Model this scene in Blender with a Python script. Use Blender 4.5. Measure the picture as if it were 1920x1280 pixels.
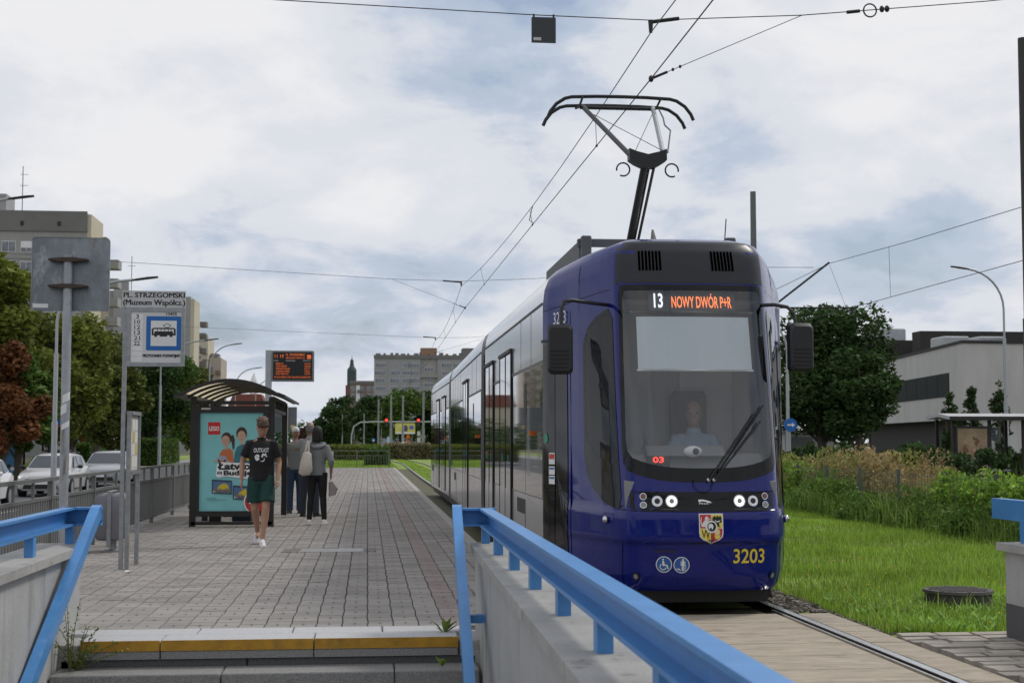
import bpy, math, random
import numpy as np
from mathutils import Vector, Matrix, Quaternion

# ------------------------------------------------------------------ scene, camera, light
for o in list(bpy.data.objects): bpy.data.objects.remove(o)
S = bpy.context.scene
COL = S.collection
R = math.radians
rnd = random.Random(7)

cam_d = bpy.data.cameras.new('camera')
cam = bpy.data.objects.new('camera', cam_d); COL.objects.link(cam)
cam_d.sensor_width = 36; cam_d.lens = 50.0
cam_d.clip_start = 0.1; cam_d.clip_end = 6000
cam.location = (0, 0, 1.48)
YAW = math.atan(270/2667); PITCH = math.atan(189/2667)
fw = Vector((math.sin(YAW)*math.cos(PITCH), math.cos(YAW)*math.cos(PITCH), math.sin(PITCH)))
cam.rotation_euler = fw.to_track_quat('-Z', 'Y').to_euler()
cam_d.dof.use_dof = True; cam_d.dof.focus_distance = 15.0; cam_d.dof.aperture_fstop = 5.6
S.camera = cam
S.render.resolution_x = 1024; S.render.resolution_y = 682

S.view_settings.view_transform = 'Standard'; S.view_settings.look = 'None'
S.view_settings.exposure = 0.08; S.view_settings.gamma = 1.0
S.view_settings.use_curve_mapping = False

SUN_EL, SUN_AZ = 48, 62        # azimuth measured from +Y (ahead) towards +X (right)
sd = Vector((math.sin(R(SUN_AZ))*math.cos(R(SUN_EL)), math.cos(R(SUN_AZ))*math.cos(R(SUN_EL)), math.sin(R(SUN_EL))))
sun_d = bpy.data.lights.new('sun', 'SUN'); sun_d.energy = 1.5; sun_d.angle = R(12); sun_d.color = (1, .96, .9)
sun = bpy.data.objects.new('sun', sun_d); COL.objects.link(sun)
sun.rotation_euler = sd.to_track_quat('Z', 'Y').to_euler()

w = bpy.data.worlds.new('World'); S.world = w; w.use_nodes = True
nt = w.node_tree; nt.nodes.clear()
def N(t, **k):
    n = nt.nodes.new(t)
    for a, b in k.items(): setattr(n, a, b)
    return n
def L(a, b): nt.links.new(a, b)
out = N('ShaderNodeOutputWorld')
sky = N('ShaderNodeTexSky'); sky.sky_type = 'NISHITA'; sky.sun_disc = False
sky.sun_elevation = R(SUN_EL); sky.sun_rotation = R(SUN_AZ); sky.air_density = 1.2; sky.dust_density = 2.0
bg1 = N('ShaderNodeBackground'); bg1.inputs[1].default_value = 0.09
L(sky.outputs[0], bg1.inputs[0])
tc = N('ShaderNodeTexCoord'); sep = N('ShaderNodeSeparateXYZ'); L(tc.outputs['Generated'], sep.inputs[0])
zz = N('ShaderNodeMath', operation='MAXIMUM'); L(sep.outputs[2], zz.inputs[0]); zz.inputs[1].default_value = 0.0
za = N('ShaderNodeMath', operation='ADD'); L(zz.outputs[0], za.inputs[0]); za.inputs[1].default_value = 0.34
dx = N('ShaderNodeMath', operation='DIVIDE'); L(sep.outputs[0], dx.inputs[0]); L(za.outputs[0], dx.inputs[1])
dy = N('ShaderNodeMath', operation='DIVIDE'); L(sep.outputs[1], dy.inputs[0]); L(za.outputs[0], dy.inputs[1])
cb = N('ShaderNodeCombineXYZ'); L(dx.outputs[0], cb.inputs[0]); L(dy.outputs[0], cb.inputs[1])
def cloudnoise(scale, detail, rough, off, dist=0.3):
    mp = N('ShaderNodeMapping'); mp.inputs['Location'].default_value = off; L(cb.outputs[0], mp.inputs[0])
    n = N('ShaderNodeTexNoise'); n.inputs['Scale'].default_value = scale; n.inputs['Detail'].default_value = detail
    n.inputs['Roughness'].default_value = rough; n.inputs['Distortion'].default_value = dist; L(mp.outputs[0], n.inputs['Vector'])
    return n
def ramp(src, stops, interp='EASE'):
    r = N('ShaderNodeValToRGB'); r.color_ramp.interpolation = interp
    e = r.color_ramp.elements
    while len(e) < len(stops): e.new(.5)
    for i, (p, c) in enumerate(stops): e[i].position = p; e[i].color = (*c, 1) if len(c) == 3 else c
    L(src, r.inputs[0]); return r
n1 = cloudnoise(1.6, 8, .5, (12.4, 3.3, 0)); n2 = cloudnoise(4.5, 9, .6, (9.3, 4.4, 2)); 
mixn = N('ShaderNodeMix', data_type='FLOAT'); mixn.inputs[0].default_value = .38
L(n1.outputs[0], mixn.inputs[2]); L(n2.outputs[0], mixn.inputs[3])
ccol = ramp(mixn.outputs[0], [(.35, (.34, .43, .59)), (.41, (.50, .57, .69)), (.49, (.70, .725, .78)), (.60, (.83, .83, .85))])
cov = ramp(mixn.outputs[0], [(.34, (.55, .55, .55)), (.46, (1, 1, 1))])
bg2 = N('ShaderNodeBackground'); L(ccol.outputs[0], bg2.inputs[0]); bg2.inputs[1].default_value = 0.97
ms = N('ShaderNodeMixShader'); L(cov.outputs[0], ms.inputs[0]); L(bg1.outputs[0], ms.inputs[1]); L(bg2.outputs[0], ms.inputs[2])
L(ms.outputs[0], out.inputs[0])

# ------------------------------------------------------------------ materials
MATS = {}
def mat(name, col, rough=.6, metal=0., var=.12, scale=3., bump=0., bscale=60., coat=0., spec=.5, emit=None, estr=1., island=0., stretch=None, trans=0., wear=None):
    if name in MATS: return MATS[name]
    m = bpy.data.materials.new(name); m.use_nodes = True; t = m.node_tree
    b = t.nodes['Principled BSDF']
    b.inputs['Roughness'].default_value = rough; b.inputs['Metallic'].default_value = metal
    b.inputs['Coat Weight'].default_value = coat; b.inputs['Coat Roughness'].default_value = .04
    b.inputs['Specular IOR Level'].default_value = spec
    tcn = t.nodes.new('ShaderNodeTexCoord'); vec = tcn.outputs['Object']
    if stretch:
        mp = t.nodes.new('ShaderNodeMapping'); mp.inputs['Scale'].default_value = stretch
        t.links.new(vec, mp.inputs[0]); vec = mp.outputs[0]
    src = None
    if var > 0 or island > 0:
        nz = t.nodes.new('ShaderNodeTexNoise'); nz.inputs['Scale'].default_value = scale; nz.inputs['Detail'].default_value = 6
        nz.inputs['Roughness'].default_value = .65; t.links.new(vec, nz.inputs['Vector'])
        mr = t.nodes.new('ShaderNodeMapRange'); mr.inputs[1].default_value = .3; mr.inputs[2].default_value = .7
        mr.inputs[3].default_value = 1-var; mr.inputs[4].default_value = 1+var; t.links.new(nz.outputs[0], mr.inputs[0])
        val = mr.outputs[0]
        if island > 0:
            g = t.nodes.new('ShaderNodeNewGeometry'); m2 = t.nodes.new('ShaderNodeMapRange')
            m2.inputs[3].default_value = 1-island; m2.inputs[4].default_value = 1+island
            oi = t.nodes.new('ShaderNodeObjectInfo'); ad = t.nodes.new('ShaderNodeMath'); ad.operation = 'ADD'
            t.links.new(g.outputs['Random Per Island'], ad.inputs[0]); t.links.new(oi.outputs['Random'], ad.inputs[1])
            fr = t.nodes.new('ShaderNodeMath'); fr.operation = 'FRACT'; t.links.new(ad.outputs[0], fr.inputs[0])
            t.links.new(fr.outputs[0], m2.inputs[0])
            mu = t.nodes.new('ShaderNodeMath'); mu.operation = 'MULTIPLY'
            t.links.new(val, mu.inputs[0]); t.links.new(m2.outputs[0], mu.inputs[1]); val = mu.outputs[0]
        vm = t.nodes.new('ShaderNodeVectorMath'); vm.operation = 'SCALE'; vm.inputs[0].default_value = col
        t.links.new(val, vm.inputs['Scale']); cs_ = vm.outputs[0]
        if wear:      # stains, chips and streaks: list of (colour, noise scale, threshold, softness, strength, stretch)
            for wc, wsc, wt, wsoft, wst, wstr in wear:
                mw_ = t.nodes.new('ShaderNodeMapping'); mw_.inputs['Scale'].default_value = wstr; mw_.inputs['Location'].default_value = (wsc*1.3, wt*9, 2.2); t.links.new(tcn.outputs['Object'], mw_.inputs[0])
                wn = t.nodes.new('ShaderNodeTexNoise'); wn.inputs['Scale'].default_value = wsc; wn.inputs['Detail'].default_value = 8; wn.inputs['Roughness'].default_value = .68; t.links.new(mw_.outputs[0], wn.inputs['Vector'])
                wr_ = t.nodes.new('ShaderNodeMapRange'); wr_.inputs[1].default_value = wt; wr_.inputs[2].default_value = wt+wsoft; wr_.inputs[4].default_value = wst; t.links.new(wn.outputs[0], wr_.inputs[0])
                wm = t.nodes.new('ShaderNodeMix'); wm.data_type = 'RGBA'; t.links.new(wr_.outputs[0], wm.inputs[0]); t.links.new(cs_, wm.inputs[6]); wm.inputs[7].default_value = (*wc, 1); cs_ = wm.outputs[2]
        t.links.new(cs_, b.inputs['Base Color'])
        if rough > .15:
            rr = t.nodes.new('ShaderNodeMapRange'); rr.inputs[3].default_value = rough*.85; rr.inputs[4].default_value = min(1, rough*1.15)
            t.links.new(nz.outputs[0], rr.inputs[0]); t.links.new(rr.outputs[0], b.inputs['Roughness'])
    else:
        b.inputs['Base Color'].default_value = (*col, 1)
    if bump > 0:
        nb = t.nodes.new('ShaderNodeTexNoise'); nb.inputs['Scale'].default_value = bscale; nb.inputs['Detail'].default_value = 5
        t.links.new(vec, nb.inputs['Vector'])
        bp = t.nodes.new('ShaderNodeBump'); bp.inputs['Strength'].default_value = bump; bp.inputs['Distance'].default_value = .02
        t.links.new(nb.outputs[0], bp.inputs['Height']); t.links.new(bp.outputs[0], b.inputs['Normal'])
    if emit:
        b.inputs['Emission Color'].default_value = (*emit, 1); b.inputs['Emission Strength'].default_value = estr
    if trans > 0:
        # thin leaf: some light passes through
        tr = t.nodes.new('ShaderNodeBsdfTranslucent'); mx = t.nodes.new('ShaderNodeMixShader'); mx.inputs[0].default_value = trans
        if b.inputs['Base Color'].links: t.links.new(b.inputs['Base Color'].links[0].from_socket, tr.inputs[0])
        t.links.new(b.outputs[0], mx.inputs[1]); t.links.new(tr.outputs[0], mx.inputs[2])
        t.links.new(mx.outputs[0], t.nodes['Material Output'].inputs[0])
    MATS[name] = m; return m

def glass(name, tint=(.6, .65, .66), refl=1.5, rough=.0):
    if name in MATS: return MATS[name]
    m = bpy.data.materials.new(name); m.use_nodes = True; t = m.node_tree; t.nodes.clear()
    o = t.nodes.new('ShaderNodeOutputMaterial'); tr = t.nodes.new('ShaderNodeBsdfTransparent'); tr.inputs[0].default_value = (*tint, 1)
    gl = t.nodes.new('ShaderNodeBsdfGlossy'); gl.inputs['Roughness'].default_value = rough
    fr = t.nodes.new('ShaderNodeFresnel'); ge = t.nodes.new('ShaderNodeNewGeometry'); mi_ = t.nodes.new('ShaderNodeMix')
    mi_.inputs[2].default_value = refl; mi_.inputs[3].default_value = 1/refl      # same pane seen from either face
    t.links.new(ge.outputs['Backfacing'], mi_.inputs[0]); t.links.new(mi_.outputs[0], fr.inputs[0])
    mx = t.nodes.new('ShaderNodeMixShader'); t.links.new(fr.outputs[0], mx.inputs[0])
    t.links.new(tr.outputs[0], mx.inputs[1]); t.links.new(gl.outputs[0], mx.inputs[2]); t.links.new(mx.outputs[0], o.inputs[0])
    MATS[name] = m; return m

M_conc = mat('concrete', (.36, .35, .33), .85, var=.2, scale=2.2, bump=.35, bscale=60, wear=[((.13,.125,.115), 5, .58, .12, .7, (1,1,1)), ((.55,.54,.52), 3, .62, .1, .45, (1,1,1)), ((.07,.065,.06), 26, .66, .05, .8, (1,1,1))])
M_plaster = mat('grey_plaster', (.40, .40, .39), .85, var=.12, scale=1.6, bump=.2, bscale=30, wear=[((.2,.195,.185), 3, .54, .16, .65, (1.6,1.6,.25)), ((.5,.49,.47), 2.2, .58, .12, .5, (1,1,1)), ((.08,.075,.07), 18, .68, .04, .7, (1,1,1))])
M_plaster_dk = mat('dark_grey_paint', (.10, .10, .105), .8, var=.15, scale=3)
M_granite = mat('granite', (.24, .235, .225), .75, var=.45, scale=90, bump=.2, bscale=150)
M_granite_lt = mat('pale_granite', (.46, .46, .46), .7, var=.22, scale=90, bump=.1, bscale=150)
M_yellow = mat('worn_yellow_paint', (.42, .22, .015), .6, var=.25, scale=9, bump=.15, bscale=80, wear=[((.12,.09,.05), 7, .56, .14, .7, (1,1,1)), ((.3,.28,.25), 30, .66, .04, .7, (1,1,1))])
PWEAR = [((.15,.14,.13), .55, .52, .16, .55, (1,.5,1)), ((.34,.32,.30), .9, .56, .12, .5, (1,1,1)), ((.05,.048,.045), 13, .69, .03, .75, (1,1,1))]
M_paver = mat('paver', (.275, .252, .232), .85, var=.16, scale=1.1, island=.15, bump=.25, bscale=120, wear=PWEAR)
M_paver_red = mat('red_paver', (.265, .212, .195), .85, var=.15, scale=1.1, island=.12, bump=.2, bscale=120, wear=PWEAR)
M_joint = mat('joint_sand', (.115, .102, .088), .95, var=.25, scale=14)
M_blue = mat('blue_rail_paint', (.075, .25, .55), .36, var=.09, scale=4, bump=.07, bscale=22, wear=[((.045,.15,.36), 4, .56, .16, .6, (1,1,1)), ((.16,.34,.6), 7, .6, .1, .5, (1,1,1)), ((.09,.05,.03), 34, .70, .03, .9, (1,1,1))])
M_galv = mat('galvanised_steel', (.33, .345, .355), .45, metal=.55, var=.18, scale=14)
M_grey_paint = mat('grey_paint_steel', (.15, .152, .147), .5, metal=.1, var=.12, scale=6)
M_dark = mat('dark_brown_steel', (.018, .015, .013), .45, var=.1, scale=5)
M_black = mat('black_plastic', (.012, .012, .014), .45, var=.1, scale=8)
M_blackglass = mat('black_glass', (.004, .004, .005), .06, var=0, spec=.28)
M_rubber = mat('black_rubber', (.012, .012, .012), .8, var=.1)
M_steel = mat('rail_steel', (.62, .62, .62), .22, metal=1, var=.1, scale=20)
M_rust = mat('rail_rust', (.06, .042, .032), .8, var=.3, scale=20)
M_white = mat('white_paint', (.75, .75, .74), .4, var=.04)
M_red = mat('red_paint', (.55, .02, .02), .4, var=.05)
M_asphalt = mat('asphalt', (.075, .075, .078), .85, var=.2, scale=1.5, bump=.2, bscale=150)
M_soil = mat('soil', (.09, .085, .045), .95, var=.35, scale=4, bump=.4, bscale=20)
M_lawn = mat('lawn_turf', (.19, .26, .042), .95, var=.35, scale=1.2, bump=.4, bscale=60)
M_grass = mat('grass_blade', (.26, .40, .055), .75, var=.45, scale=.55, island=.45, spec=.2, trans=.35)
M_panel = mat('crossing_concrete', (.38, .325, .25), .85, var=.25, scale=3, bump=.3, bscale=90, stretch=(1, 4, 1), wear=[((.16,.125,.09), 2.4, .54, .14, .7, (1,2.2,1)), ((.46,.42,.36), 1.8, .58, .1, .5, (1,1,1)), ((.06,.05,.045), 22, .67, .04, .8, (1,1,1))])
M_cobble = mat('cobble_stone', (.36, .32, .27), .85, var=.2, scale=6, bump=.3, bscale=40, island=.2)
M_silver = mat('silver_tram_paint', (.63, .63, .64), .2, metal=.75, var=.03, scale=1.5, coat=.3)
M_tblue = mat('tram_blue_paint', (.0025, .009, .150), .28, var=.05, scale=1.2, coat=.55, spec=.12, wear=[((.015,.022,.08), 3.5, .58, .14, .35, (1,1,.5))])
M_tdark = mat('tram_fairing', (.022, .023, .028), .35, var=.05, spec=.35)
M_glass = glass('windscreen_glass', (.86, .89, .90), 1.85)
M_sideglass = glass('cab_side_glass', (.22, .23, .235), 1.42)
M_carglass = glass('car_glass', (.28, .30, .30), 1.7)
M_clear = glass('shelter_glass', (.86, .89, .88), 1.4)
M_mirrorglass = mat('tram_side_glass', (.012, .013, .014), .02, var=0, spec=1.0, coat=.6)
M_wire = mat('wire', (.03, .03, .032), .5, metal=.4, var=0)
M_yel = mat('yellow_lettering', (.72, .56, .05), .5, var=.03)
M_ink = mat('black_ink', (.015, .015, .015), .6, var=0)
M_signblue = mat('sign_blue', (.01, .13, .42), .4, var=.03)
M_silverplate = mat('sign_plate', (.52, .52, .52), .5, var=.05, scale=6)
M_led_o = mat('amber_led', (.1, .02, 0), .5, var=0, emit=(1, .22, .06), estr=1.6)
M_led_w = mat('white_led', (.3, .3, .3), .5, var=0, emit=(.85, .88, 1), estr=1.3)
M_led_r = mat('red_led', (.2, 0, 0), .5, var=0, emit=(1, .06, .03), estr=1.5)
M_lamp = mat('headlamp_on', (.9, .9, .9), .3, var=0, emit=(1, .98, .92), estr=2.2)
M_chrome = mat('chrome', (.6, .6, .6), .12, metal=1, var=0)
M_orange = mat('amber_lens', (.55, .13, .01), .3, var=.05)
M_lampgrey = mat('lamp_post_grey', (.40, .42, .43), .45, metal=.3, var=.1)
M_mastgrey = mat('mast_grey', (.13, .14, .14), .6, var=.12)
M_bark = mat('bark', (.075, .06, .045), .9, var=.3, scale=8, bump=.4, bscale=20)

# ------------------------------------------------------------------ mesh builder
class MB:
    def __init__(s): s.v = []; s.f = []; s.mi = []; s.m = 0
    def add(s, vs, fs):
        o = len(s.v); s.v += [tuple(p) for p in vs]; s.f += [tuple(i+o for i in f) for f in fs]; s.mi += [s.m]*len(fs); return s
    def box(s, lo, hi, M=None):
        (a, b, c), (d, e, f) = lo, hi
        vs = [(a,b,c),(d,b,c),(d,e,c),(a,e,c),(a,b,f),(d,b,f),(d,e,f),(a,e,f)]
        if M is not None: vs = [M @ Vector(p) for p in vs]
        return s.add(vs, [(0,3,2,1),(4,5,6,7),(0,1,5,4),(1,2,6,5),(2,3,7,6),(3,0,4,7)])
    def cbox(s, c, size, M=None):
        h = [x/2 for x in size]
        return s.box([c[i]-h[i] for i in range(3)], [c[i]+h[i] for i in range(3)], M)
    def bevbox(s, lo, hi, r=.01, M=None):
        # box with chamfered vertical and top edges
        (a,b,c),(d,e,f) = lo, hi
        def ring(i, z): return [(a+i,b+r,z),(a+r,b+i,z),(d-r,b+i,z),(d-i,b+r,z),(d-i,e-r,z),(d-r,e-i,z),(a+r,e-i,z),(a+i,e-r,z)] if i == 0 else \
            [(a+i,b+r+i,z),(a+r+i,b+i,z),(d-r-i,b+i,z),(d-i,b+r+i,z),(d-i,e-r-i,z),(d-r-i,e-i,z),(a+r+i,e-i,z),(a+i,e-r-i,z)]
        vs = ring(0, c)+ring(0, f-r)+ring(r*.7, f)
        if M is not None: vs = [M @ Vector(p) for p in vs]
        fs = [tuple(range(7,-1,-1)), tuple(range(16,24))]
        for k in (0, 8):
            for i in range(8): j=(i+1)%8; fs.append((k+i,k+j,k+8+j,k+8+i))
        return s.add(vs, fs)
    def rings(s, rings, cap=True, closed=True):
        n = len(rings[0]); vs = [p for r in rings for p in r]; fs = []
        for k in range(len(rings)-1):
            for i in range(n if closed else n-1):
                j = (i+1) % n; fs.append((k*n+i, k*n+j, (k+1)*n+j, (k+1)*n+i))
        if cap and closed:
            fs.append(tuple(range(n-1, -1, -1))); fs.append(tuple((len(rings)-1)*n+i for i in range(n)))
        return s.add(vs, fs)
    def tube(s, pts, r, n=8, flat=1.0, cap=True):
        pts = [Vector(p) for p in pts]; rr = r if isinstance(r, (list, tuple)) else [r]*len(pts)
        T = []
        for i in range(len(pts)):
            a = pts[max(i-1, 0)]; b = pts[min(i+1, len(pts)-1)]; T.append((b-a).normalized())
        ref = Vector((0,0,1)) if abs(T[0].z) < .9 else Vector((1,0,0))
        u = T[0].cross(ref).normalized(); rings = []
        for i, p in enumerate(pts):
            u = (u - T[i]*u.dot(T[i])).normalized(); v = T[i].cross(u)
            rings.append([p + u*(rr[i]*math.cos(2*math.pi*k/n)) + v*(rr[i]*flat*math.sin(2*math.pi*k/n)) for k in range(n)])
        return s.rings(rings, cap)
    def cyl(s, c, r, z0, z1, n=16, r1=None):
        return s.tube([(c[0],c[1],z0),(c[0],c[1],z1)], [r, r if r1 is None else r1], n)
    def ell(s, c, r, n=12, m=8, M=None):
        rings = []
        for k in range(m+1):
            a = -math.pi/2 + math.pi*k/m; a = max(-math.pi/2+.06, min(math.pi/2-.06, a))
            rings.append([(c[0]+r[0]*math.cos(a)*math.cos(2*math.pi*i/n), c[1]+r[1]*math.cos(a)*math.sin(2*math.pi*i/n), c[2]+r[2]*math.sin(a)) for i in range(n)])
        if M is not None: rings = [[M @ Vector(p) for p in q] for q in rings]
        return s.rings(rings)
    def sections(s, secs, n=16, M=None):
        # (cx, cy, z, rx, ry) horizontal ellipses
        rings = [[(cx+rx*math.cos(2*math.pi*i/n), cy+ry*math.sin(2*math.pi*i/n), z) for i in range(n)] for cx,cy,z,rx,ry in secs]
        if M is not None: rings = [[M @ Vector(p) for p in q] for q in rings]
        return s.rings(rings)
    def prism(s, poly, a, b, axis='y'):
        # polygon of (p, q) extruded along an axis from a to b
        def P(p, q, t): return (p, t, q) if axis == 'y' else ((t, p, q) if axis == 'x' else (p, q, t))
        n = len(poly); vs = [P(p, q, a) for p, q in poly]+[P(p, q, b) for p, q in poly]
        fs = [tuple(range(n)), tuple(range(2*n-1, n-1, -1))]+[(i, i+n, (i+1)%n+n, (i+1)%n) for i in range(n)]
        return s.add(vs, fs)
    def build(s, name, mats, parent=None, smooth=False, angle=40):
        me = bpy.data.meshes.new(name); me.from_pydata(s.v, [], s.f)
        if not isinstance(mats, (list, tuple)): mats = [mats]
        for m in mats: me.materials.append(m)
        if len(mats) > 1: me.polygons.foreach_set('material_index', s.mi)
        import bmesh
        bm = bmesh.new(); bm.from_mesh(me); bmesh.ops.recalc_face_normals(bm, faces=bm.faces); bm.to_mesh(me); bm.free()
        if smooth:
            me.polygons.foreach_set('use_smooth', [True]*len(me.polygons))
            if angle < 180: me.set_sharp_from_angle(angle=R(angle))
        me.update()
        o = bpy.data.objects.new(name, me); COL.objects.link(o)
        if parent is not None: put(o, parent)
        return o

def put(o, parent):
    o.parent = parent
    o.matrix_parent_inverse = Matrix.LocRotScale(parent.location, parent.rotation_euler, parent.scale).inverted() if not parent.get('_local') else Matrix()
    return o
def tag(o, label, cat, group=None, kind=None):
    if label: o['label'] = label
    if cat: o['category'] = cat
    if group: o['group'] = group
    if kind: o['kind'] = kind
    return o
def thing(name, label, cat, loc=(0,0,0), group=None, local=False, rz=0):
    o = bpy.data.objects.new(name, None); COL.objects.link(o); o.location = loc; o.rotation_euler = (0,0,rz)
    o.empty_display_size = .2
    if local: o['_local'] = 1
    return tag(o, label, cat, group)
def struct(o): o['kind'] = 'structure'; return o
def copy_tree(o, parent=None):
    c = o.copy(); COL.objects.link(c)
    if parent is not None: c.parent = parent
    for ch in list(o.children): copy_tree(ch, c)
    return c
def np_mesh(name, V, F, m, parent=None, smooth=False):
    k = F.shape[1]; me = bpy.data.meshes.new(name)
    me.vertices.add(len(V)); me.vertices.foreach_set('co', V.astype(np.float32).ravel())
    me.loops.add(F.size); me.loops.foreach_set('vertex_index', F.astype(np.int32).ravel())
    me.polygons.add(len(F)); me.polygons.foreach_set('loop_start', np.arange(0, F.size, k, dtype=np.int32))
    me.materials.append(m); me.update(calc_edges=True); me.validate()
    o = bpy.data.objects.new(name, me); COL.objects.link(o)
    if parent is not None: put(o, parent)
    return o

_tc = {}
def text2d(s, bold=0.):
    if (s, bold) in _tc: return _tc[(s, bold)]
    cu = bpy.data.curves.new('t', 'FONT'); cu.body = s; cu.size = 1; cu.offset = bold; cu.resolution_u = 3
    o = bpy.data.objects.new('t', cu); COL.objects.link(o)
    bpy.context.view_layer.update()
    me = o.to_mesh(); vs = np.array([v.co[:] for v in me.vertices]); fs = [tuple(p.vertices) for p in me.polygons]
    o.to_mesh_clear(); bpy.data.objects.remove(o)
    lo, hi = vs.min(0), vs.max(0)
    vs = (vs[:, :2]-lo[:2])/(hi[:2]-lo[:2]+1e-9)
    _tc[(s, bold)] = (vs, fs); return vs, fs
def text(s, fn, wd, ht, m, parent, name='lettering', bold=0.01):
    """flat lettering filling a wd x ht box, fn maps (x, y) to a point"""
    vs, fs = text2d(s, bold); b = MB(); b.add([fn(x*wd, y*ht) for x, y in vs], fs)
    me = bpy.data.meshes.new(name); me.from_pydata(b.v, [], b.f); me.materials.append(m)
    o = bpy.data.objects.new(name, me); COL.objects.link(o); put(o, parent); return o
def flat(poly, fn, m, parent, name):
    b = MB(); b.add([fn(x, y) for x, y in poly], [tuple(range(len(poly)))])
    me = bpy.data.meshes.new(name); me.from_pydata(b.v, [], b.f); me.materials.append(m)
    o = bpy.data.objects.new(name, me); COL.objects.link(o); put(o, parent); return o
def disc(cx, cy, rx, ry=None, n=24): return [(cx+rx*math.cos(2*math.pi*i/n), cy+(ry or rx)*math.sin(2*math.pi*i/n)) for i in range(n)]
def rect(a, b, c, d): return [(a,b),(c,b),(c,d),(a,d)]
def rrect(a, b, c, d, r, n=5):
    P = []
    for cx, cy, t in ((c-r,b+r,-90),(c-r,d-r,0),(a+r,d-r,90),(a+r,b+r,180)):
        for i in range(n+1): q = R(t+90*i/n); P.append((cx+r*math.cos(q), cy+r*math.sin(q)))
    return P

# ------------------------------------------------------------------ ground, road, lawns, track
b = MB()
HX0, HX1, HY0, HY1 = -2.2, .84, .6, 10.9      # stairwell opening
def sheet(b, x0, x1, y0, y1, z): b.add([(x0,y0,z),(x1,y0,z),(x1,y1,z),(x0,y1,z)], [(0,1,2,3)])
sheet(b, -2500, -4.35, -1500, 4000, -.46)
b.add([(-4.35,-1500,-.46),(-4.35,4000,-.46),(-4.35,4000,-.06),(-4.35,-1500,-.06)], [(0,1,2,3)])
sheet(b, -4.35, HX0, -1500, 4000, -.06); sheet(b, HX1, 2500, -1500, 4000, -.06)
sheet(b, HX0, HX1, -1500, HY0, -.06); sheet(b, HX0, HX1, HY1, 4000, -.06)
struct(b.build('ground', M_soil))

b = MB(); sheet(b, -15.2, -4.6, -40, 420, -.40); road = struct(b.build('road', M_asphalt))
for k in range(46):
    b = MB(); b.box((-9.75, 14+k*8, -.396), (-9.63, 17+k*8, -.392)); b.build('lane_marking', M_white, road)
b = MB()
for k in range(60): b.bevbox((-15.4, -20+k*5, -.45), (-15.2, -15.02+k*5, -.28), .02)
struct(b.build('kerb', M_conc))
b = MB(); sheet(b, -19.0, -15.4, -20, 400, -.33); struct(b.build('pavement', mat('pavement_slabs', (.26,.25,.235), .85, var=.12)))
b = MB(); sheet(b, 12.6, 24.5, -40, 300, -.03); struct(b.build('side_street', M_asphalt))

def blades(name, n, area, h, wd, seed, m, dens=None, z=-.05, lean=.5):
    g = np.random.default_rng(seed); x0, x1, y0, y1 = area
    X = g.uniform(x0, x1, n*2); Y = y0+(y1-y0)*g.uniform(0, 1, n*2)**(1.0 if dens is None else dens)
    q = .5+.25*np.sin(X*2.1+np.cos(Y*1.3)*2)+.25*np.sin(Y*1.7+X*.9)
    keep = g.uniform(0, 1, n*2) < .35+.65*q; X, Y, q = X[keep][:n], Y[keep][:n], q[keep][:n]; n = len(X)
    hh = h*g.uniform(.45, 1.25, n)*(.7+.5*q); a = g.uniform(0, 2*np.pi, n); ln = g.uniform(.1, lean, n)*hh
    wv = wd*g.uniform(.7, 1.3, n); b2 = a+np.pi/2
    base = np.stack([X, Y, np.full(n, z)], 1); d = np.stack([np.cos(a), np.sin(a), np.zeros(n)], 1)*wv[:, None]
    e = np.stack([np.cos(b2), np.sin(b2), np.zeros(n)], 1)
    mid = base+e*(ln*.35)[:, None]+np.array([0,0,1])*(hh*.6)[:, None]; tip = base+e*ln[:, None]+np.array([0,0,1])*hh[:, None]
    V = np.stack([base-d, base+d, mid+d*.7, tip, mid-d*.7], 1).reshape(-1, 3)
    i = np.arange(n)[:, None]*5; F = np.concatenate([i+np.array([[0,1,2,4]])], 0); 
    F3 = np.concatenate([i+4, i+2, i+3, i+3], 1)
    T = np.concatenate([np.concatenate([i, i+1, i+2], 1), np.concatenate([i, i+2, i+4], 1), np.concatenate([i+4, i+2, i+3], 1)], 0)
    return np_mesh(name, V, T, m)
b = MB(); sheet(b, 4.06, 9.95, 10.9, 75, -.05); sheet(b, 3.7, 4.06, 12.6, 75, -.05); struct(b.build('lawn', M_lawn))
o = blades('grass', 95000, (4.15, 9.8, 11.15, 34), .085, .0045, 1, M_grass, dens=1.5); tag(o, 'short green grass of the lawn right of the tram', 'grass', kind='stuff')
o = blades('grass', 26000, (4.0, 9.8, 34, 75), .10, .012, 2, M_grass, dens=1.3); tag(o, 'far green grass beyond the tram on its right', 'grass', kind='stuff')
b = MB(); sheet(b, -4.3, 12.6, 81.2, 400, -.045); sheet(b, 2.32, 3.55, 13, 81.2, -.045); struct(b.build('lawn', M_lawn))
o = blades('grass', 24000, (-4.2, 1.75, 81.6, 125), .11, .02, 3, M_grass, dens=1.3); tag(o, 'bright green grass behind the far end of the platform', 'grass', kind='stuff')
o = blades('grass', 16000, (2.4, 3.45, 22, 125), .05, .008, 4, M_grass, dens=1.2); tag(o, 'grass growing between platform and tram rails', 'grass', kind='stuff')
b = MB(); sheet(b, -26, -19.0, -20, 400, -.40); struct(b.build('verge', M_lawn))
o = blades('grass', 16000, (-24, -19, 60, 150), .12, .02, 5, M_grass); tag(o, 'grass verge behind the pavement across the road', 'grass', kind='stuff')

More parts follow.
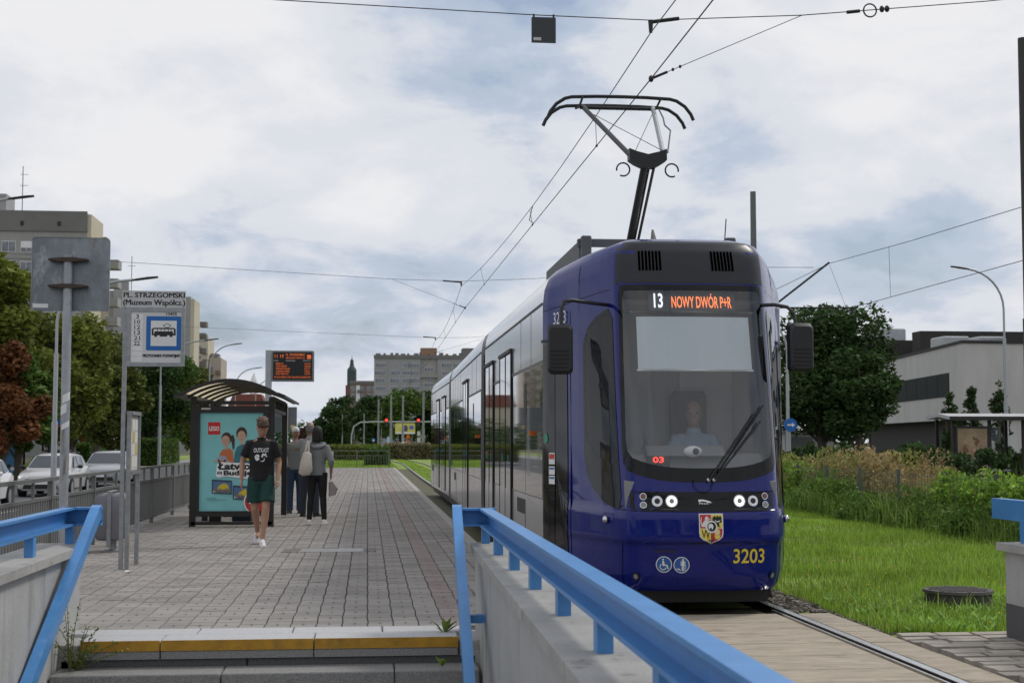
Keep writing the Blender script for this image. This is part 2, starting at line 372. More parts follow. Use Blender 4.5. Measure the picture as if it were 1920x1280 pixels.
# dandelions and broad weeds in the lawn
TCX, TY = 2.913, 12.1            # track centre, tram nose
def dxY(y):
    return float(np.interp(y, [0, 21.3, 32.3, 41, 60, 100, 130, 160, 190, 220], [0, 0, .14, .10, .1, .3, -.6, -4, -10, -19]))
track = struct(bpy.data.objects.new('track', None)); COL.objects.link(track)
ys = list(np.concatenate([np.arange(-6, 14, 2), np.arange(14, 100, 3), np.arange(100, 221, 6)]))
for sgn in (-1, 1):
    xc = TCX+sgn*(.7175+.035)
    prof = [(-.07,-.06),(.07,-.06),(.07,-.05),(.014,-.03),(.036,0),(.036,.004),(-.036,.004),(-.036,0),(-.014,-.03),(-.07,-.05)]
    rings = [[(xc+dxY(y)+p, y, q) for p, q in prof] for y in ys]
    b = MB(); b.rings(rings, True); r_ = b.build('rail', M_rust, track)
    b = MB(); b.rings([[(xc+dxY(y)+p, y, q) for p, q in ((-.031,.0045),(.031,.0045),(.031,.006),(-.031,.006))] for y in ys]); b.build('running_surface', M_steel, r_)
    # groove lip of the crossing
    xi = xc-sgn*.085
    b = MB(); b.box((xi-.008, -4, -.05), (xi+.008, 12.45, .003)); b.build('groove_rail', M_steel, track)
# crossing made of concrete panels
cross = struct(bpy.data.objects.new('crossing', None)); COL.objects.link(cross)
yy = -1.0
for k in range(23):
    y1 = yy+.6
    if y1 > 12.6: break
    for x0, x1 in ((1.22, TCX-.85), (TCX-.63, TCX+.63), (TCX+.815, 4.02)):
        b = MB(); b.bevbox((x0, yy+.004, -.055), (x1, y1-.004, -.002+rnd.uniform(-.002, .002)), .006); b.build('panel', M_panel, cross)
    yy = y1
def stones(name, n, area, size, seed, m, z, parent=None):
    g = random.Random(seed); b = MB()
    for i in range(n):
        x, y = g.uniform(*area[:2]), g.uniform(*area[2:]); s = size*g.uniform(.5, 1.3)
        Mx = Matrix.Translation((x, y, z+s*.2)) @ Matrix.Rotation(g.uniform(0, 6), 4, 'Z') @ Matrix.Rotation(g.uniform(-.6, .6), 4, 'X')
        b.box((-s*.5,-s*.35,-s*.3), (s*.45,s*.4,s*.3), Mx)
    return b.build(name, m, parent)
M_grav = mat('ballast_stone', (.16,.14,.12), .9, var=.3, scale=30, island=.35)
tag(stones('gravel', 900, (3.72, 4.2, 12.55, 16.5), .045, 3, M_grav, -.05), 'dark ballast stones beside the rail under the tram front', 'gravel', kind='stuff')
tag(stones('gravel', 260, (4.03, 4.3, 10.6, 12.7), .03, 4, M_grav, -.05), 'loose gravel between crossing panels and lawn', 'gravel', kind='stuff')
# cobbled path on the right
cob = MB(); sheet(cob, 4.03, 9, 3.0, 10.95, -.045); cob = struct(cob.build('cobbled_path', M_joint))
g = random.Random(11); y = 6.6; row = 0
while y < 10.9:
    d = g.uniform(.13, .2); x = 4.06+g.uniform(0, .1)
    while x < 6.4:
        wd = g.uniform(.22, .42); 
        if y+d < 10.95-max(0, (x-5.0))*.35:
            p = [(x+g.uniform(.005,.03), y+g.uniform(.005,.02)), (x+wd-g.uniform(.005,.03), y+g.uniform(.005,.03)), (x+wd-g.uniform(.005,.03), y+d-g.uniform(.005,.02)), (x+g.uniform(.005,.03), y+d-g.uniform(.005,.03))]
            zt = g.uniform(-.012, .0); b = MB(); b.prism(p, -.06, zt, 'z'); b.build('cobble', M_cobble, cob)
        x += wd
    y += d

b = MB(); b.add([(4.85+.42*math.cos(a)*(1+.25*math.sin(a*3)), 12.75+.30*math.sin(a)*(1+.2*math.cos(a*4)), -.012) for a in np.linspace(0, 2*math.pi, 22)[:-1]], [tuple(range(21))]); struct(b.build('bare_soil', mat('bare_soil', (.10,.085,.05), .95, var=.4, scale=7, bump=.5, bscale=30)))
# ------------------------------------------------------------------ platform
plat = MB(); plat.box((-4.3, 11.05, -.05), (1.40, 80.6, .052)); plat = struct(plat.build('platform', M_joint))
kerbmat = M_granite_lt
for k in range(47):
    y0 = 11.0+k*1.5
    b = MB(); b.bevbox((1.40, y0+.004, -.055), (1.56, min(y0+1.496, 80.6), .07), .012); b.build('kerb_stone', mat('platform_kerb', (.34,.32,.29), .8, var=.2, scale=6, bump=.2, bscale=60), plat)
PW, PD = .198, .186
cols = []; x = 1.395
while x > -4.25: cols.append((x-PW, x)); x -= PW
rows = int((80.5-11.13)/PD); big = {0: MB(), 1: MB()}; shared = {}
cnt = 0
for r in range(rows):
    y0 = 11.13+r*PD
    for ci, (xa, xb) in enumerate(cols):
        red = 1 if ci == 3 else 0
        zt = .07+rnd.uniform(-.002, .002)
        jx = .004*math.sin(r*1.57)                # slightly wavy joints
        if cnt < 300:
            key = (red, rnd.randrange(3))
            if key not in shared:
                b = MB(); b.bevbox((-PW/2+.0045, -PD/2+.002, -.02), (PW/2-.0045, PD/2-.002, 0), .004)
                o = b.build('paver', M_paver_red if red else M_paver, plat); shared[key] = o.data
                o.location = ((xa+xb)/2+jx, y0+PD/2, zt)
            else:
                o = bpy.data.objects.new('paver', shared[key]); COL.objects.link(o); o.parent = plat; o.location = ((xa+xb)/2+jx, y0+PD/2, zt)
            cnt += 1
        else:
            bb = big[red]; a, c, d, e = xa+.0045+jx, xb-.0045+jx, y0+.002, y0+PD-.002
            bb.add([(a,d,zt-.015),(c,d,zt-.015),(c,e,zt-.015),(a,e,zt-.015),(a+.003,d+.003,zt),(c-.003,d+.003,zt),(c-.003,e-.003,zt),(a+.003,e-.003,zt)],
                   [(4,5,6,7),(0,1,5,4),(1,2,6,5),(2,3,7,6),(3,0,4,7)])
for red in (0, 1):
    o = big[red].build('paver_field', M_paver_red if red else M_paver, plat); o['kind'] = 'stuff'
# dark drainage nicks at mid paver
b = MB()
for r in range(0, 220, 2):
    for xa, xb in cols: xm = (xa+xb)/2; y0 = 11.13+r*PD; sheet(b, xm-.006, xm+.006, y0+PD*.7, y0+PD*1.0, .0745)
o = b.build('drain_nick', M_joint, plat); o['kind'] = 'stuff'
# steel plate with cobbled surround in the platform
p = thing('access_cover', 'pale steel cover plate set flush in the platform paving', 'cover', (-.55, 18.9, .07))
b = MB(); b.box((-.85, 18.62, .068), (-.05, 19.18, .0765)); b.build('plate', mat('cover_plate', (.30,.30,.295), .5, metal=.4, var=.15, scale=8), p)
g = random.Random(2)
for (xa, xb) in ((-1.1, -.87), (-.03, .12)):
    for i in range(4):
        for j in range(10):
            wx = (xb-xa)/4; b = MB(); b.bevbox((xa+i*wx+.006, 18.6+j*.06+.005, .06), (xa+(i+1)*wx-.006, 18.6+(j+1)*.06-.005, .078+g.uniform(0,.004)), .004); b.build('sett', M_grav if (i+j) % 2 else M_granite, p)

# ------------------------------------------------------------------ staircase
st = thing('staircase', 'granite steps with yellow edge going down from the platform end', 'stairs', (-.67, 10.4, .07))
def slabs(x0, x1, y0, y1, z0, z1, cuts, m, name):
    xs = [x0]+cuts+[x1]
    for a, c in zip(xs, xs[1:]): b = MB(); b.bevbox((a+.004, y0, z0), (c-.004, y1, z1), .008); b.build(name, m, st)
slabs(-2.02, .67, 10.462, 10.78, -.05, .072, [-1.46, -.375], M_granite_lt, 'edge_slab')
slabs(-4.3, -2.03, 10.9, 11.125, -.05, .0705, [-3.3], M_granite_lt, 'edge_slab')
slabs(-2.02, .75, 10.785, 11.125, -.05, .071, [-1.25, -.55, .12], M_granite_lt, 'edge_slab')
for a, c in ((-2.02, -1.46), (-1.46, -.375), (-.375, .67)):
    b = MB(); b.box((a+.005, 10.45, .0), (c-.005, 10.4615, .0735)); b.build('yellow_strip', M_yellow, st)
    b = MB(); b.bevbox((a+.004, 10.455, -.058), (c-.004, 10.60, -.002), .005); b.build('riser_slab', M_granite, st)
slabs(-2.16, .80, 10.475, 10.7, -.16, -.059, [-.85], mat('recess_shade_granite', (.1,.1,.1), .8, var=.4, scale=90), 'riser_slab')  # granite coloured darker to paint the shade of the recess below the top slabs
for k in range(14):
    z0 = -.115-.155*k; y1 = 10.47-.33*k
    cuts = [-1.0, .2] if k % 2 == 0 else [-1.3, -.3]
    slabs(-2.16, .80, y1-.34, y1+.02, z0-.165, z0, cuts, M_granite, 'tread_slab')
for x0, x1 in ((-2.3, -2.025), (.675, .9)): b = MB(); b.bevbox((x0, 10.475, -.9), (x1, 11.12, .045), .01); b.build('side_block', M_conc, st)
b = MB(); b.box((-2.3, 10.7, -2.6), (.95, 10.9, -.17)); b.build('back_wall', M_conc, st)
b = MB(); b.box((-2.2, .6, -2.6), (.84, 6.4, -2.42)); b.build('landing', M_conc, st)

# stairwell walls with copings and blue railings
def channel(b, p0, p1, ht=.14, fl=.085, t=.018, side=1):
    """U-channel rail lying on its side between two points (tops given); open towards side*X"""
    p0, p1 = Vector(p0), Vector(p1); d = (p1-p0).normalized(); n = Vector((d.y, -d.x, 0)).normalized()*side
    prof = [(0,0),(fl,0),(fl,-t),(t,-t),(t,-ht+t),(fl,-ht+t),(fl,-ht),(0,-ht)]
    b.rings([[p+n*a+Vector((0,0,q)) for a, q in prof] for p in (p0, p1)])
wr = thing('stairwell_wall', 'grey plastered stairwell wall with concrete coping right of the steps', 'wall', (.95, 7, 0))
def slant(b, xa, xb, y0, y1, z0, z1, xs):   # box whose X shifts by xs at the near end
    b.add([(xa+xs,y0,z0),(xb+xs,y0,z0),(xb,y1,z0),(xa,y1,z0),(xa+xs,y0,z1),(xb+xs,y0,z1),(xb,y1,z1),(xa,y1,z1)],
          [(0,3,2,1),(4,5,6,7),(0,1,5,4),(1,2,6,5),(2,3,7,6),(3,0,4,7)])
b = MB(); slant(b, .83, 1.17, .6, 10.98, -2.6, .652, -.14); b.build('wall_body', M_plaster, wr)
b = MB(); slant(b, .785, 1.21, .6, 11.05, .652, .71, -.16); b.build('coping', M_conc, wr)
wl = thing('stairwell_wall', 'grey plastered stairwell wall with concrete coping left of the steps', 'wall', (-2.3, 7, 0))
b = MB(); slant(b, -2.45, -2.17, .6, 11.2, -2.6, .652, 0); b.build('wall_body', M_plaster, wl)
b = MB(); slant(b, -2.50, -2.115, .6, 11.27, .652, .71, 0); b.build('coping', M_conc, wl)

rr = thing('handrail', 'bright blue steel railing on the wall right of the steps', 'railing', (.9, 7, .71))
b = MB(); channel(b, (.95, 11.05, .975), (.888, .8, .975), fl=.09, side=1)
b.build('top_rail', M_blue, rr)
b = MB(); channel(b, (.655, 11.08, .975), (.985, 11.08, .975), side=1); b.build('end_rail', M_blue, rr)
for k in range(9):
    y = 10.95-1.14*k
    if y < .9: break
    xx = .905+.006*(y-11)
    b = MB(); b.box((xx-.03, y-.045, .705), (xx+.03, y+.045, .842)); b.build('post', M_blue, rr)
def stairrail(parent, x0, x1, ytop):
    # box-section handrail sloping down with the stairs
    b = MB(); w2, h2 = .036, .055
    P = [Vector((x0, ytop, .945)), Vector((x0+(x1-x0)*.02, ytop-.06, .93)), Vector((x1, ytop-4.4, .945-4.4*.505))]
    b.rings([[p+Vector((a, 0, q)) for a, q in ((-w2,-h2),(w2,-h2),(w2,h2),(-w2,h2))] for p in P]); b.build('sloping_rail', M_blue, parent)
    for t in (.27, .62, .95):
        p = P[0].lerp(P[2], t); sx = 1 if x0 > 0 else -1
        b = MB(); b.box((p.x-.02 if sx > 0 else p.x-.16, p.y-.04, p.z-.1), (p.x+.16 if sx > 0 else p.x+.02, p.y+.04, p.z-.045)); b.build('bracket', M_blue, parent)
stairrail(rr, .69, .60, 11.06)
rl = thing('handrail', 'bright blue steel railing on the wall left of the steps', 'railing', (-2.28, 7, .71))
b = MB(); channel(b, (-2.31, 11.3, .985), (-2.31, .8, .985), side=-1); b.build('top_rail', M_blue, rl)
b = MB(); channel(b, (-2.33, 11.31, .985), (-2.03, 11.31, .985), side=1); b.build('end_rail', M_blue, rl)
for k in range(9):
    y = 11.22-1.3*k
    if y > .9: b = MB(); b.box((-2.285, y-.045, .705), (-2.225, y+.045, .85)); b.build('post', M_blue, rl)
stairrail(rl, -2.07, -2.16, 11.28)

wf = thing('stairwell_wall', 'grey wall with dark painted base and coping across the tracks', 'wall', (5.05, 8, 0))
b = MB(); b.box((4.90, .6, .25), (5.2, 10.62, .65)); b.build('wall_body', M_plaster, wf)
b = MB(); b.box((4.897, .6, -.1), (5.203, 10.625, .25)); b.build('base', M_plaster_dk, wf)
b = MB(); b.box((4.85, .6, .65), (5.25, 10.67, .71)); b.build('coping', M_conc, wf)
rf = thing('handrail', 'blue railing end on the wall across the tracks', 'railing', (5.05, 8, .71))
b = MB(); channel(b, (5.03, 11.13, 1.03), (5.03, .8, 1.03), ht=.16, side=-1); b.build('top_rail', M_blue, rf)
for k in range(8): b = MB(); b.box((4.985, 10.5-1.2*k-.045, .705), (5.035, 10.5-1.2*k+.045, .885)); b.build('post', M_blue, rf)

# ------------------------------------------------------------------ tram
tram = thing('tram', 'dark blue and silver low-floor tram with raised pantograph standing at the platform', 'tram', (TCX, 20, 0))
LS = 1.8
half = [(0,0),(.25,.006),(.45,.028),(.58,.07),(.66,.125),(.715,.215),(.76,.33),(.82,.5),(.89,.72),(.965,.97),(1.04,1.24),(1.115,1.5),(1.17,1.68),(1.2,1.8)]
hw_, hs_ = np.array([p[0] for p in half]), np.array([p[1] for p in half])
arc = np.concatenate([[0], np.cumsum(np.hypot(np.diff(hw_), np.diff(hs_)))]); UM = arc[-1]
ZF = np.array([.20,.24,.34,.60,.64,.86,.92,1.08,1.5,2.0,2.5,2.88,3.08,3.21,3.30,3.36,3.39,3.40])
KF = np.array([.93,.96,.985,1.0,1.012,1.008,.996,.99,.985,.98,.972,.962,.955,.945,.90,.74,.36,.0])
NF = np.array([.94,.96,.982,.996,1.018,1.010,.985,.965,.92,.86,.795,.745,.725,.705,.665,.56,.30,.0])
ZB = np.array([.20,.24,.34,.60,.64,.86,.92,1.08,1.5,2.0,2.5,2.83,2.98,3.09,3.17,3.23,3.28,3.30])
KB = np.array([.985,1,1,1,1,1,1,1,1,1,1,1,.985,.95,.885,.72,.36,.0])
def w_of(u): return float(np.interp(abs(u), arc, hw_))
def s_of(u): return float(np.interp(abs(u), arc, hs_))
def u_w(wv): return math.copysign(float(np.interp(abs(wv), hw_, arc)), wv)
def u_s(sv, sgn=-1): return sgn*float(np.interp(sv, hs_, arc))
def surf0(u, v):
    t = (s_of(u)/LS)**1.6; i = np.arange(len(ZF))
    zf, kf, nf = np.interp(v, i, ZF), np.interp(v, i, KF), np.interp(v, i, NF)
    zb, kb = np.interp(v, i, ZB), np.interp(v, i, KB)
    k = kf*(1-t)+kb*t; z_ = zf*(1-t)+zb*t
    s_ = LS-(LS-s_of(u))*nf
    return Vector((TCX+math.copysign(w_of(u)*k, u), TY+s_, z_))
def surf(u, z_, off=0.):
    v = float(np.interp(z_, ZF, np.arange(len(ZF))))
    p = surf0(u, v)
    if off:
        e = .02; a = surf0(min(u+e, UM), v)-surf0(max(u-e, -UM), v); c = surf0(u, min(v+.1, len(ZF)-1.01))-surf0(u, max(v-.1, 0))
        n = a.cross(c).normalized()
        if n.y > 0 and abs(u) < 1: n = -n
        if abs(u) >= 1 and n.x*u < 0: n = -n
        p = p+n*off
    return p
def inpoly(x, y, P):
    c = False; j = len(P)-1
    for i in range(len(P)):
        if (P[i][1] > y) != (P[j][1] > y) and x < (P[j][0]-P[i][0])*(y-P[i][1])/(P[j][1]-P[i][1])+P[i][0]: c = not c
        j = i
    return c
def dens(P, d=.05):
    Q = []
    for i in range(len(P)):
        a, c = P[i], P[(i+1) % len(P)]; n = max(1, int(math.dist(a, c)/d))
        Q += [(a[0]+(c[0]-a[0])*k/n, a[1]+(c[1]-a[1])*k/n) for k in range(n)]
    return Q
def scalep(P, d):
    # inset polygon by about d towards its centre
    xs, ys_ = [p[0] for p in P], [p[1] for p in P]; cx, cy = (min(xs)+max(xs))/2, (min(ys_)+max(ys_))/2
    fx, fy = 1-2*d/(max(xs)-min(xs)), 1-2*d/(max(ys_)-min(ys_))
    return [(cx+(p[0]-cx)*fx, cy+(p[1]-cy)*fy) for p in P]
def patch(P, off, name, m, parent=tram, inner=None, steps=8, d=.05, fn=surf):
    P = dens(P, d); n = len(P)
    if inner is None:
        xs, ys_ = [p[0] for p in P], [p[1] for p in P]; c = ((min(xs)+max(xs))/2, (min(ys_)+max(ys_))/2)
        R_ = [[(p[0]+(c[0]-p[0])*k/steps, p[1]+(c[1]-p[1])*k/steps) for p in P] for k in range(steps+1)]
    else:
        Q = [(q[0], q[1]) for q in dens_match(P, inner)]
        R_ = [[(p[0]+(q[0]-p[0])*k/3, p[1]+(q[1]-p[1])*k/3) for p, q in zip(P, Q)] for k in range(4)]
    b = MB(); b.rings([[fn(x, y, off) for x, y in r] for r in R_], cap=False)
    o_ = b.build(name, m, parent, smooth=True, angle=180); me = o_.data
    s_ = sum((p.normal.dot(Vector((p.center.x-TCX, p.center.y-(TY+1.6), 0))))*p.area for p in me.polygons)
    if s_ < 0: me.flip_normals()
    return o_
def dens_match(P, f): return [f(p) for p in P]

# openings
WT, WB = 2.90, 1.14
uw = u_w(.69)
WS = []
for t in np.linspace(-1, 1, 17):                       # bottom edge, curved
    WS.append((t*(uw-.06), 1.135+.10*abs(t)**3))
WS += [(uw-.01, 1.30), (uw+.005, 1.42), (uw+.0, 2.0), (uw-.01, 2.82), (uw-.03, WT), (-uw+.03, WT), (-uw+.01, 2.82), (-uw, 2.0), (-uw-.005, 1.42), (-uw+.01, 1.30)]
WSi = scalep(WS, .035)
def sidewin(sg):
    f = lambda s_: u_s(s_, sg)
    P = [(f(.86), 1.35), (f(.80), 1.18), (f(.68), 1.06), (f(.50), .96), (f(.34), .91), (f(.24), .90), (f(.20), 1.0), (f(.225), 1.35), (f(.25), 2.0), (f(.26), 2.60), (f(.34), 2.70), (f(.58), 2.64), (f(.76), 2.55), (f(.86), 2.40)]
    return P
SW = {sg: sidewin(sg) for sg in (-1, 1)}; SWi = {sg: scalep(SW[sg], .03) for sg in (-1, 1)}
# body shell with holes for the glass
nu, nv = 150, 120
us = np.linspace(-UM, UM, nu+1); vs = np.interp(np.linspace(0, 1, nv+1), np.linspace(0, 1, 40), np.interp(np.linspace(0, 1, 40), [0, .86, 1], [0, 12, 17]))
vv = []; zl = list(np.linspace(.20, 3.08, 100))
vv = [float(np.interp(z_, ZF, np.arange(len(ZF)))) for z_ in zl]+list(np.linspace(12, 17, 16))[1:]
b = MB(); verts = [surf0(u, v) for v in vv for u in us]; fs = []
zc = [float(np.interp(v, np.arange(len(ZF)), ZF)) for v in vv]
for j in range(len(vv)-1):
    for i in range(nu):
        u, z_ = (us[i]+us[i+1])/2, (zc[j]+zc[j+1])/2
        if inpoly(u, z_, WSi) or inpoly(u, z_, SWi[-1]) or inpoly(u, z_, SWi[1]): continue
        fs.append((j*(nu+1)+i, j*(nu+1)+i+1, (j+1)*(nu+1)+i+1, (j+1)*(nu+1)+i))
b.add(verts, fs); shell = b.build('cab_shell', M_tblue, tram, smooth=True, angle=180)
def inset_ws(P, d, mb):
    xs, ys_ = [p[0] for p in P], [p[1] for p in P]; cx = (min(xs)+max(xs))/2; fx = 1-2*d/(max(xs)-min(xs)); z0, z1 = min(ys_), max(ys_)
    return lambda p: (cx+(p[0]-cx)*fx, z0+mb+(p[1]-z0)*(z1-d-z0-mb)/(z1-z0))
def inset_fn(P, d):
    xs, ys_ = [p[0] for p in P], [p[1] for p in P]; cx, cy = (min(xs)+max(xs))/2, (min(ys_)+max(ys_))/2
    fx, fy = 1-2*d/(max(xs)-min(xs)), 1-2*d/(max(ys_)-min(ys_))
    return lambda p: (cx+(p[0]-cx)*fx, cy+(p[1]-cy)*fy)
fr = patch(WS, .004, 'windscreen_frame', M_blackglass, inner=inset_ws(WS, .055, .12))
ws = patch([inset_ws(WS, .053, .118)(p) for p in WS], .003, 'windscreen', M_glass, steps=14)
for sg in (-1, 1):
    patch(SW[sg], .004, 'side_window_frame', M_blackglass, inner=inset_ws(SW[sg], .05, .38))
    patch([inset_ws(SW[sg], .048, .378)(p) for p in SW[sg]], .003, 'side_window', M_sideglass, steps=10)
# dark fairing above the windscreen with vents
fa = patch([(-uw-.03, 2.915), (uw+.03, 2.915), (uw+.03, 3.14), (uw+.0, 3.32), (-uw-.0, 3.32), (-uw-.03, 3.14)], .004, 'roof_fairing', M_tdark, steps=10)
for cx in (-.42, .28):
    for k in range(7):
        a = cx+k*.033-.09
        patch([(a, 3.03), (a+.021, 3.03), (a+.016, 3.21), (a-.005, 3.21)], .010, 'vent_slot', mat('vent_black', (.001,.001,.001), .9, var=0, spec=.0), fa, steps=1, d=.06)
# lamp band
patch([(u_s(.24, -1), .895), (-.5, .885), (0, .88), (.5, .885), (u_s(.2, 1), .895), (u_s(.2, 1), 1.06), (.5, 1.055), (0, 1.05), (-.5, 1.055), (u_s(.24, -1), 1.06)], .005, 'lamp_band', M_blackglass, steps=5)
def lamp(u, z_, r, m, name, ring=True):
    o_ = patch(disc(u, z_, r, n=20), .012, name, m, steps=2, d=.5)
    if ring: patch(disc(u, z_, r*1.28, n=20), .010, 'lamp_ring', M_chrome, o_, steps=2, d=.5)
for sg in (-1, 1):
    lamp(sg*.30, .972, .042, M_lamp, 'headlight'); patch(disc(sg*.30, .972, .023, n=16), .014, 'lamp_core', mat('grey_lens', (.25,.25,.25), .2, var=.1), steps=1, d=.5)
    lamp(sg*.425, .972, .036, M_chrome, 'dipped_light'); patch(disc(sg*.425, .972, .024, n=16), .014, 'lens', M_black, steps=1, d=.5)
    lamp(sg*.545, 1.012, .024, M_orange if False else mat('dull_indicator', (.16,.07,.05), .3, var=.1), 'indicator'); lamp(sg*.545, .938, .024, mat('grey_lens', (.25,.25,.25), .2, var=.1), 'marker_light')
    patch(rect(sg*.365-.12, .90, sg*.365+.12, .903), .007, 'trim_line', M_grey_paint, steps=1)
    # fog lamps low in the bumper
    lamp(sg*.62-.0, .33, .034, M_black, 'fog_lamp', False); patch(disc(sg*.62, .33, .02, n=14), .016, 'lens', mat('grey_lens', (.25,.25,.25), .2), steps=1, d=.5)
# maker's emblem on the lamp band
em = patch([(-.065, .965), (-.065, .985), (-.02, .985), (.03, .972), (.055, .958), (.025, .958), (.0, .967), (-.045, .972), (-.05, .965)], .009, 'maker_emblem', M_chrome, steps=1, d=.02)
text('PESA', lambda x, y: surf(-.06+x, .945+y, .009), .085, .013, M_chrome, tram, 'maker_lettering')
# bumper joints
for z_ in (.612,):
    patch([(u_s(1.15, -1), z_), (0, z_), (u_s(1.15, 1), z_), (u_s(1.15, 1), z_+.012), (0, z_+.012), (u_s(1.15, -1), z_+.012)], .003, 'panel_gap', M_black, steps=1, d=.04)
for sg in (-1, 1):
    patch(rect(u_s(.2, sg)-.004, .24, u_s(.2, sg)+.004, .612), .003, 'panel_gap', M_black, steps=1)
    patch(rect(u_s(1.15, sg)-.004, .24, u_s(1.15, sg)+.004, 2.75), .003, 'panel_gap', M_black, steps=1)
    patch(rrect(sg*.36-.10, .535, sg*.36+.10, .565, .014), .004, 'grip_slot', mat('tram_blue_dark', (.006,.006,.06), .35, var=0), steps=1)
patch(rrect(.07, .30, .36, .46, .03), .003, 'coupling_flap', M_tblue, steps=2)
patch([(u, z_) for u, z_ in rrect(.068, .298, .362, .462, .03)], .0022, 'flap_gap', M_black, steps=2)
# blue pillar joint lines on the roof and side
for sg in (-1, 1): patch(rect(u_s(.0+.95, sg)-.003, 2.72, u_s(.95, sg)+.003, 3.2), .003, 'panel_gap', M_black, steps=1)
patch([(u_s(1.79, -1), 2.80), (u_s(.3, -1), 2.87), (u_s(.3, -1), 2.876), (u_s(1.79, -1), 2.806)], .003, 'panel_gap', M_black, steps=1)
# numbers, stickers, coat of arms
text('3203', lambda x, y: surf(.235+x, .44+y, .007), .29, .125, M_yel, tram, 'fleet_number', bold=.012)
text('3203', lambda x, y: surf(u_s(1.52, -1)+x*1.0, 2.63+y, .014), .30, .13, M_white, tram, 'fleet_number', bold=.0)
M_stick = mat('sticker_blue', (.02, .10, .33), .4, var=.03)
def round_sticker(cu, cz):
    o_ = patch(disc(cu, cz, .070, n=28), .005, 'round_sticker', M_white, steps=2, d=.5)
    patch(disc(cu, cz, .063, n=28), .0065, 'sticker_field', M_stick, o_, steps=2, d=.5); return o_
f2 = lambda cu, cz: (lambda x, y, off=.008: surf(cu+x, cz+y, off))
s1 = round_sticker(-.375, .435); s2 = round_sticker(-.222, .430)
def sflat(P, cu, cz, m, parent, name, off=.008): return patch([(cu+x, cz+y) for x, y in P], off, name, m, parent, steps=1, d=.03)
sflat(disc(-.008, .043, .008, n=10), -.375, .435, M_white, s1, 'pictogram')
sflat([(-.016,.03),(.0,.03),(.004,.0),(.03,-.002),(.04,-.036),(.03,-.04),(.02,-.012),(-.012,-.012)], -.375, .435, M_white, s1, 'pictogram')
ringo = [(-.008+.03*math.cos(a), -.018+.03*math.sin(a)) for a in np.linspace(2.2, 6.0, 12)]+[(-.008+.023*math.cos(a), -.018+.023*math.sin(a)) for a in np.linspace(6.0, 2.2, 12)]
b = MB(); pr = [surf(-.375+x, .435+y, .008) for x, y in ringo]; b.add(pr, [(i, i+1, 22-i, 23-i) for i in range(11)]); b.build('pictogram', M_white, s1)
sflat(disc(.012, .045, .009, n=10), -.222, .430, M_white, s2, 'pictogram')
for P in (rect(.0,-.008,.024,.034), rect(.001,-.050,.010,-.008), rect(.014,-.050,.023,-.008), rect(-.008,-.006,-.003,.032), rect(.027,-.004,.032,.032)): sflat(P, -.222, .430, M_white, s2, 'pictogram')
sflat(rect(.033, -.05, .037, .0), -.222, .430, M_white, s2, 'pictogram'); sflat([(-.045,-.03),(-.02,-.03),(-.01,-.042),(-.01,-.05),(-.025,-.036),(-.045,-.036)], -.222, .430, M_white, s2, 'pictogram')
# shield
CU, CZ = .03, .745
def shield(sc): return [(x*sc, y*sc) for x, y in [(-.105,.122),(.105,.122),(.105,-.04),(.098,-.075),(.07,-.10),(.03,-.115),(0,-.132),(-.03,-.115),(-.07,-.10),(-.098,-.075),(-.105,-.04)]]
sh = sflat(shield(1.0), CU, CZ, M_white, tram, 'coat_of_arms', .005)
M_gold = mat('gold_paint', (.75,.60,.08), .5, var=.03); M_crim = mat('crimson_paint', (.5,.03,.04), .5, var=.03)
sflat([(-.096,.114),(-.003,.114),(-.003,.0),(-.096,.0)], CU, CZ, M_crim, sh, 'quarter', .0065)
sflat([(.003,.114),(.096,.114),(.096,.0),(.003,.0)], CU, CZ, M_gold, sh, 'quarter', .0065)
sflat([(-.096,-.004),(-.003,-.004),(-.003,-.12),(-.03,-.107),(-.07,-.09),(-.09,-.07),(-.096,-.04)], CU, CZ, M_gold, sh, 'quarter', .0065)
sflat([(.003,-.004),(.096,-.004),(.096,-.04),(.09,-.07),(.07,-.09),(.03,-.107),(.003,-.12)], CU, CZ, M_crim, sh, 'quarter', .0065)
text('W', lambda x, y: surf(CU-.085+x, CZ-.085+y, .009), .075, .072, M_ink, sh, 'emblem_letter', bold=.0)
# lion: body, head, two forelegs, tail
for P in ([(-.085,.012),(-.07,.05),(-.05,.075),(-.035,.07),(-.04,.04),(-.05,.012)], [(-.055,.07),(-.05,.098),(-.03,.1),(-.022,.085),(-.035,.07)], [(-.045,.06),(-.012,.085),(-.01,.078),(-.04,.048)], [(-.045,.05),(-.012,.06),(-.012,.052),(-.045,.04)], [(-.085,.02),(-.093,.06),(-.085,.095),(-.08,.094),(-.086,.06),(-.078,.03)]):
    sflat(P, CU, CZ, M_white, sh, 'lion')
# eagle: body, wings, tail
for P in ([(.035,.03),(.05,.105),(.062,.105),(.07,.03),(.052,.01)], [(.05,.09),(.03,.105),(.012,.09),(.01,.05),(.03,.045),(.05,.06)], [(.06,.09),(.08,.105),(.092,.09),(.092,.05),(.075,.045),(.06,.06)], [(.045,.035),(.03,.008),(.052,.018),(.078,.006),(.065,.035)]):
    sflat(P, CU, CZ, M_ink, sh, 'eagle')
sflat([(.025,.07),(.04,.055),(.055,.05),(.07,.055),(.082,.07),(.07,.062),(.055,.058),(.04,.062)], CU, CZ, M_white, sh, 'crescent', .0095)
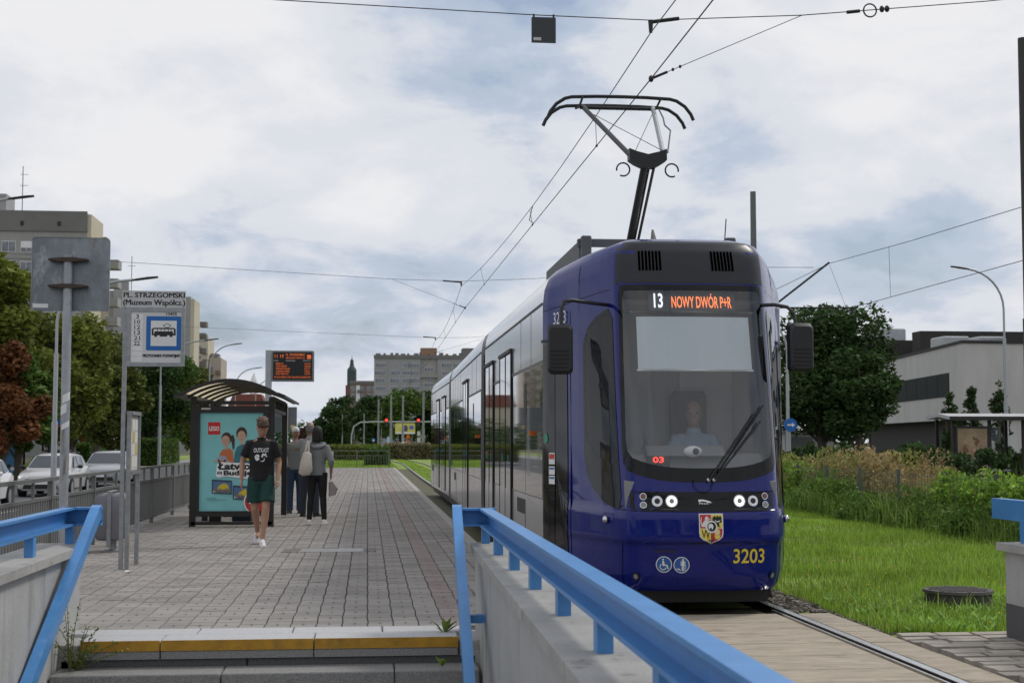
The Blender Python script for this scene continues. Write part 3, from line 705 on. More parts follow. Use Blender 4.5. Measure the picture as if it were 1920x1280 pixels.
# bust on the lower right, medallion in the middle
sflat(disc(.05,-.035,.026,.03,14), CU, CZ, M_gold, sh, 'halo'); sflat(disc(.05,-.038,.016,.022,12), CU, CZ, mat('skin_print', (.7,.55,.45), .5), sh, 'bust', .0095); sflat([(.025,-.06),(.078,-.06),(.07,-.085),(.05,-.095),(.03,-.085)], CU, CZ, M_gold, sh, 'bust')
md = sflat(disc(0, .012, .052, n=22), CU, CZ, M_white, sh, 'medallion', .010)
sflat(disc(.003,.012,.038,.040,18), CU, CZ, M_ink, sh, 'medallion_head', .0115); sflat(disc(-.005,.012,.022,.028,16), CU, CZ, M_white, sh, 'medallion_face', .013); sflat(disc(-.006,-.006,.010,.010,10), CU, CZ, M_ink, sh, 'medallion_beard', .0145)
# tow fittings
for sg in (-1, 1):
    p = surf(u_s(.42, sg), .80, .02); b = MB(); b.ell(p, (.03, .035, .035), 10, 6); b.build('side_lamp', M_chrome, tram, True)
# cab doors: dark single leaf on both sides
for sg in (-1, 1):
    dd = patch([(u_s(1.22, sg), .30), (u_s(1.785, sg), .30), (u_s(1.785, sg), 2.44), (u_s(1.22, sg), 2.40)], .006, 'front_door', M_blackglass, steps=6)
    patch([(u_s(1.16, sg), 2.425), (u_s(1.80, sg), 2.455), (u_s(1.80, sg), 2.485), (u_s(1.16, sg), 2.455)], .02, 'door_rail', M_black, dd, steps=1)
    patch(rect(u_s(1.50, sg)-.004, .32, u_s(1.50, sg)+.004, 2.40), .009, 'door_seam', M_rubber, dd, steps=1)
    patch(rect(u_s(1.22, sg)+.0, 1.02, u_s(1.78, sg), 1.028), .009, 'door_seam', M_rubber, dd, steps=1)
for i, (z0, z1, m) in enumerate(((1.27, 1.38, M_white), (1.17, 1.25, M_white), (1.08, 1.16, M_white))):
    o_ = patch(rect(u_s(1.63, -1), z0, u_s(1.50, -1), z1), .011, 'notice_sticker', m, steps=1)
    patch(rect(u_s(1.62, -1), z0+.05, u_s(1.51, -1), z1-.012), .013, 'notice_print', M_red if i == 0 else M_stick, o_, steps=1)
patch(disc(u_s(1.70, -1), 1.52, .05, n=16), .011, 'door_button', mat('button_green', (.03,.25,.16), .4), steps=1, d=.5)
# mirrors
def mirror(cx, cy, cz, sg, arm):
    mi = MB(); Mx = Matrix.Translation((cx, cy, cz)) @ Matrix.Rotation(sg*R(8), 4, 'Z')
    rings = []
    for yy_, f in ((-.055, .86), (-.03, 1), (.04, 1), (.055, .92)):
        rings.append([Mx @ Vector((x*f, yy_, q*f)) for x, q in rrect(-.112, -.22, .112, .22, .045)])
    mi.rings(rings); o_ = mi.build('mirror', M_black, tram, True, 30)
    for k in range(5):
        bb = MB(); bb.box((-.085, -.062, -.165+k*.036), (.075, -.054, -.157+k*.036), Mx); bb.build('mirror_rib', M_rubber, o_)
    bb = MB(); bb.tube(arm, .017, 8); bb.build('mirror_arm', M_black, o_, True)
mirror(1.69, 12.45, 2.30, -1, [(1.70,12.45,2.50),(1.70,12.47,2.66),(1.73,12.5,2.73),(1.80,12.52,2.745),(2.10,12.72,2.73),(2.2,12.8,2.73)])
mirror(3.87, 12.45, 2.33, 1, [(3.83,12.45,2.53),(3.82,12.47,2.64),(3.77,12.5,2.70),(3.66,12.55,2.725),(3.5,12.72,2.73)])
# wipers
p0 = surf(.03, 1.155, .03)
for (ua, za, ub, zb, r_) in ((.03, 1.15, .50, 1.74, .008), (.08, 1.15, .54, 1.66, .008)):
    pts = [surf(ua+(ub-ua)*t, za+(zb-za)*t, .035) for t in np.linspace(0, 1, 8)]
    b = MB(); b.tube(pts, r_, 6); wp = b.build('wiper', M_black, tram, True)
    b = MB(); b.ell(surf(ua, za, .02), (.02, .02, .02), 8, 6); b.build('wiper_pivot', M_chrome, wp, True)
pts = [surf(.12+(.58-.12)*t, 1.22+(1.80-1.22)*t, .03) for t in np.linspace(0, 1, 10)]
b = MB(); b.tube(pts, .012, 6, .6); b.build('wiper_blade', M_rubber, tram, True)
pts = [surf(-.10, 1.16, .02), surf(-.10, 1.10, .03), surf(-.06, 1.055, .03), surf(.0, 1.045, .03), surf(.05, 1.07, .03), surf(.08, 1.15, .02)]
b = MB(); b.tube(pts, .004, 5); b.build('washer_hose', M_rubber, tram, True)
# cab interior: sun blind, destination display, desk, wall, seat
patch(rect(-.55, 2.14, .55, 2.62), -.05, 'sun_blind', mat('sun_blind', (.60,.635,.67), .7, var=.03), steps=6)
patch(rect(-.56, 2.125, .56, 2.14), -.045, 'blind_bar', M_white, steps=1)
ds = patch(rect(-.42, 2.68, .42, 2.865), -.06, 'destination_display', mat('display_black', (.02,.021,.023), .4, var=0), steps=4)
text('13', lambda x, y: surf(-.37+x, 2.70+y, -.045), .085, .135, M_led_w, ds, 'route_number', bold=.02)
text('NOWY DWÓR P+R', lambda x, y: surf(-.20+x, 2.70+y, -.045), .58, .135, M_led_o, ds, 'destination_lettering', bold=.012)
patch(rect(-.62, 2.655, .62, 2.67), -.04, 'ceiling_edge', M_grey_paint, steps=1)
M_int = mat('cab_grey', (.46,.47,.48), .7, var=.06); M_int_dk = mat('cab_dark', (.06,.062,.066), .7, var=.06)
b = MB(); b.box((TCX-1.0, TY+1.72, .35), (TCX+1.0, TY+1.76, 2.75)); b.build('cab_back_wall', M_int, tram)
b = MB(); b.box((TCX-.62, TY+.35, .30), (TCX+.62, TY+1.72, .36)); b.build('cab_floor', M_int_dk, tram)
b = MB(); b.box((TCX-.7, TY+.85, 2.76), (TCX+.7, TY+1.76, 2.80)); b.build('cab_ceiling', M_int, tram)
b = MB(); b.prism([(TY+.16, 1.14), (TY+.55, 1.20), (TY+.62, 1.36), (TY+.72, 1.38), (TY+.78, 1.0), (TY+.78, .5), (TY+.2, .5)], TCX-.68, TCX+.66, 'x'); b.build('dashboard', mat('desk_grey', (.24,.245,.25), .6, var=.05), tram)
b = MB(); b.prism([(TY+.50, 1.36), (TY+.62, 1.45), (TY+.80, 1.43), (TY+.80, 1.30)], TCX-.42, TCX+.30, 'x'); b.build('instrument_hood', mat('hood_grey', (.20,.205,.21), .6, var=.05), tram)
b = MB(); b.ell((TCX-.02, TY+.42, 1.40), (.085, .03, .05), 16, 8); ob = b.build('camera_housing', M_white, tram, True)
b = MB(); b.ell((TCX-.0, TY+.39, 1.40), (.03, .012, .03), 12, 6); b.build('camera_lens', M_black, ob, True)
b = MB(); b.box((TCX-.46, TY+.30, 1.22), (TCX-.26, TY+.34, 1.36)); nb = b.build('small_display', M_black, tram)
text('03', lambda x, y: (TCX-.41+x, TY+.297, 1.30+y), .10, .055, M_led_r, nb, 'display_digits', bold=.03)
b = MB(); b.bevbox((TCX+.02, TY+1.5, .9), (TCX+.38, TY+1.62, 1.98), .05); b.build('driver_seat', M_int_dk, tram, True)
b = MB(); b.box((TCX+.14, TY+1.66, 1.0), (TCX+.66, TY+1.70, 2.2)); b.build('cabinet_door', mat('cab_light', (.58,.59,.59), .6, var=.05), tram)

# silver modules
CS = [(.985,.24),(1,.27)]+[(1, z_) for z_ in (.62,.9,1.3,1.8,2.28,2.83)]+[(.985,2.98),(.95,3.09),(.885,3.17),(.72,3.23),(.36,3.28),(0,3.30)]
ring = [(k*1.2, z_) for k, z_ in CS]+[(-k*1.2, z_) for k, z_ in CS[-2::-1]]
SX = -1.2
def module(y0, y1, name, taper=False):
    ysm = np.linspace(y0, y1, 8); b = MB()
    rg = []
    for yv in ysm:
        f = 1.0
        rg.append([(TCX+dxY(yv)+p*f, yv, q) for p, q in ring])
    if taper:
        for e, f in ((.45, .97), (.8, .88), (1.0, .7)): rg.append([(TCX+dxY(y1)+p*f, y1+e, .24+(q-.24)*(1-(1-f)*.35)) for p, q in ring])
    b.rings(rg, True); return b.build(name, M_silver, tram, True, 30)
def sbox(y0, y1, z0, z1, pr, m, parent, name, sg=-1, inn=0.):
    """plate on the tram side, following its line"""
    b = MB(); n = max(2, int((y1-y0)/1.5)+2); rg = []
    for yv in np.linspace(y0, y1, n):
        xs = TCX+dxY(yv)+sg*1.2
        rg.append([(xs-sg*inn, yv, z0), (xs+sg*pr, yv, z0), (xs+sg*pr, yv, z1), (xs-sg*inn, yv, z1)])
    b.rings(rg, True); return b.build(name, m, parent)
def bellows(y0, y1):
    b = MB(); rg = []
    for i, yv in enumerate(np.linspace(y0, y1, 13)):
        f = .93 if i % 2 else .965
        rg.append([(TCX+dxY(yv)+p*f, yv, .3+(q-.3)*(f+.005)) for p, q in ring])
    b.rings(rg, True); b.build('bellows', mat('bellows_black', (.006,.006,.006), .95, var=0, spec=.1), tram)
mods = []
for (y0, y1, doors, hop, tp) in ((13.9, 20.85, ((16.92, 18.42), (19.38, 20.72)), (15.35,), False), (21.6, 31.8, ((25.1, 26.6),), (23.4, 28.6, 29.8), False), (32.6, 41.0, ((34.0, 35.3), (36.6, 37.9)), (39.4,), True)):
    mo = module(y0, y1, 'silver_module', tp)
    for sg in (-1, 1):
        sbox(y0+.05, y1-.05, 2.835, 2.862, .004, M_black, mo, 'gutter', sg)
        edges = [y0+.03]+[e for d in doors for e in d]+[y1-.03]
        segs = [(edges[i], edges[i+1]) for i in range(0, len(edges), 2)]
        for a, c in segs:
            if c-a < .12: continue
            n = max(1, round((c-a)/1.5)); st_ = (c-a)/n
            for k in range(n):
                sbox(a+k*st_+.012, a+(k+1)*st_-.012, .93, 2.25, .003, M_mirrorglass, mo, 'side_window', sg)
            sbox(a, c, 2.262, 2.29, .005, M_grey_paint, mo, 'belt_strip', sg)
            nn = max(1, round((c-a)/1.1)); s2_ = (c-a)/nn
            for k in range(1, nn): sbox(a+k*s2_-.004, a+k*s2_+.004, 2.29, 2.835, .002, M_grey_paint, mo, 'panel_gap', sg)
        for d0, d1 in doors:
            dr = sbox(d0, d1, .33, 2.56, .008, M_mirrorglass, mo, 'door', sg)
            sbox(d0+.05, d1-.05, .36, .92, .011, M_silver, dr, 'door_panel', sg)
            sbox(d0-.02, d1+.02, 2.56, 2.60, .03, M_black, dr, 'door_rail', sg)
            sbox(d0-.03, d0+.045, .33, 2.57, .018, M_rubber, dr, 'door_seal', sg); sbox(d1-.02, d1+.02, .33, 2.57, .013, M_rubber, dr, 'door_seal', sg)
            sbox((d0+d1)/2-.02, (d0+d1)/2+.02, .33, 2.56, .013, M_rubber, dr, 'door_seal', sg)
            for q in (.3, .6): 
                yq = d0+(d1-d0)*(.25 if q < .5 else .75); sbox(yq-.02, yq+.02, 1.25, 1.33, .016, mat('button_green', (.03,.25,.16), .4), dr, 'door_button', sg)
        for h in hop: sbox(h, h+.22, 1.78, 2.12, .006, M_black, mo, 'hopper_window', sg)
        sbox(y0+.78, y0+.90, 1.55, 1.60, .04, M_orange, mo, 'side_marker', sg)
        for yh in ((y0+y1)/2-1.9, (y0+y1)/2+2.6):
            if all(not (d0-.2 < yh < d1+.2 or d0-.2 < yh+.9 < d1+.2) for d0, d1 in doors):
                sbox(yh, yh+.85, .30, .86, .0025, M_black, mo, 'hatch_gap', sg); sbox(yh+.01, yh+.84, .31, .70, .005, M_silver, mo, 'hatch', sg)
        sbox(y0+.02, y1-.02, .92, .928, .0025, M_grey_paint, mo, 'panel_gap', sg)
    mods.append(mo)
bellows(20.85, 21.6); bellows(31.8, 32.6)
sbox(13.93, 14.9, .30, .86, .003, M_silver, mods[0], 'skirt_panel')
# underframe and wheels
b = MB(); b.box((TCX-.80, TY+.85, .06), (TCX+.80, TY+1.7, .34)); b.box((TCX-.62, TY+.32, .08), (TCX+.62, TY+.85, .30)); b.box((TCX-1.02, 13.8, .10), (TCX+1.02, 41, .30)); b.build('underframe', M_black, tram)
for yv in (14.6, 16.4, 25.2, 27.0, 36.2, 38.0):
    for sg in (-1, 1):
        b = MB(); xw = TCX+sg*.75+dxY(yv); b.tube([(xw-.06,yv,.31),(xw+.06,yv,.31)], .305, 20); b.build('wheel', M_rust, tram, True)
# roof equipment
rq = mat('roof_grey', (.10,.105,.11), .6, var=.15)
b = MB(); b.bevbox((TCX-.80, 14.15, 3.2), (TCX-.74, 16.8, 3.52), .01); b.bevbox((TCX+.74, 14.15, 3.2), (TCX+.80, 16.8, 3.52), .01); b.bevbox((TCX-.82, 14.1, 3.45), (TCX+.82, 14.16, 3.53), .01)
for sg in (-1, 1): b.bevbox((TCX+sg*.74-.05, 14.02, 3.24), (TCX+sg*.74+.05, 14.12, 3.55), .01)
b.build('roof_frame', rq, tram)
b = MB(); b.bevbox((TCX-.7, 17.2, 3.26), (TCX+.7, 19.8, 3.44), .04); b.build('roof_unit', rq, tram)
b = MB(); b.bevbox((TCX-.7, 22.5, 3.26), (TCX+.7, 26.5, 3.42), .04); b.build('roof_unit', rq, tram)
b = MB(); b.tube([(TCX-.14,13.6,3.34),(TCX-.14,13.62,3.46),(TCX-.14,13.66,3.56)], [.05,.03,.012], 8, 1.0); b.build('fin_antenna', M_grey_paint, tram, True)
b = MB(); b.tube([(TCX+.62,13.9,3.2),(TCX+.66,13.9,3.72)], .006, 5); b.build('rod_antenna', M_black, tram)
# pantograph
pg = MB(); pg.bevbox((TCX-.35, 15.5, 3.38), (TCX+.35, 16.5, 3.47), .02); pg.tube([(TCX-.3,15.9,3.5),(TCX+.3,15.9,3.5)], .04, 8); pan = pg.build('pantograph_base', M_black, tram)
K = (TCX, 14.63, 4.45)
b = MB(); b.tube([(TCX, 15.9, 3.47), (TCX, 14.7, 4.40)], .052, 10); b.tube([(TCX+.06, 15.8, 3.47), (TCX+.07, 14.62, 4.36)], .016, 6); b.build('lower_arm', M_black, pan, True)
b = MB(); b.prism([(TCX-.20,4.56),(TCX-.20,4.44),(TCX-.14,4.40),(TCX-.05,4.36),(TCX+.07,4.36),(TCX+.14,4.40),(TCX+.20,4.44),(TCX+.20,4.56),(TCX+.12,4.53),(TCX,4.50),(TCX-.12,4.53)], 14.55, 14.68, 'y'); b.build('knee_joint', M_black, pan)
for sg in (-1, 1):
    b = MB(); b.tube([(TCX+sg*.18, 14.63, 4.5), (TCX+sg*.42, 16.35, 5.42)], .027, 8); b.build('upper_arm', M_black if sg < 0 else M_galv, pan, True)
    cc = [(TCX+sg*(.26+.07*math.cos(a)), 14.6, 4.34+.07*math.sin(a)) for a in np.linspace(-.2, 5.2, 16)]
    b = MB(); b.tube(cc, .009, 6); b.build('cable_loop', M_rubber, pan, True)
    cc = [(TCX+sg*.52, 16.36, 5.44), (TCX+sg*.52, 16.3, 5.2), (TCX+sg*.50, 16.25, 5.1)]
b = MB(); b.tube([(TCX-.42, 16.3, 5.38), (TCX+.19, 14.65, 4.55)], .004, 5); b.tube([(TCX+.42, 16.3, 5.38), (TCX-.12, 14.65, 4.55)], .004, 5); b.tube([(TCX+.48,16.3,5.40),(TCX+.47,16.0,5.22),(TCX+.40,15.6,5.05),(TCX+.38,15.2,4.9),(TCX+.24,14.7,4.55)], .009, 5); b.build('stay_wires', M_wire, pan)
for yv in (16.15, 16.6):
    pts = [(-.86,5.24),(-.83,5.31),(-.76,5.40),(-.66,5.465),(-.58,5.485),(-.3,5.497),(0,5.50),(.3,5.497),(.58,5.485),(.66,5.465),(.76,5.40),(.83,5.31),(.86,5.24)]
    b = MB(); b.tube([(TCX+.0+x, yv, z_) for x, z_ in pts], .021, 8); b.build('contact_strip', M_black, pan, True)
b = MB(); b.tube([(TCX-.45,16.37,5.415),(TCX+.45,16.37,5.415)], .022, 8)
for sg in (-1, 1): b.tube([(TCX+sg*.46,16.1,5.47),(TCX+sg*.46,16.37,5.42),(TCX+sg*.46,16.65,5.47)], .014, 6)
b.build('head_frame', M_black, pan, True)

# ------------------------------------------------------------------ overhead line
def wire(pts, r, name, label, group=None):
    b = MB(); b.tube(pts, r, 5); return tag(b.build(name, M_wire), label, 'wire', group)
def sag(p, q, s_, n=9):
    p, q = Vector(p), Vector(q); return [p.lerp(q, t)-Vector((0,0,s_*4*t*(1-t))) for t in np.linspace(0, 1, n)]
SP = [(3.10, 15.3), (2.88, 42.4), (3.0, 63.8), (2.9, 92), (2.95, 125)]
cw = [(3.16, -20, 5.5)]+[(x, y, 5.5) for x, y in SP]
wire(cw, .0075, 'contact_wire', 'lower contact wire of the tram line touching the pantograph')
mw = []
sup = [(3.16, -14, 6.1), (3.10, 15.3, 6.02), (2.76, 42.4, 6.15), (3.0, 63.8, 6.05), (2.9, 92, 6.05), (2.95, 125, 6.05)]
for a, c in zip(sup, sup[1:]): mw += sag(a, c, .22 if a[1] < 15 else .30)[:-1]
mw.append(sup[-1]); 
ct = wire(mw, .0065, 'carrier_wire', 'upper carrier wire sagging above the tram contact wire')
def carrier(y):
    ys_ = [p[1] for p in mw]; return Vector((np.interp(y, ys_, [p[0] for p in mw]), y, np.interp(y, ys_, [p[2] for p in mw])))
def contact(y): return Vector((np.interp(y, [p[1] for p in cw], [p[0] for p in cw]), y, 5.5))
b = MB()
for y in (18.9, 26.0, 36.0, 47.5, 54.5, 70, 78, 99, 112): b.tube([carrier(y), contact(y)], .004, 4); b.ell(contact(y), (.018,.03,.02), 6, 4)
pts = [carrier(25.6), carrier(25.6)+Vector((-.05,.1,-.25)), contact(25.8)]; b.tube(pts, .008, 5); b.build('droppers', M_wire, ct)
def span(y, pts, label, pull=None):
    s_ = thing('span_wire', label, 'wire', pts[0])
    b = MB(); b.tube(pts, .006, 5); b.build('cable', M_wire, s_)
    c = carrier(y); b = MB(); b.tube([c+Vector((0,0,.14)), c], [.03,.02], 8); b.tube([c+Vector((-.0,0,.12)), c+Vector((.32 if y < 20 else -.55,0,.17 if y < 20 else .16))], .022, 8); b.build('clamp', M_black, s_, True)
    if pull is not None:
        k = contact(y); b = MB(); b.tube([pull, k], .004, 4); d = (Vector(pull)-k).normalized()
        b.tube([k+d*.03, k+d*.2], .016, 6); b.ell(k, (.03,.03,.04), 8, 5); b.ell(k+d*.27, (.018,.018,.02), 8, 4); b.ell(k+d*.36, (.018,.018,.02), 8, 4); b.build('pull_off', M_black, s_, True)
    return s_
sA = span(15.3, [(-6.5,15.3,6.52),(-1.01,15.3,6.26),(1.79,15.3,6.18),(3.10,15.3,6.16),(4.83,15.3,6.27),(7.0,15.3,6.50),(11.7,15.6,7.2)], 'span wire above the tram front carrying a small dark box', Vector((4.83,15.3,6.27)))
rg = [(5.62+.075*math.cos(a), 15.3, 6.35+.075*math.sin(a)) for a in np.linspace(0, 2*math.pi, 20)]
b = MB(); b.tube(rg, .009, 6); b.tube([(5.35,15.3,6.32),(5.5,15.3,6.34)], .02, 6); b.ell((5.76,15.3,6.37), (.03,.03,.04), 8, 5); b.ell((5.82,15.3,6.375), (.03,.03,.04), 8, 5); b.build('insulator', M_black, sA, True)
span(42.4, [(-14,42.4,7.2),(-7.49,42.4,6.77),(.69,42.4,6.34),(2.76,42.4,6.30),(5.1,42.4,6.41),(11.5,42.4,7.2)], 'second span wire crossing over the platform', Vector((.69,42.4,6.34)))
span(63.8, [(-14,63.8,6.9),(-7.44,63.8,6.54),(3.0,63.8,6.16),(4.7,63.8,6.2),(11.5,63.8,6.9)], 'third and farthest span wire, just above the far flats', Vector((5.5,63.8,6.25)))
hs = thing('hanging_sign', 'small square dark board hanging from the span wire', 'sign', (1.9, 15.3, 5.87))
b = MB(); b.bevbox((1.765, 15.285, 5.872), (2.035, 15.315, 6.155), .006); b.build('board', mat('dark_board', (.03,.038,.042), .5, var=.05), hs)
b = MB(); b.box((1.785, 15.282, 5.892), (1.87, 15.2845, 5.925)); b.build('label_plate', M_silverplate, hs)
for x in (1.79, 2.01): b = MB(); b.box((x-.01, 15.292, 6.155), (x+.01, 15.308, 6.19)); b.build('hook', M_black, hs)

def mast(x, y, h, label, r=.11, m=M_mastgrey, group='overhead line masts'):
    t = thing('line_mast', label, 'mast', (x, y, -.05), group)
    b = MB(); b.tube([(x,y,-.06),(x,y,h*.42)], [r*1.15, r*1.15], 12); b.build('lower_tube', m, t, True)
    b = MB(); b.tube([(x,y,h*.42),(x,y,h)], [r*.95, r*.8], 12); b.build('upper_tube', m, t, True)
    return t
mA = mast(11.64, 42, 9.1, 'grey overhead line mast rising behind the tram roof')
b = MB(); b.tube([(11.64,42,5.15),(14.0,42,6.96)], .032, 8); b.tube([(11.64,42,5.55),(14.75,42,5.58)], .022, 8); b.tube([(14.0,42,6.9),(14.5,42,5.60)], .005, 4); b.tube([(14.75,42,5.58),(14.66,42,5.42),(14.05,40.4,5.42)], .02, 6); b.tube([(11.3,42,6.78),(13.5,42,6.80)], .008, 6); b.build('cantilever', M_black, mA, True)
b = MB()
for k in range(4): b.ell((11.75+k*.09,42,6.79), (.03,.07,.07), 8, 5)
b.build('insulator', mat('insulator_brown', (.06,.03,.02), .3), mA, True)
mast(11.72, 24.2, 8.76, 'dark overhead line mast cut off by the right picture edge', .1, mat('dark_mast', (.035,.033,.03), .6))
c2 = wire(sag((14.0, -10, 7.0), (14.0, 42, 6.93), .55)+sag((14.0, 42, 6.93), (13.6, 80, 6.9), .4), .009, 'carrier_wire', 'upper wire of the street line right of the tram')
wire([(14.0, -10, 5.36), (14.05, 40.2, 5.40), (13.7, 80, 5.4)], .009, 'contact_wire', 'lower wire of the street line right of the tram')
b = MB()
for y in (27, 37, 48, 56): b.tube([(14.0, y, 6.52 if y < 30 else 6.75), (14.02, y, 5.4)], .006, 4)
b.build('droppers', M_wire, c2)

# ------------------------------------------------------------------ platform furniture
# bus-stop sign on a post
sg_ = thing('stop_sign', 'tram stop sign with line numbers and tram pictogram on a steel post', 'sign', (-2.72, 16.3, .07))
b = MB(); b.box((-2.745, 16.28, .07), (-2.70, 16.325, 3.18)); b.build('post', M_galv, sg_)
SYF = 16.262
b = MB()
for lo, hi in (((-2.70, 16.265, 2.33), (-2.655, 16.30, 2.985)), ((-2.10, 16.265, 2.33), (-2.06, 16.30, 2.985)), ((-2.655, 16.266, 2.33), (-2.10, 16.299, 2.372)), ((-2.655, 16.266, 2.945), (-2.10, 16.299, 2.985))): b.box(lo, hi)
b.build('frame', M_galv, sg_)
b = MB(); b.box((-2.66, 16.275, 2.37), (-2.095, 16.29, 2.95)); pl = b.build('panel', mat('sign_white', (.62,.62,.62), .5, var=.03), sg_)
b = MB(); b.box((-2.755, 16.268, 2.99), (-2.055, 16.29, 3.18)); tp = b.build('title_plate', M_silverplate, sg_)
F = lambda x0, z0, yy_=16.2665: (lambda x, y: (x0+x, yy_, z0+y))
text('PL. STRZEGOMSKI', F(-2.742, 3.105), .672, .058, M_ink, tp, bold=0); text('(Muzeum Współcz.)', F(-2.745, 3.0), .68, .082, M_ink, tp, bold=0)
for q_ in (.003, .006): text('PL. STRZEGOMSKI', F(-2.742+q_, 3.105, 16.2665-q_*.1), .672, .058, M_ink, tp, bold=0); text('(Muzeum Współcz.)', F(-2.745+q_, 3.0, 16.2665-q_*.1), .68, .082, M_ink, tp, bold=0)
G = lambda x, z: (x, 16.2735, z)
for k in range(9): flat(rect(-2.652, 2.385+k*.06, -2.525, 2.438+k*.06), G, M_white, pl, 'number_strip')
for k, n_ in enumerate(('22','21','13','12','10','3')): text(n_, F(-2.618 if len(n_) > 1 else -2.6, 2.567+k*.0605, 16.2715), .065 if len(n_) > 1 else .032, .044, M_ink, pl)
text('10405', F(-2.27, 2.905, 16.2715), .12, .034, M_ink, pl)
fld = flat(rrect(-2.485, 2.51, -2.10, 2.895, .012), lambda x, z: (x, 16.2725, z), M_signblue, pl, 'blue_frame')
flat(rect(-2.435, 2.56, -2.15, 2.845), lambda x, z: (x, 16.2715, z), M_white, pl, 'white_field')
text('PRZYSTANEK PODWÓJNY', F(-2.52, 2.425, 16.2715), .41, .05, M_ink, pl, bold=0)
for q_ in (.0025, .005): text('PRZYSTANEK PODWÓJNY', F(-2.52+q_, 2.425, 16.2715-q_*.1), .41, .05, M_ink, pl, bold=0)
Tf = lambda x, z: (-2.425+x, 16.2705, 2.65+z)
for P in (rect(.0,.03,.265,.05), [(.0,.05),(.02,.05),(.02,.10),(.0,.10)], rect(.03,.05,.235,.075), rect(.245,.05,.265,.10), [(.0,.10),(.265,.10),(.245,.115),(.02,.115)], rect(.06,.075,.066,.10), rect(.10,.075,.106,.10), rect(.14,.075,.146,.10), rect(.18,.075,.186,.10), rect(.21,.075,.216,.10), rect(.03,.012,.06,.03), rect(.09,.016,.17,.03), rect(.20,.012,.23,.03)): flat(P, Tf, M_ink, pl, 'tram_pictogram')
for (a, c) in (((.17,.115),(.125,.14)), ((.17,.115),(.21,.14)), ((.125,.14),(.17,.165)), ((.21,.14),(.17,.165))):
    d = Vector((c[0]-a[0], c[1]-a[1])).normalized(); n_ = (-d.y*.003, d.x*.003)
    flat([(a[0]+n_[0],a[1]+n_[1]),(c[0]+n_[0],c[1]+n_[1]),(c[0]-n_[0],c[1]-n_[1]),(a[0]-n_[0],a[1]-n_[1])], Tf, M_ink, pl, 'tram_pictogram')
tb = thing('timetable_case', 'narrow steel timetable case on two posts beside the stop sign', 'notice board', (-2.66, 16.6, .07))
for y in (16.33, 17.0): b = MB(); b.box((-2.685, y-.022, .07), (-2.64, y+.022, 1.83)); b.build('post', M_galv, tb)
b = MB(); b.box((-2.70, 16.36, 1.12), (-2.63, 16.98, 1.16)); b.box((-2.70, 16.36, 1.79), (-2.63, 16.98, 1.83)); b.box((-2.69, 16.36, 1.16), (-2.675, 16.98, 1.79)); b.build('frame', M_galv, tb)
b = MB(); b.box((-2.672, 16.365, 1.165), (-2.665, 16.975, 1.785)); ps = b.build('timetable', mat('paper', (.5,.49,.45), .7, var=.06), tb)
for i in range(3):
    for j in range(4): b = MB(); b.box((-2.665, 16.39+i*.19, 1.2+j*.14), (-2.663, 16.55+i*.19, 1.32+j*.14)); b.build('sheet', M_white if (i+j) % 3 else mat('yellow_sheet', (.5,.42,.15), .7), ps)
# square sign seen from behind
bs = thing('road_sign', 'square road sign seen from behind on a grey pole by the steps', 'sign', (-2.6, 12.6, 0))
b = MB(); b.tube([(-2.59,12.6,-.06),(-2.60,12.6,3.10)], .038, 14); po = b.build('pole', mat('pole_steel', (.36,.38,.40), .5, metal=.3, var=.2, scale=6, wear=[((.16,.085,.04), 5, .57, .12, .75, (2,2,.4)), ((.12,.12,.12), 20, .62, .05, .7, (1,1,1))]), bs, True)
pt = [(x, z_) for x, z_ in rrect(-2.915, 2.62, -2.255, 3.26, .035)]
b = MB(); b.prism(pt, 12.645, 12.651, 'y'); b.build('plate', mat('sign_back', (.26,.285,.31), .45, metal=.4, var=.25, scale=4.5, wear=[((.12,.13,.14), 2.6, .47, .2, .75, (1,1,.4)), ((.5,.52,.54), 4.5, .57, .12, .8, (1,1,.5)), ((.2,.13,.07), 6, .63, .08, .7, (1,1,.4))]), bs)
b = MB(); rgs = [[(x, yv, z_) for x, z_ in rrect(-2.918, 2.617, -2.252, 3.263, .036)] for yv in (12.634, 12.655)]; b.rings(rgs, cap=False); b.build('rim', M_galv, bs)
for z_ in (2.83, 3.06):
    b = MB(); b.prism([(-2.76,z_-.008),(-2.64,z_-.02),(-2.56,z_-.02),(-2.43,z_-.008),(-2.43,z_+.006),(-2.56,z_+.018),(-2.64,z_+.018),(-2.76,z_+.006)], 12.555, 12.64, 'y'); b.build('clamp', M_rust, bs)
b = MB(); b.box((-2.90, 12.643, 2.645), (-2.77, 12.6449, 2.68)); b.build('maker_plate', M_white, bs)
for (z0, ht, a) in ((1.83, .07, .3), (1.72, .08, -.5), (1.60, .05, .2)):
    b = MB(); rgs = []
    for t in np.linspace(-.9, .9, 7): rgs.append([(-2.594+.0395*math.sin(t+a), 12.6-.0395*math.cos(t+a), z0+t*.02), (-2.594+.0395*math.sin(t+a), 12.6-.0395*math.cos(t+a), z0+ht+t*.02)])
    b.rings(rgs, cap=False, closed=False); b.build('sticker', M_white, bs)
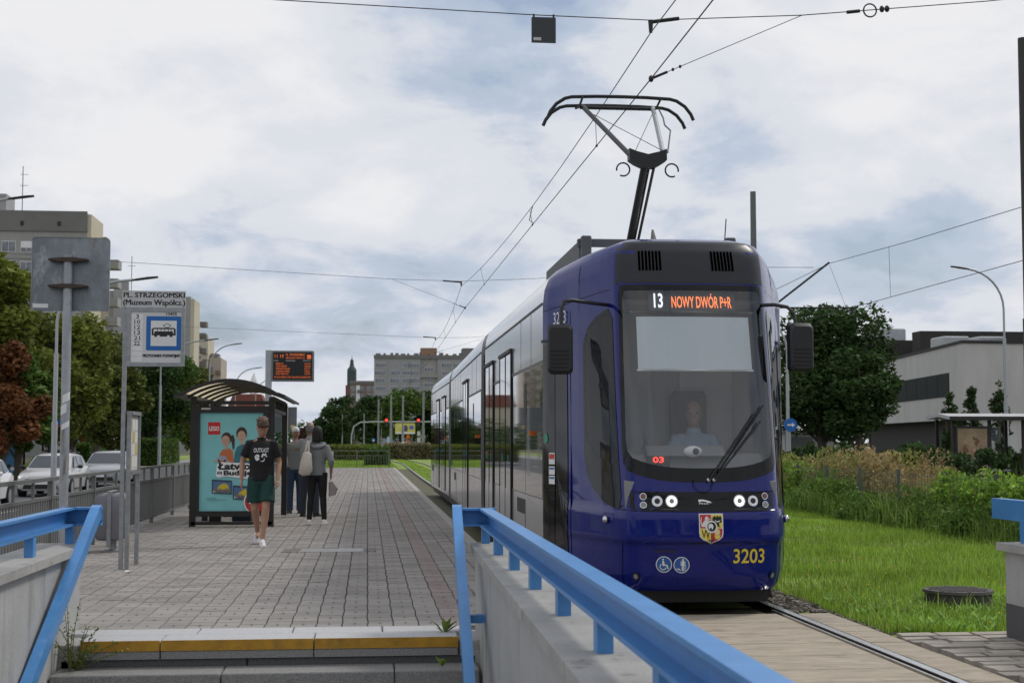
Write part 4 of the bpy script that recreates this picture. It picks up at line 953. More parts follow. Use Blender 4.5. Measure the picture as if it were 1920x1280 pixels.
# litter bin
lb = thing('litter_bin', 'grey rounded litter bin between the railing and the stop sign', 'bin', (-3.28, 19.0, .07))
b = MB(); b.rings([[(x, y, z_) for x, z_ in rrect(-3.50+i, .22+i, -3.10-i, .82-i, .10)] for y, i in ((18.82,.03),(18.85,0),(19.22,0),(19.25,.03))]); bb_ = b.build('body', mat('bin_grey', (.20,.20,.225), .5, var=.08), lb, True, 40)
b = MB(); b.box((-3.325, 18.80, .14), (-3.275, 18.819, .84)); b.box((-3.325, 18.80, .84), (-3.275, 19.27, .855)); b.box((-3.325, 19.251, .14), (-3.275, 19.27, .84)); b.build('strap', M_galv, lb)
for k in range(4): b = MB(); b.box((-3.10, 18.9, .60+k*.05), (-3.094, 19.18, .62+k*.05)); b.build('slot', M_black, bb_)
b = MB(); b.sections([(-3.28,19.03,.065,.14,.12),(-3.28,19.03,.085,.14,.12),(-3.28,19.03,.10,.05,.05),(-3.28,19.03,.22,.035,.035)], 16); b.build('foot', M_galv, lb, True, 40)
# paper scrap
b = MB(); b.add([(-2.62,15.9,.078),(-2.55,15.88,.09),(-2.53,15.94,.08),(-2.60,15.96,.095)], [(0,1,2,3)]); tag(b.build('paper_scrap', M_white), 'small white scrap of paper on the paving below the stop sign', 'litter')

# pedestrian fence along the road
pf = thing('pedestrian_fence', 'long grey steel barrier with flat bars between platform and road', 'fence', (-3.78, 20, .07))
FX = -3.78; post_y = [6.8+2.7*k for k in range(15)]
for y in post_y: b = MB(); b.box((FX-.03, y-.03, .0), (FX+.03, y+.03, 1.06)); b.build('post', M_grey_paint, pf)
slat = None
for y0, y1 in zip(post_y, post_y[1:]):
    b = MB(); b.box((FX-.028, y0+.03, 1.02), (FX+.028, y1-.03, 1.065)); b.build('top_rail', M_grey_paint, pf)
    b = MB(); b.box((FX-.02, y0+.03, .80), (FX+.02, y1-.03, .84)); b.build('middle_rail', M_grey_paint, pf)
    b = MB(); b.box((FX-.02, y0+.03, .16), (FX+.02, y1-.03, .20)); b.build('bottom_rail', M_grey_paint, pf)
    for t in (.33, .67): yy_ = y0+(y1-y0)*t; b = MB(); b.box((FX-.015, yy_-.015, .84), (FX+.015, yy_+.015, 1.02)); b.build('strut', M_grey_paint, pf)
    n_ = 21
    for k in range(n_):
        yy_ = y0+.06+(y1-y0-.12)*(k+.5)/n_
        if slat is None: b = MB(); b.box((-.006, -.026, .2), (.006, .026, .8)); o = b.build('slat', M_grey_paint, pf); slat = o.data
        else: o = bpy.data.objects.new('slat', slat); COL.objects.link(o); o.parent = pf; o.matrix_parent_inverse = Matrix.Translation(pf.location).inverted()
        o.location = (FX, yy_, 0)

# shelter
shl = thing('tram_shelter', 'dark steel platform shelter with arched roof and turquoise poster case', 'shelter', (-2.3, 26, .07))
SX0, SX1, SY0, SY1 = -2.92, -1.62, 24.45, 28.2
for x, y in ((SX0, SY0), (SX1, SY0), (SX0, SY1), (SX1, SY1), (SX0, 26.3)): b = MB(); b.box((x-.05, y-.05, .06), (x+.05, y+.05, 2.24)); b.build('post', M_dark, shl)
for y in (SY0, SY1):
    b = MB(); b.box((SX0+.05, y-.03, 2.12), (SX1-.05, y+.03, 2.18)); b.build('cross_beam', M_dark, shl)
for x in (SX0, SX1): 
    b = MB(); b.box((x-.03, SY0+.05, 2.00), (x+.03, SY1-.05, 2.06)); b.box((x-.03, SY0+.05, 2.2), (x+.03, SY1-.05, 2.26)); b.build('side_beam', M_dark, shl)
    for k in range(6): y = SY0+.5+k*.55; b = MB(); b.box((x-.02, y-.02, 2.06), (x+.02, y+.02, 2.2)); b.build('strut', M_dark, shl)
arcp = []
for t in np.linspace(-1, 1, 15): arcp.append((-2.27+t*.80, 2.53-.24*t*t))
RY0, RY1 = 23.85, 28.8
for k, y in enumerate(np.linspace(RY0, RY1, 6)):
    b = MB(); b.rings([[(x, y-.025, z_-.06), (x, y+.025, z_-.06), (x, y+.025, z_), (x, y-.025, z_)] for x, z_ in arcp]); b.build('roof_rib', M_dark, shl)
M_poly = bpy.data.materials.new('roof_polycarbonate'); M_poly.use_nodes = True; t_ = M_poly.node_tree; pb = t_.nodes['Principled BSDF']
pb.inputs['Base Color'].default_value = (.6, .54, .43, 1); pb.inputs['Roughness'].default_value = .35
tr_ = t_.nodes.new('ShaderNodeBsdfTranslucent'); tr_.inputs[0].default_value = (.92, .85, .70, 1); mx_ = t_.nodes.new('ShaderNodeMixShader'); mx_.inputs[0].default_value = .85
t_.links.new(pb.outputs[0], mx_.inputs[1]); t_.links.new(tr_.outputs[0], mx_.inputs[2]); t_.links.new(mx_.outputs[0], t_.nodes['Material Output'].inputs[0])
for y0, y1 in zip(np.linspace(RY0, RY1, 6), np.linspace(RY0, RY1, 6)[1:]):
    b = MB(); b.rings([[(x, y0+.03, z_-.012), (x, y1-.03, z_-.012), (x, y1-.03, z_-.004), (x, y0+.03, z_-.004)] for x, z_ in arcp]); b.build('roof_panel', M_poly, shl, True, 30)
for sx, ex in ((-1, -3.07), (1, -1.47)):
    b = MB(); z_ = 2.29; x2 = ex+sx*(.12 if sx < 0 else .10)
    b.prism([(ex-sx*.02, 2.25), (ex-sx*.02, 2.31), (x2, 2.265), (x2, 2.225)], RY0, RY1, 'y'); b.build('eave', M_dark, shl)
# poster case
pc = MB()
for lo, hi in (((SX0+.05, SY0-.07, .24), (SX1-.05, SY0+.07, .33)), ((SX0+.05, SY0-.07, 1.98), (SX1-.05, SY0+.07, 2.09)), ((SX0+.05, SY0-.07, .33), (SX0+.11, SY0+.07, 1.98)), ((SX1-.14, SY0-.07, .33), (SX1-.05, SY0+.07, 1.98))): pc.box(lo, hi)
pc = pc.build('poster_case', M_dark, shl)
b = MB(); b.box((SX0-.02, SY0-.05, .10), (SX1+.02, SY0+.05, .15)); b.build('base_rail', M_dark, shl)
PX0, PX1, PZ0, PZ1, PY = SX0+.11, SX1-.14, .33, 1.98, SY0-.03
b = MB(); b.box((PX0, PY, PZ0), (PX1, PY+.03, PZ1)); po = b.build('poster', mat('poster_turquoise', (.22,.56,.57), .55, var=.08, scale=1.6), pc)
PS = (PX1-PX0)/1.04
LY = [0]
def pf_(m, P, name='poster_print'):
    LY[0] += .00045; yv = PY-.0005-LY[0]
    return flat([(x, y) for x, y in P], lambda x, y: (PX0+x, yv, PZ0+y), m, po, name)
def pt_(s_, x, y, wd, ht, m, bold=.02, ext=0., name='poster_lettering'):
    LY[0] += .00045; yv = PY-.0005-LY[0]
    return text(s_, lambda a, c: (PX0+x+a, yv, PZ0+y+c), wd, ht, m, po, name, bold)
skin = mat('print_skin', (.55,.33,.24), .6); hairp = mat('print_hair', (.05,.03,.02), .6); orp = mat('print_orange', (.55,.16,.05), .6); tealp = mat('print_teal', (.04,.17,.20), .6); navy = mat('print_navy', (.03,.05,.10), .6); ylp = mat('print_yellow', (.6,.45,.03), .6); wh = mat('print_white', (.8,.8,.8), .6)
pf_(M_red, rect(.13, 1.28, .335, 1.49)); pt_('LEGO', .147, 1.345, .17, .075, wh, .03)
# two children: heads, hair, bodies
pf_(orp, [(.31,.80),(.33,.96),(.38,1.03),(.50,1.05),(.55,1.0),(.57,.80)]); pf_(tealp, [(.56,.78),(.58,.98),(.62,1.08),(.72,1.12),(.84,1.08),(.88,.95),(.88,.78)])
pf_(hairp, [(.50,1.25),(.55,1.28),(.58,1.20),(.575,1.05),(.55,1.02),(.53,1.12)]); pf_(hairp, disc(.44,1.22,.085,.10)); pf_(skin, disc(.425,1.18,.068,.085)); pf_(skin, rect(.42,1.05,.47,1.11))
pf_(hairp, disc(.69,1.30,.09,.11)); pf_(skin, disc(.69,1.255,.07,.09)); pf_(skin, rect(.665,1.12,.715,1.18))
for cx, cz in ((.40,1.19),(.445,1.19),(.668,1.265),(.712,1.265)): pf_(hairp, disc(cx, cz, .009, .006, 10))
for cx, cz in ((.42,1.14),(.69,1.21)): pf_(mat('print_lip', (.4,.12,.1), .6), disc(cx, cz, .02, .006, 10))
for cx, m in ((.37, mat('print_grey', (.35,.36,.42), .6)), (.80, ylp)):
    pf_(m, [(cx-.09,.85),(cx-.08,.90),(cx-.03,.93),(cx+.06,.92),(cx+.09,.87),(cx+.08,.84)]); pf_(navy, disc(cx-.05,.842,.02,n=12)); pf_(navy, disc(cx+.05,.842,.02,n=12)); pf_(skin, disc(cx-.1,.84,.03,.022,10)); pf_(skin, disc(cx+.1,.83,.03,.022,10))
pf_(wh, [(.27,.60),(.29,.78),(.36,.82),(.80,.80),(.90,.76),(.90,.58),(.78,.54),(.45,.58),(.30,.56)])
pt_('Łatwo', .30, .69, .55, .12, M_ink, .05); pt_('Buduje', .40, .57, .47, .11, M_ink, .05); pt_('się', .29, .60, .09, .07, M_ink, .04)
for (x, z_, wd, ht) in ((.21,.28,.33,.25),(.56,.18,.34,.25)):
    pf_(navy, [(x,z_+.02),(x+wd,z_),(x+wd,z_+ht-.02),(x,z_+ht)]); pf_(mat('print_sky', (.08,.16,.3), .6), [(x+.015,z_+.10),(x+wd-.015,z_+.09),(x+wd-.015,z_+ht-.05),(x+.015,z_+ht-.03)]); pf_(mat('print_road', (.16,.15,.14), .6), [(x+.015,z_+.035),(x+wd-.015,z_+.02),(x+wd-.015,z_+.09),(x+.015,z_+.10)])
    pf_(ylp, [(x+.09,z_+.08),(x+.11,z_+.14),(x+.2,z_+.19),(x+.27,z_+.15),(x+.28,z_+.08)]); 
    for wx in (.13,.24): pf_(M_ink, disc(x+wx, z_+.075, .024, n=12)); pf_(wh, disc(x+wx, z_+.075, .01, n=8))
    pt_('4+', x+.02, z_+.03, .04, .03, wh)
pf_(wh, disc(.94,.15,.20,n=28)); pf_(mat('print_red', (.5,.03,.03), .6), disc(.94,.15,.18,n=28)); pt_('4', .83, .07, .16, .17, wh, .04)
for k in range(2): pf_(mat('fine_print', (.05,.16,.17), .6), rect(.12, .21-k*.025, .44 if k else .28, .217-k*.025))
b = MB(); b.box((PX0+.02, SY0-.073, 2.03), (PX0+.17, SY0-.0705, 2.06)); b.build('maker_plate', M_silverplate, pc)
for (x, y0, y1) in ((SX0, SY0+.06, 26.24), (SX0, 26.36, SY1-.06)):
    b = MB(); b.box((x-.006, y0, .25), (x+.006, y1, 1.98)); b.build('glass_pane', M_clear, shl)
b = MB(); b.box((SX0+.06, SY1-.006, .25), (SX1-.06, SY1+.006, 1.98)); b.build('glass_pane', M_clear, shl)
b = MB(); b.bevbox((SX0+.1, 25.0, .48), (SX0+.5, 27.8, .53), .01); b.build('bench', M_dark, shl)
for y in (25.2, 27.6): b = MB(); b.box((SX0+.2, y-.03, .06), (SX0+.4, y+.03, .48)); b.build('bench_leg', M_dark, shl)
# bags on the ground in the shelter
b = MB(); b.rings([[(x, y, z_) for x, z_ in rrect(-2.35+i, .075, -2.0-i, .30-i, .06)] for y, i in ((25.3,.03),(25.35,0),(25.75,0),(25.8,.03))]); tag(b.build('travel_bag', mat('bag_navy', (.02,.022,.035), .8), smooth=True), 'dark travel bag on the ground inside the shelter', 'bag')

# departure display
M_led_b = mat('board_led', (.08, .02, 0), .5, var=0, emit=(1, .2, .05), estr=.55)
dp = thing('departure_display', 'electronic departure board with amber text on a grey post behind the shelter', 'display board', (-2.13, 31, .07))
b = MB(); b.box((-2.20, 30.94, .06), (-2.07, 31.06, 3.46)); b.build('post', M_lampgrey, dp)
b = MB(); b.bevbox((-2.07, 30.88, 2.79), (-1.165, 31.12, 3.45), .02); cs = b.build('case', mat('case_grey', (.16,.165,.17), .5, var=.05), dp)
b = MB(); b.box((-2.03, 30.87, 2.83), (-1.205, 30.879, 3.41)); sc = b.build('screen', mat('screen_black', (.008,.007,.007), .3, var=0), cs)
Fd = lambda x0, z0: (lambda x, y: (x0+x, 30.866, z0+y))
text('11 19', Fd(-2.0, 3.29), .19, .075, M_led_b, sc, 'led_text'); text('PL. STRZEGOMSKI', Fd(-1.76, 3.335), .40, .05, M_led_b, sc, 'led_text'); text('(MUZEUM WSPÓŁCZ.)', Fd(-1.76, 3.265), .40, .05, M_led_b, sc, 'led_text'); flat(rect(-1.31,3.27,-1.225,3.36), lambda x, z_: (x, 30.866, z_), M_led_b, sc, 'led_icon')
for s_, x, wd in (('LINIA', -2.02, .10), ('KIERUNEK', -1.76, .20), ('ODJAZD', -1.40, .16)): text(s_, Fd(x, 3.215), wd, .03, M_silverplate, sc, 'led_text')
def led_row(x0, x1, z0, ht, seed):
    # lit dot-matrix glyphs too small to read
    g_ = random.Random(seed); b = MB(); x = x0
    while x < x1:
        wd = g_.uniform(.010, .017)
        for z_ in (0, .38, .76):
            if g_.random() < .8: b.box((x, 30.864, z0+ht*z_), (x+wd, 30.868, z0+ht*(z_+.2)))
        b.box((x, 30.864, z0), (x+.004, 30.868, z0+ht)); x += wd+.009
    b.build('led_row', M_led_b, sc)['kind'] = 'stuff'
for k, wd in enumerate((.15, .24, .30, .30, .27)):
    led_row(-1.97, -1.97+wd, 3.15-k*.055, .036, k); led_row(-1.36, -1.25, 3.15-k*.055, .036, 20+k)
led_row(-2.0, -1.23, 2.86, .036, 50)
# back of a large sign beyond the shelter
t = thing('road_sign', 'dark rear of a large sign board behind the waiting people', 'sign', (-3.2, 60, 0))
b = MB(); b.tube([(-3.35,60,-.06),(-3.35,60,3.0)], .05, 8); b.build('pole', M_lampgrey, t)
b = MB(); b.box((-4.0, 60.06, 1.9), (-2.95, 60.1, 2.95)); b.build('board', mat('board_back', (.11,.12,.125), .6, var=.1), t)
b = MB(); b.box((-3.2, 60.05, 2.05), (-3.05, 60.055, 2.2)); b.build('sticker', mat('yellow_sheet', (.5,.42,.15), .7), t)
# end fence of the platform
ef = thing('end_fence', 'low grey bar fence closing the far end of the platform', 'fence', (-.8, 81.5, 0))
b = MB(); b.box((-4.2, 81.48, .98), (1.25, 81.52, 1.03)); b.build('top_rail', M_grey_paint, ef)
b = MB(); b.box((-4.2, 81.48, .72), (1.25, 81.52, .75)); b.build('middle_rail', M_grey_paint, ef)
for k in range(37): x = -4.18+k*.15; b = MB(); b.box((x-.01, 81.49, -.05), (x+.01, 81.51, .72 if k % 8 else 1.0)); b.build('bar', M_grey_paint, ef)
for x in (-4.2, -2.4, -.6, 1.2): b = MB(); b.box((x-.03, 81.47, -.05), (x+.03, 81.53, 1.06)); b.build('post', M_grey_paint, ef)
bb2 = thing('barrier_board', 'red and white striped barrier board beyond the platform end', 'barrier', (-2.5, 84, 0))
for k in range(8): b = MB(); b.box((-3.6+k*.2, 84, .62), (-3.4+k*.2, 84.04, .95)); b.build('stripe', M_red if k % 2 == 0 else M_white, bb2)
for x in (-3.5, -2.1): b = MB(); b.box((x, 84.04, -.05), (x+.05, 84.09, .9)); b.build('leg', M_grey_paint, bb2)
# manhole on the lawn
mh = thing('manhole', 'raised round concrete manhole with patterned iron lid on the lawn', 'manhole', (5.45, 12.8, -.05))
b = MB(); b.tube([(5.45,12.82,-.08),(5.45,12.82,.10)], [.305,.30], 32); b.build('collar', mat('dark_concrete', (.06,.055,.05), .9, var=.25, scale=8, bump=.3), mh, True, 40)
b = MB(); b.tube([(5.45,12.82,.10),(5.45,12.82,.125)], [.318,.312], 32); ld = b.build('lid', mat('lid_iron', (.085,.075,.068), .65, metal=.3, var=.2, scale=12), mh, True, 40)
for i in range(-5, 6):
    for j in range(-5, 6):
        if i*i+j*j < 26: b = MB(); Mx = Matrix.Translation((5.45+i*.052, 12.82+j*.052, .125)) @ Matrix.Rotation(R(45), 4, 'Z'); b.box((-.017,-.017,0), (.017,.017,.006), Mx); b.build('stud', MATS['lid_iron'], ld)

# ------------------------------------------------------------------ people
def remesh(o, vox, it=4):
    m = o.modifiers.new('remesh', 'REMESH'); m.mode = 'VOXEL'; m.voxel_size = vox; m.use_smooth_shade = True
    s_ = o.modifiers.new('smooth', 'SMOOTH'); s_.factor = .5; s_.iterations = it
DEF = dict(hip=(.092,0,.92), knee=(.10,-.015,.50), ankle=(.10,.02,.085), sho=(.168,.005,1.405), elb=(.245,.03,1.14), wri=(.255,-.03,.885))
def person(label, loc, rz, h=1.78, J=None, skin=(.42,.25,.18), hair=(.03,.02,.015), hairstyle='short', top=(.02,.02,.02), sleeve='short', bottom=(.02,.05,.045), legs='long',
           shoe=(.6,.6,.6), headtilt=0., headturn=0., bend=0., vox=.013, girth=1., group=None, face=True, lower=True, feet=(0,0), hood=False, collar=False):
    t = thing('person', label, 'person', loc, group, local=True, rz=rz); sc = h/1.78; t.scale = (sc, sc, sc)
    P = {}
    for k, v in DEF.items():
        for sg, sd_ in ((1, 'L'), (-1, 'R')): P[k+sd_] = Vector((v[0]*sg, v[1], v[2]))
    P.update({k: Vector(v) for k, v in (J or {}).items()})
    BM = Matrix.Translation((0,0,.95)) @ Matrix.Rotation(bend, 4, 'X') @ Matrix.Translation((0,0,-.95))     # bend forward at the hips
    HM = BM @ Matrix.Translation((0,.01,1.53)) @ Matrix.Rotation(headturn, 4, 'Z') @ Matrix.Rotation(headtilt, 4, 'X') @ Matrix.Translation((0,-.01,-1.53))
    M_skin = mat('skin_%.2f' % skin[0], skin, .55, var=.06, scale=6)
    ms_ = lambda n, c, **k: mat('%s_%.3f_%.3f_%.3f' % ((n,)+tuple(c)), c, .85, var=.10, scale=7, bump=.25, bscale=14, **k)
    b = MB(); g_ = girth
    b.sections([(0,0,.86,.12*g_,.09*g_),(0,.005,.93,.155*g_,.105*g_),(0,0,1.05,.135*g_,.095*g_),(0,0,1.2,.155*g_,.105*g_),(0,.01,1.34,.17*g_,.10),(0,.015,1.42,.15,.08),(0,.015,1.48,.07,.06)], 18, BM)
    b.sections([(0,.015,1.44,.06,.06),(0,.01,1.5,.054,.056),(0,.0,1.56,.052,.056)], 12, BM)
    b.sections([(0,-.035,1.535,.02,.02),(0,-.03,1.545,.045,.055),(0,-.012,1.575,.06,.082),(0,.0,1.62,.070,.094),(0,.004,1.67,.074,.098),(0,.006,1.72,.070,.092),(0,.008,1.755,.052,.07),(0,.01,1.778,.02,.03)], 18, HM)
    b.ell((0,-.100,1.632), (.013,.018,.022), 8, 6, HM)                       # nose
    b.ell((0,-.086,1.588), (.026,.012,.008), 8, 6, HM)                       # mouth
    for sg in (-1, 1): b.ell((sg*.075,.012,1.64), (.012,.02,.032), 8, 6, HM); b.ell((sg*.033,-.082,1.672), (.022,.012,.008), 8, 6, HM)
    for sd_, sg in (('L', 1), ('R', -1)):
        s_, e_, w_ = BM @ P['sho'+sd_], P['elb'+sd_], P['wri'+sd_]
        b.tube([BM @ Vector((sg*.10,.01,1.41)), s_, s_.lerp(e_, .5), e_, e_.lerp(w_, .3), w_], [.06,.056,.047,.038,.040,.027], 10)
        d = (w_-e_).normalized(); sidev = Vector((sg,0,0)); fwd = Vector((0,-1,0)); 
        nrm = (sidev-d*sidev.dot(d)).normalized(); acr = d.cross(nrm).normalized()
        if acr.y > 0: acr = -acr
        b.tube([w_, w_+d*.045, w_+d*.09], [.026,.036,.034], 8, .62)
        for i, ln in enumerate((.068,.078,.073,.056)):
            o0 = w_+d*.085+acr*(.028-.0185*i); o1 = o0+d*ln*.5-nrm*.008; o2 = o1+d*ln*.45-nrm*.022
            b.tube([o0, o1, o2], [.0095,.0088,.007], 6)
        o0 = w_+d*.03+acr*.03; b.tube([o0, o0+d*.03+acr*.022-nrm*.006, o0+d*.062+acr*.026-nrm*.014], [.012,.0105,.008], 6)
        if lower:
            hp, kn, an = P['hip'+sd_], P['knee'+sd_], P['ankle'+sd_]
            b.tube([hp+Vector((0,0,.02)), hp.lerp(kn,.45), kn, kn.lerp(an,.28)+Vector((0,.018,0)), kn.lerp(an,.65)+Vector((0,.008,0)), an], [.092,.078,.055,.056,.042,.036], 12)
            b.tube([an+Vector((0,.03,-.03)), an+Vector((0,-.06,-.05)), an+Vector((0,-.15,-.06))], [.036,.036,.02], 8)
    body = b.build('body', M_skin, t); remesh(body, vox)
    # top
    b = MB(); mt = ms_('cloth', top); q = .016
    b.sections([(0,.0,.90 if legs != 'none' else .92,(.162*g_+q),.112*g_+q),(0,.003,1.0,.150*g_+q,.105*g_+q),(0,0,1.1,.146*g_+q,.102*g_+q),(0,0,1.2,.158*g_+q,.108*g_+q),(0,.01,1.34,.168*g_+q,.102+q),(0,.015,1.405,.142+q,.084+q),(0,.015,1.455,.095,.07),(0,.015,1.478,.072,.066),(0,.012,1.492,.066,.064)], 20, BM)
    for sd_, sg in (('L', 1), ('R', -1)):
        s_, e_, w_ = BM @ P['sho'+sd_], P['elb'+sd_], P['wri'+sd_]
        if sleeve == 'short': b.tube([BM @ Vector((sg*.07,.012,1.415)), s_, s_.lerp(e_,.4), s_.lerp(e_,.72)], [.055,.066,.068,.068], 12)
        elif sleeve == 'rolled': b.tube([BM @ Vector((sg*.07,.012,1.415)), s_, s_.lerp(e_,.5), e_, e_.lerp(w_,.35)], [.055,.068,.066,.06,.054], 12)
        else: b.tube([BM @ Vector((sg*.07,.012,1.415)), s_, s_.lerp(e_,.5), e_, e_.lerp(w_,.95)], [.055,.066,.062,.054,.044], 12)
    o = b.build('top', mt, t); remesh(o, vox, 3)
    if collar:
        b = MB(); b.sections([(0,.012,1.475,.072,.07),(0,.01,1.515,.066,.066)], 14, BM); b.build('collar', ms_('cloth', tuple(min(1,c*1.25) for c in top)), t, True)
    if hood:
        b = MB(); b.tube([BM @ Vector((math.sin(a)*.125, .03+.10*math.cos(a) if math.cos(a) > 0 else .03+.05*math.cos(a), 1.47-.055*max(0, math.cos(a)))) for a in np.linspace(-2.6, 2.6, 16)], [.02]+[.045]*14+[.02], 10, .8); o = b.build('hood', mt, t, True); remesh(o, vox, 3)
    if lower:
        b = MB(); mb_ = ms_('cloth', bottom)
        b.sections([(0,0,.84,.13*g_,.10*g_),(0,.004,.90,.158*g_+.004,.112*g_),(0,.0,1.0,.15*g_,.108*g_),(0,0,1.03,.14*g_,.104*g_)], 18)
        for sd_, sg in (('L', 1), ('R', -1)):
            hp, kn, an = P['hip'+sd_], P['knee'+sd_], P['ankle'+sd_]
            if legs == 'shorts': b.tube([hp+Vector((0,0,.03)), hp.lerp(kn,.45)+Vector((sg*.01,0,0)), hp.lerp(kn,.80)+Vector((sg*.016,0,0))], [.098,.106,.108], 14)
            elif legs == 'slim': b.tube([hp+Vector((0,0,.03)), hp.lerp(kn,.5), kn, kn.lerp(an,.3)+Vector((0,.015,0)), kn.lerp(an,.96)], [.10,.084,.062,.062,.048], 12)
            else: b.tube([hp+Vector((0,0,.03)), hp.lerp(kn,.5), kn, kn.lerp(an,.5), an+Vector((0,0,-.03))], [.10,.093,.077,.07,.07], 12)
        o = b.build('shorts' if legs == 'shorts' else 'trousers', mb_, t); remesh(o, vox, 3)
        for sd_, sg in (('L', 1), ('R', -1)):
            an = P['ankle'+sd_]; pit = feet[0] if sd_ == 'L' else feet[1]
            FM = Matrix.Translation(an) @ Matrix.Rotation(pit, 4, 'X') @ Matrix.Rotation(sg*.12, 4, 'Z')
            b = MB()
            for yv, w2, hh in (): pass
            rgs = [[FM @ Vector((x*w2, yv, -.085+z_*hh)) for x, z_ in ((-1,0),(1,0),(1.02,.35),(.8,.8),(.35,1),(-.35,1),(-.8,.8),(-1.02,.35))] for yv, w2, hh in ((.075,.026,.07),(.06,.036,.10),(0,.04,.115),(-.06,.043,.085),(-.12,.046,.06),(-.165,.04,.045),(-.19,.022,.03))]
            b.rings(rgs); sh_ = b.build('shoe', mat('shoe_%.2f' % shoe[0], shoe, .6, var=.08, scale=20), t, True, 60)
            rgs = [[FM @ Vector((x*w2, yv, z_)) for x, z_ in ((-1,-.092),(1,-.092),(1,-.068),(-1,-.068))] for yv, w2 in ((.08,.028),(.06,.039),(0,.042),(-.06,.046),(-.12,.049),(-.17,.042),(-.196,.022))]
            b = MB(); b.rings(rgs); b.build('sole', M_rubber if shoe[0] < .3 else mat('sole_grey', (.3,.3,.31), .7), sh_)
    # hair
    mh_ = mat('hair_%.3f' % hair[0], hair, .6, var=.25, scale=30, bump=.5, bscale=60)
    b = MB()
    if hairstyle == 'short':
        b.sections([(0,.035,1.60,.055,.05),(0,.03,1.64,.074,.078),(0,.022,1.69,.083,.094),(0,.004,1.722,.083,.108),(0,.004,1.765,.072,.096),(0,.008,1.795,.045,.06),(0,.01,1.806,.015,.02)], 18, HM)
        for i in range(26): a_ = i*2.4; r__ = .02+.062*((i*7) % 10)/10; b.ell((r__*math.cos(a_), .004+r__*1.15*math.sin(a_), 1.795-.9*r__*r__*5), (.022,.026,.016), 7, 5, HM)
        for i in range(9): x = -.056+i*.014; b.tube([HM @ Vector((x,-.055,1.77)), HM @ Vector((x*1.12,-.101,1.735)), HM @ Vector((x*1.15,-.106,1.692+.008*((i*7) % 3)))], [.018,.016,.006], 6)
    elif hairstyle == 'bob':
        b.sections([(0,.03,1.50,.092,.075),(0,.03,1.54,.10,.09),(0,.026,1.60,.10,.098),(0,.02,1.67,.096,.106),(0,.012,1.73,.088,.104),(0,.01,1.775,.066,.08),(0,.01,1.80,.02,.03)], 18, HM)
    elif hairstyle == 'balding':
        b.sections([(0,.05,1.585,.05,.045),(0,.036,1.62,.0745,.068),(0,.03,1.66,.078,.076),(0,.03,1.70,.076,.074),(0,.034,1.725,.064,.062)], 18, HM)
    elif hairstyle == 'cap':
        b.sections([(0,.006,1.685,.080,.104),(0,.006,1.73,.078,.10),(0,.008,1.77,.058,.078),(0,.01,1.793,.02,.03)], 18, HM)
        b.tube([HM @ Vector((0,-.08,1.69)), HM @ Vector((0,-.13,1.685)), HM @ Vector((0,-.165,1.672))], [.07,.062,.04], 10, .12)
    o = b.build('cap' if hairstyle == 'cap' else 'hair', mh_, t); remesh(o, vox*.8, 2)
    if face:
        for sg in (-1, 1): b = MB(); b.ell((sg*.031,-.087,1.655), (.012,.006,.006), 8, 5, HM); b.build('eye', M_ink, t)
    return t, BM
# walking young man in front
pm, BMm = person('young man in black T-shirt and green shorts walking towards the camera', (-1.46, 20.0, .068), R(2), 1.765, dict(
    hipL=(.085,0,.92), kneeL=(.07,-.13,.515), ankleL=(.03,-.20,.085), hipR=(-.085,0,.92), kneeR=(-.085,.0,.505), ankleR=(-.05,.27,.17),
    elbL=(.245,.04,1.15), wriL=(.225,-.09,.90), elbR=(-.265,.05,1.16), wriR=(-.27,-.03,.905)), skin=(.40,.225,.15), hair=(.085,.042,.022), face=False, top=(.009,.009,.010), bottom=(.008,.045,.038), legs='shorts', shoe=(.66,.66,.68), headtilt=R(30), headturn=R(8), feet=(R(4), R(32)), vox=.0095)
F_ = lambda x0, z0: (lambda x, y: Vector((x0+x, -.108-.035*math.cos((x0+x)*9)+.012*(1.32-(z0+y))*0, z0+y)))
def shirt_print(P, m=None): 
    b = MB(); b.add([F_(0,0)(x, z_) for x, z_ in P], [tuple(range(len(P)))]); me = bpy.data.meshes.new('shirt_print'); me.from_pydata(b.v, [], b.f); me.materials.append(m or M_white); o = bpy.data.objects.new('shirt_print', me); COL.objects.link(o); o.parent = pm
vs_, fs_ = text2d('OUTKAST', .02); b = MB(); b.add([F_(-.105, 1.285)(x*.21, y*.062) for x, y in vs_], fs_); me = bpy.data.meshes.new('shirt_lettering'); me.from_pydata(b.v, [], b.f); me.materials.append(M_white); o = bpy.data.objects.new('shirt_lettering', me); COL.objects.link(o); o.parent = pm
shirt_print([(-.085,1.20),(-.09,1.23),(-.07,1.255),(-.04,1.26),(-.022,1.24),(-.03,1.21),(-.02,1.19),(-.05,1.17),(-.07,1.175)]); shirt_print([(.0,1.22),(.01,1.26),(.03,1.275),(.045,1.262),(.06,1.28),(.075,1.25),(.05,1.235),(.03,1.245),(.02,1.215)]); shirt_print([(-.02,1.165),(.02,1.155),(.045,1.17),(.05,1.20),(.035,1.215),(.042,1.19),(.02,1.17)]); shirt_print([(.062,1.215),(.082,1.225),(.078,1.245),(.065,1.235)])
for xx, zz_ in ((-.066,1.225),(-.046,1.225)): 
    b = MB(); b.add([F_(0,0)(x, z_)+Vector((0,-.002,0)) for x, z_ in disc(xx, zz_, .006, .004, 8)], [tuple(range(8))]); me = bpy.data.meshes.new('shirt_print'); me.from_pydata(b.v, [], b.f); me.materials.append(M_ink); o = bpy.data.objects.new('shirt_print', me); COL.objects.link(o); o.parent = pm
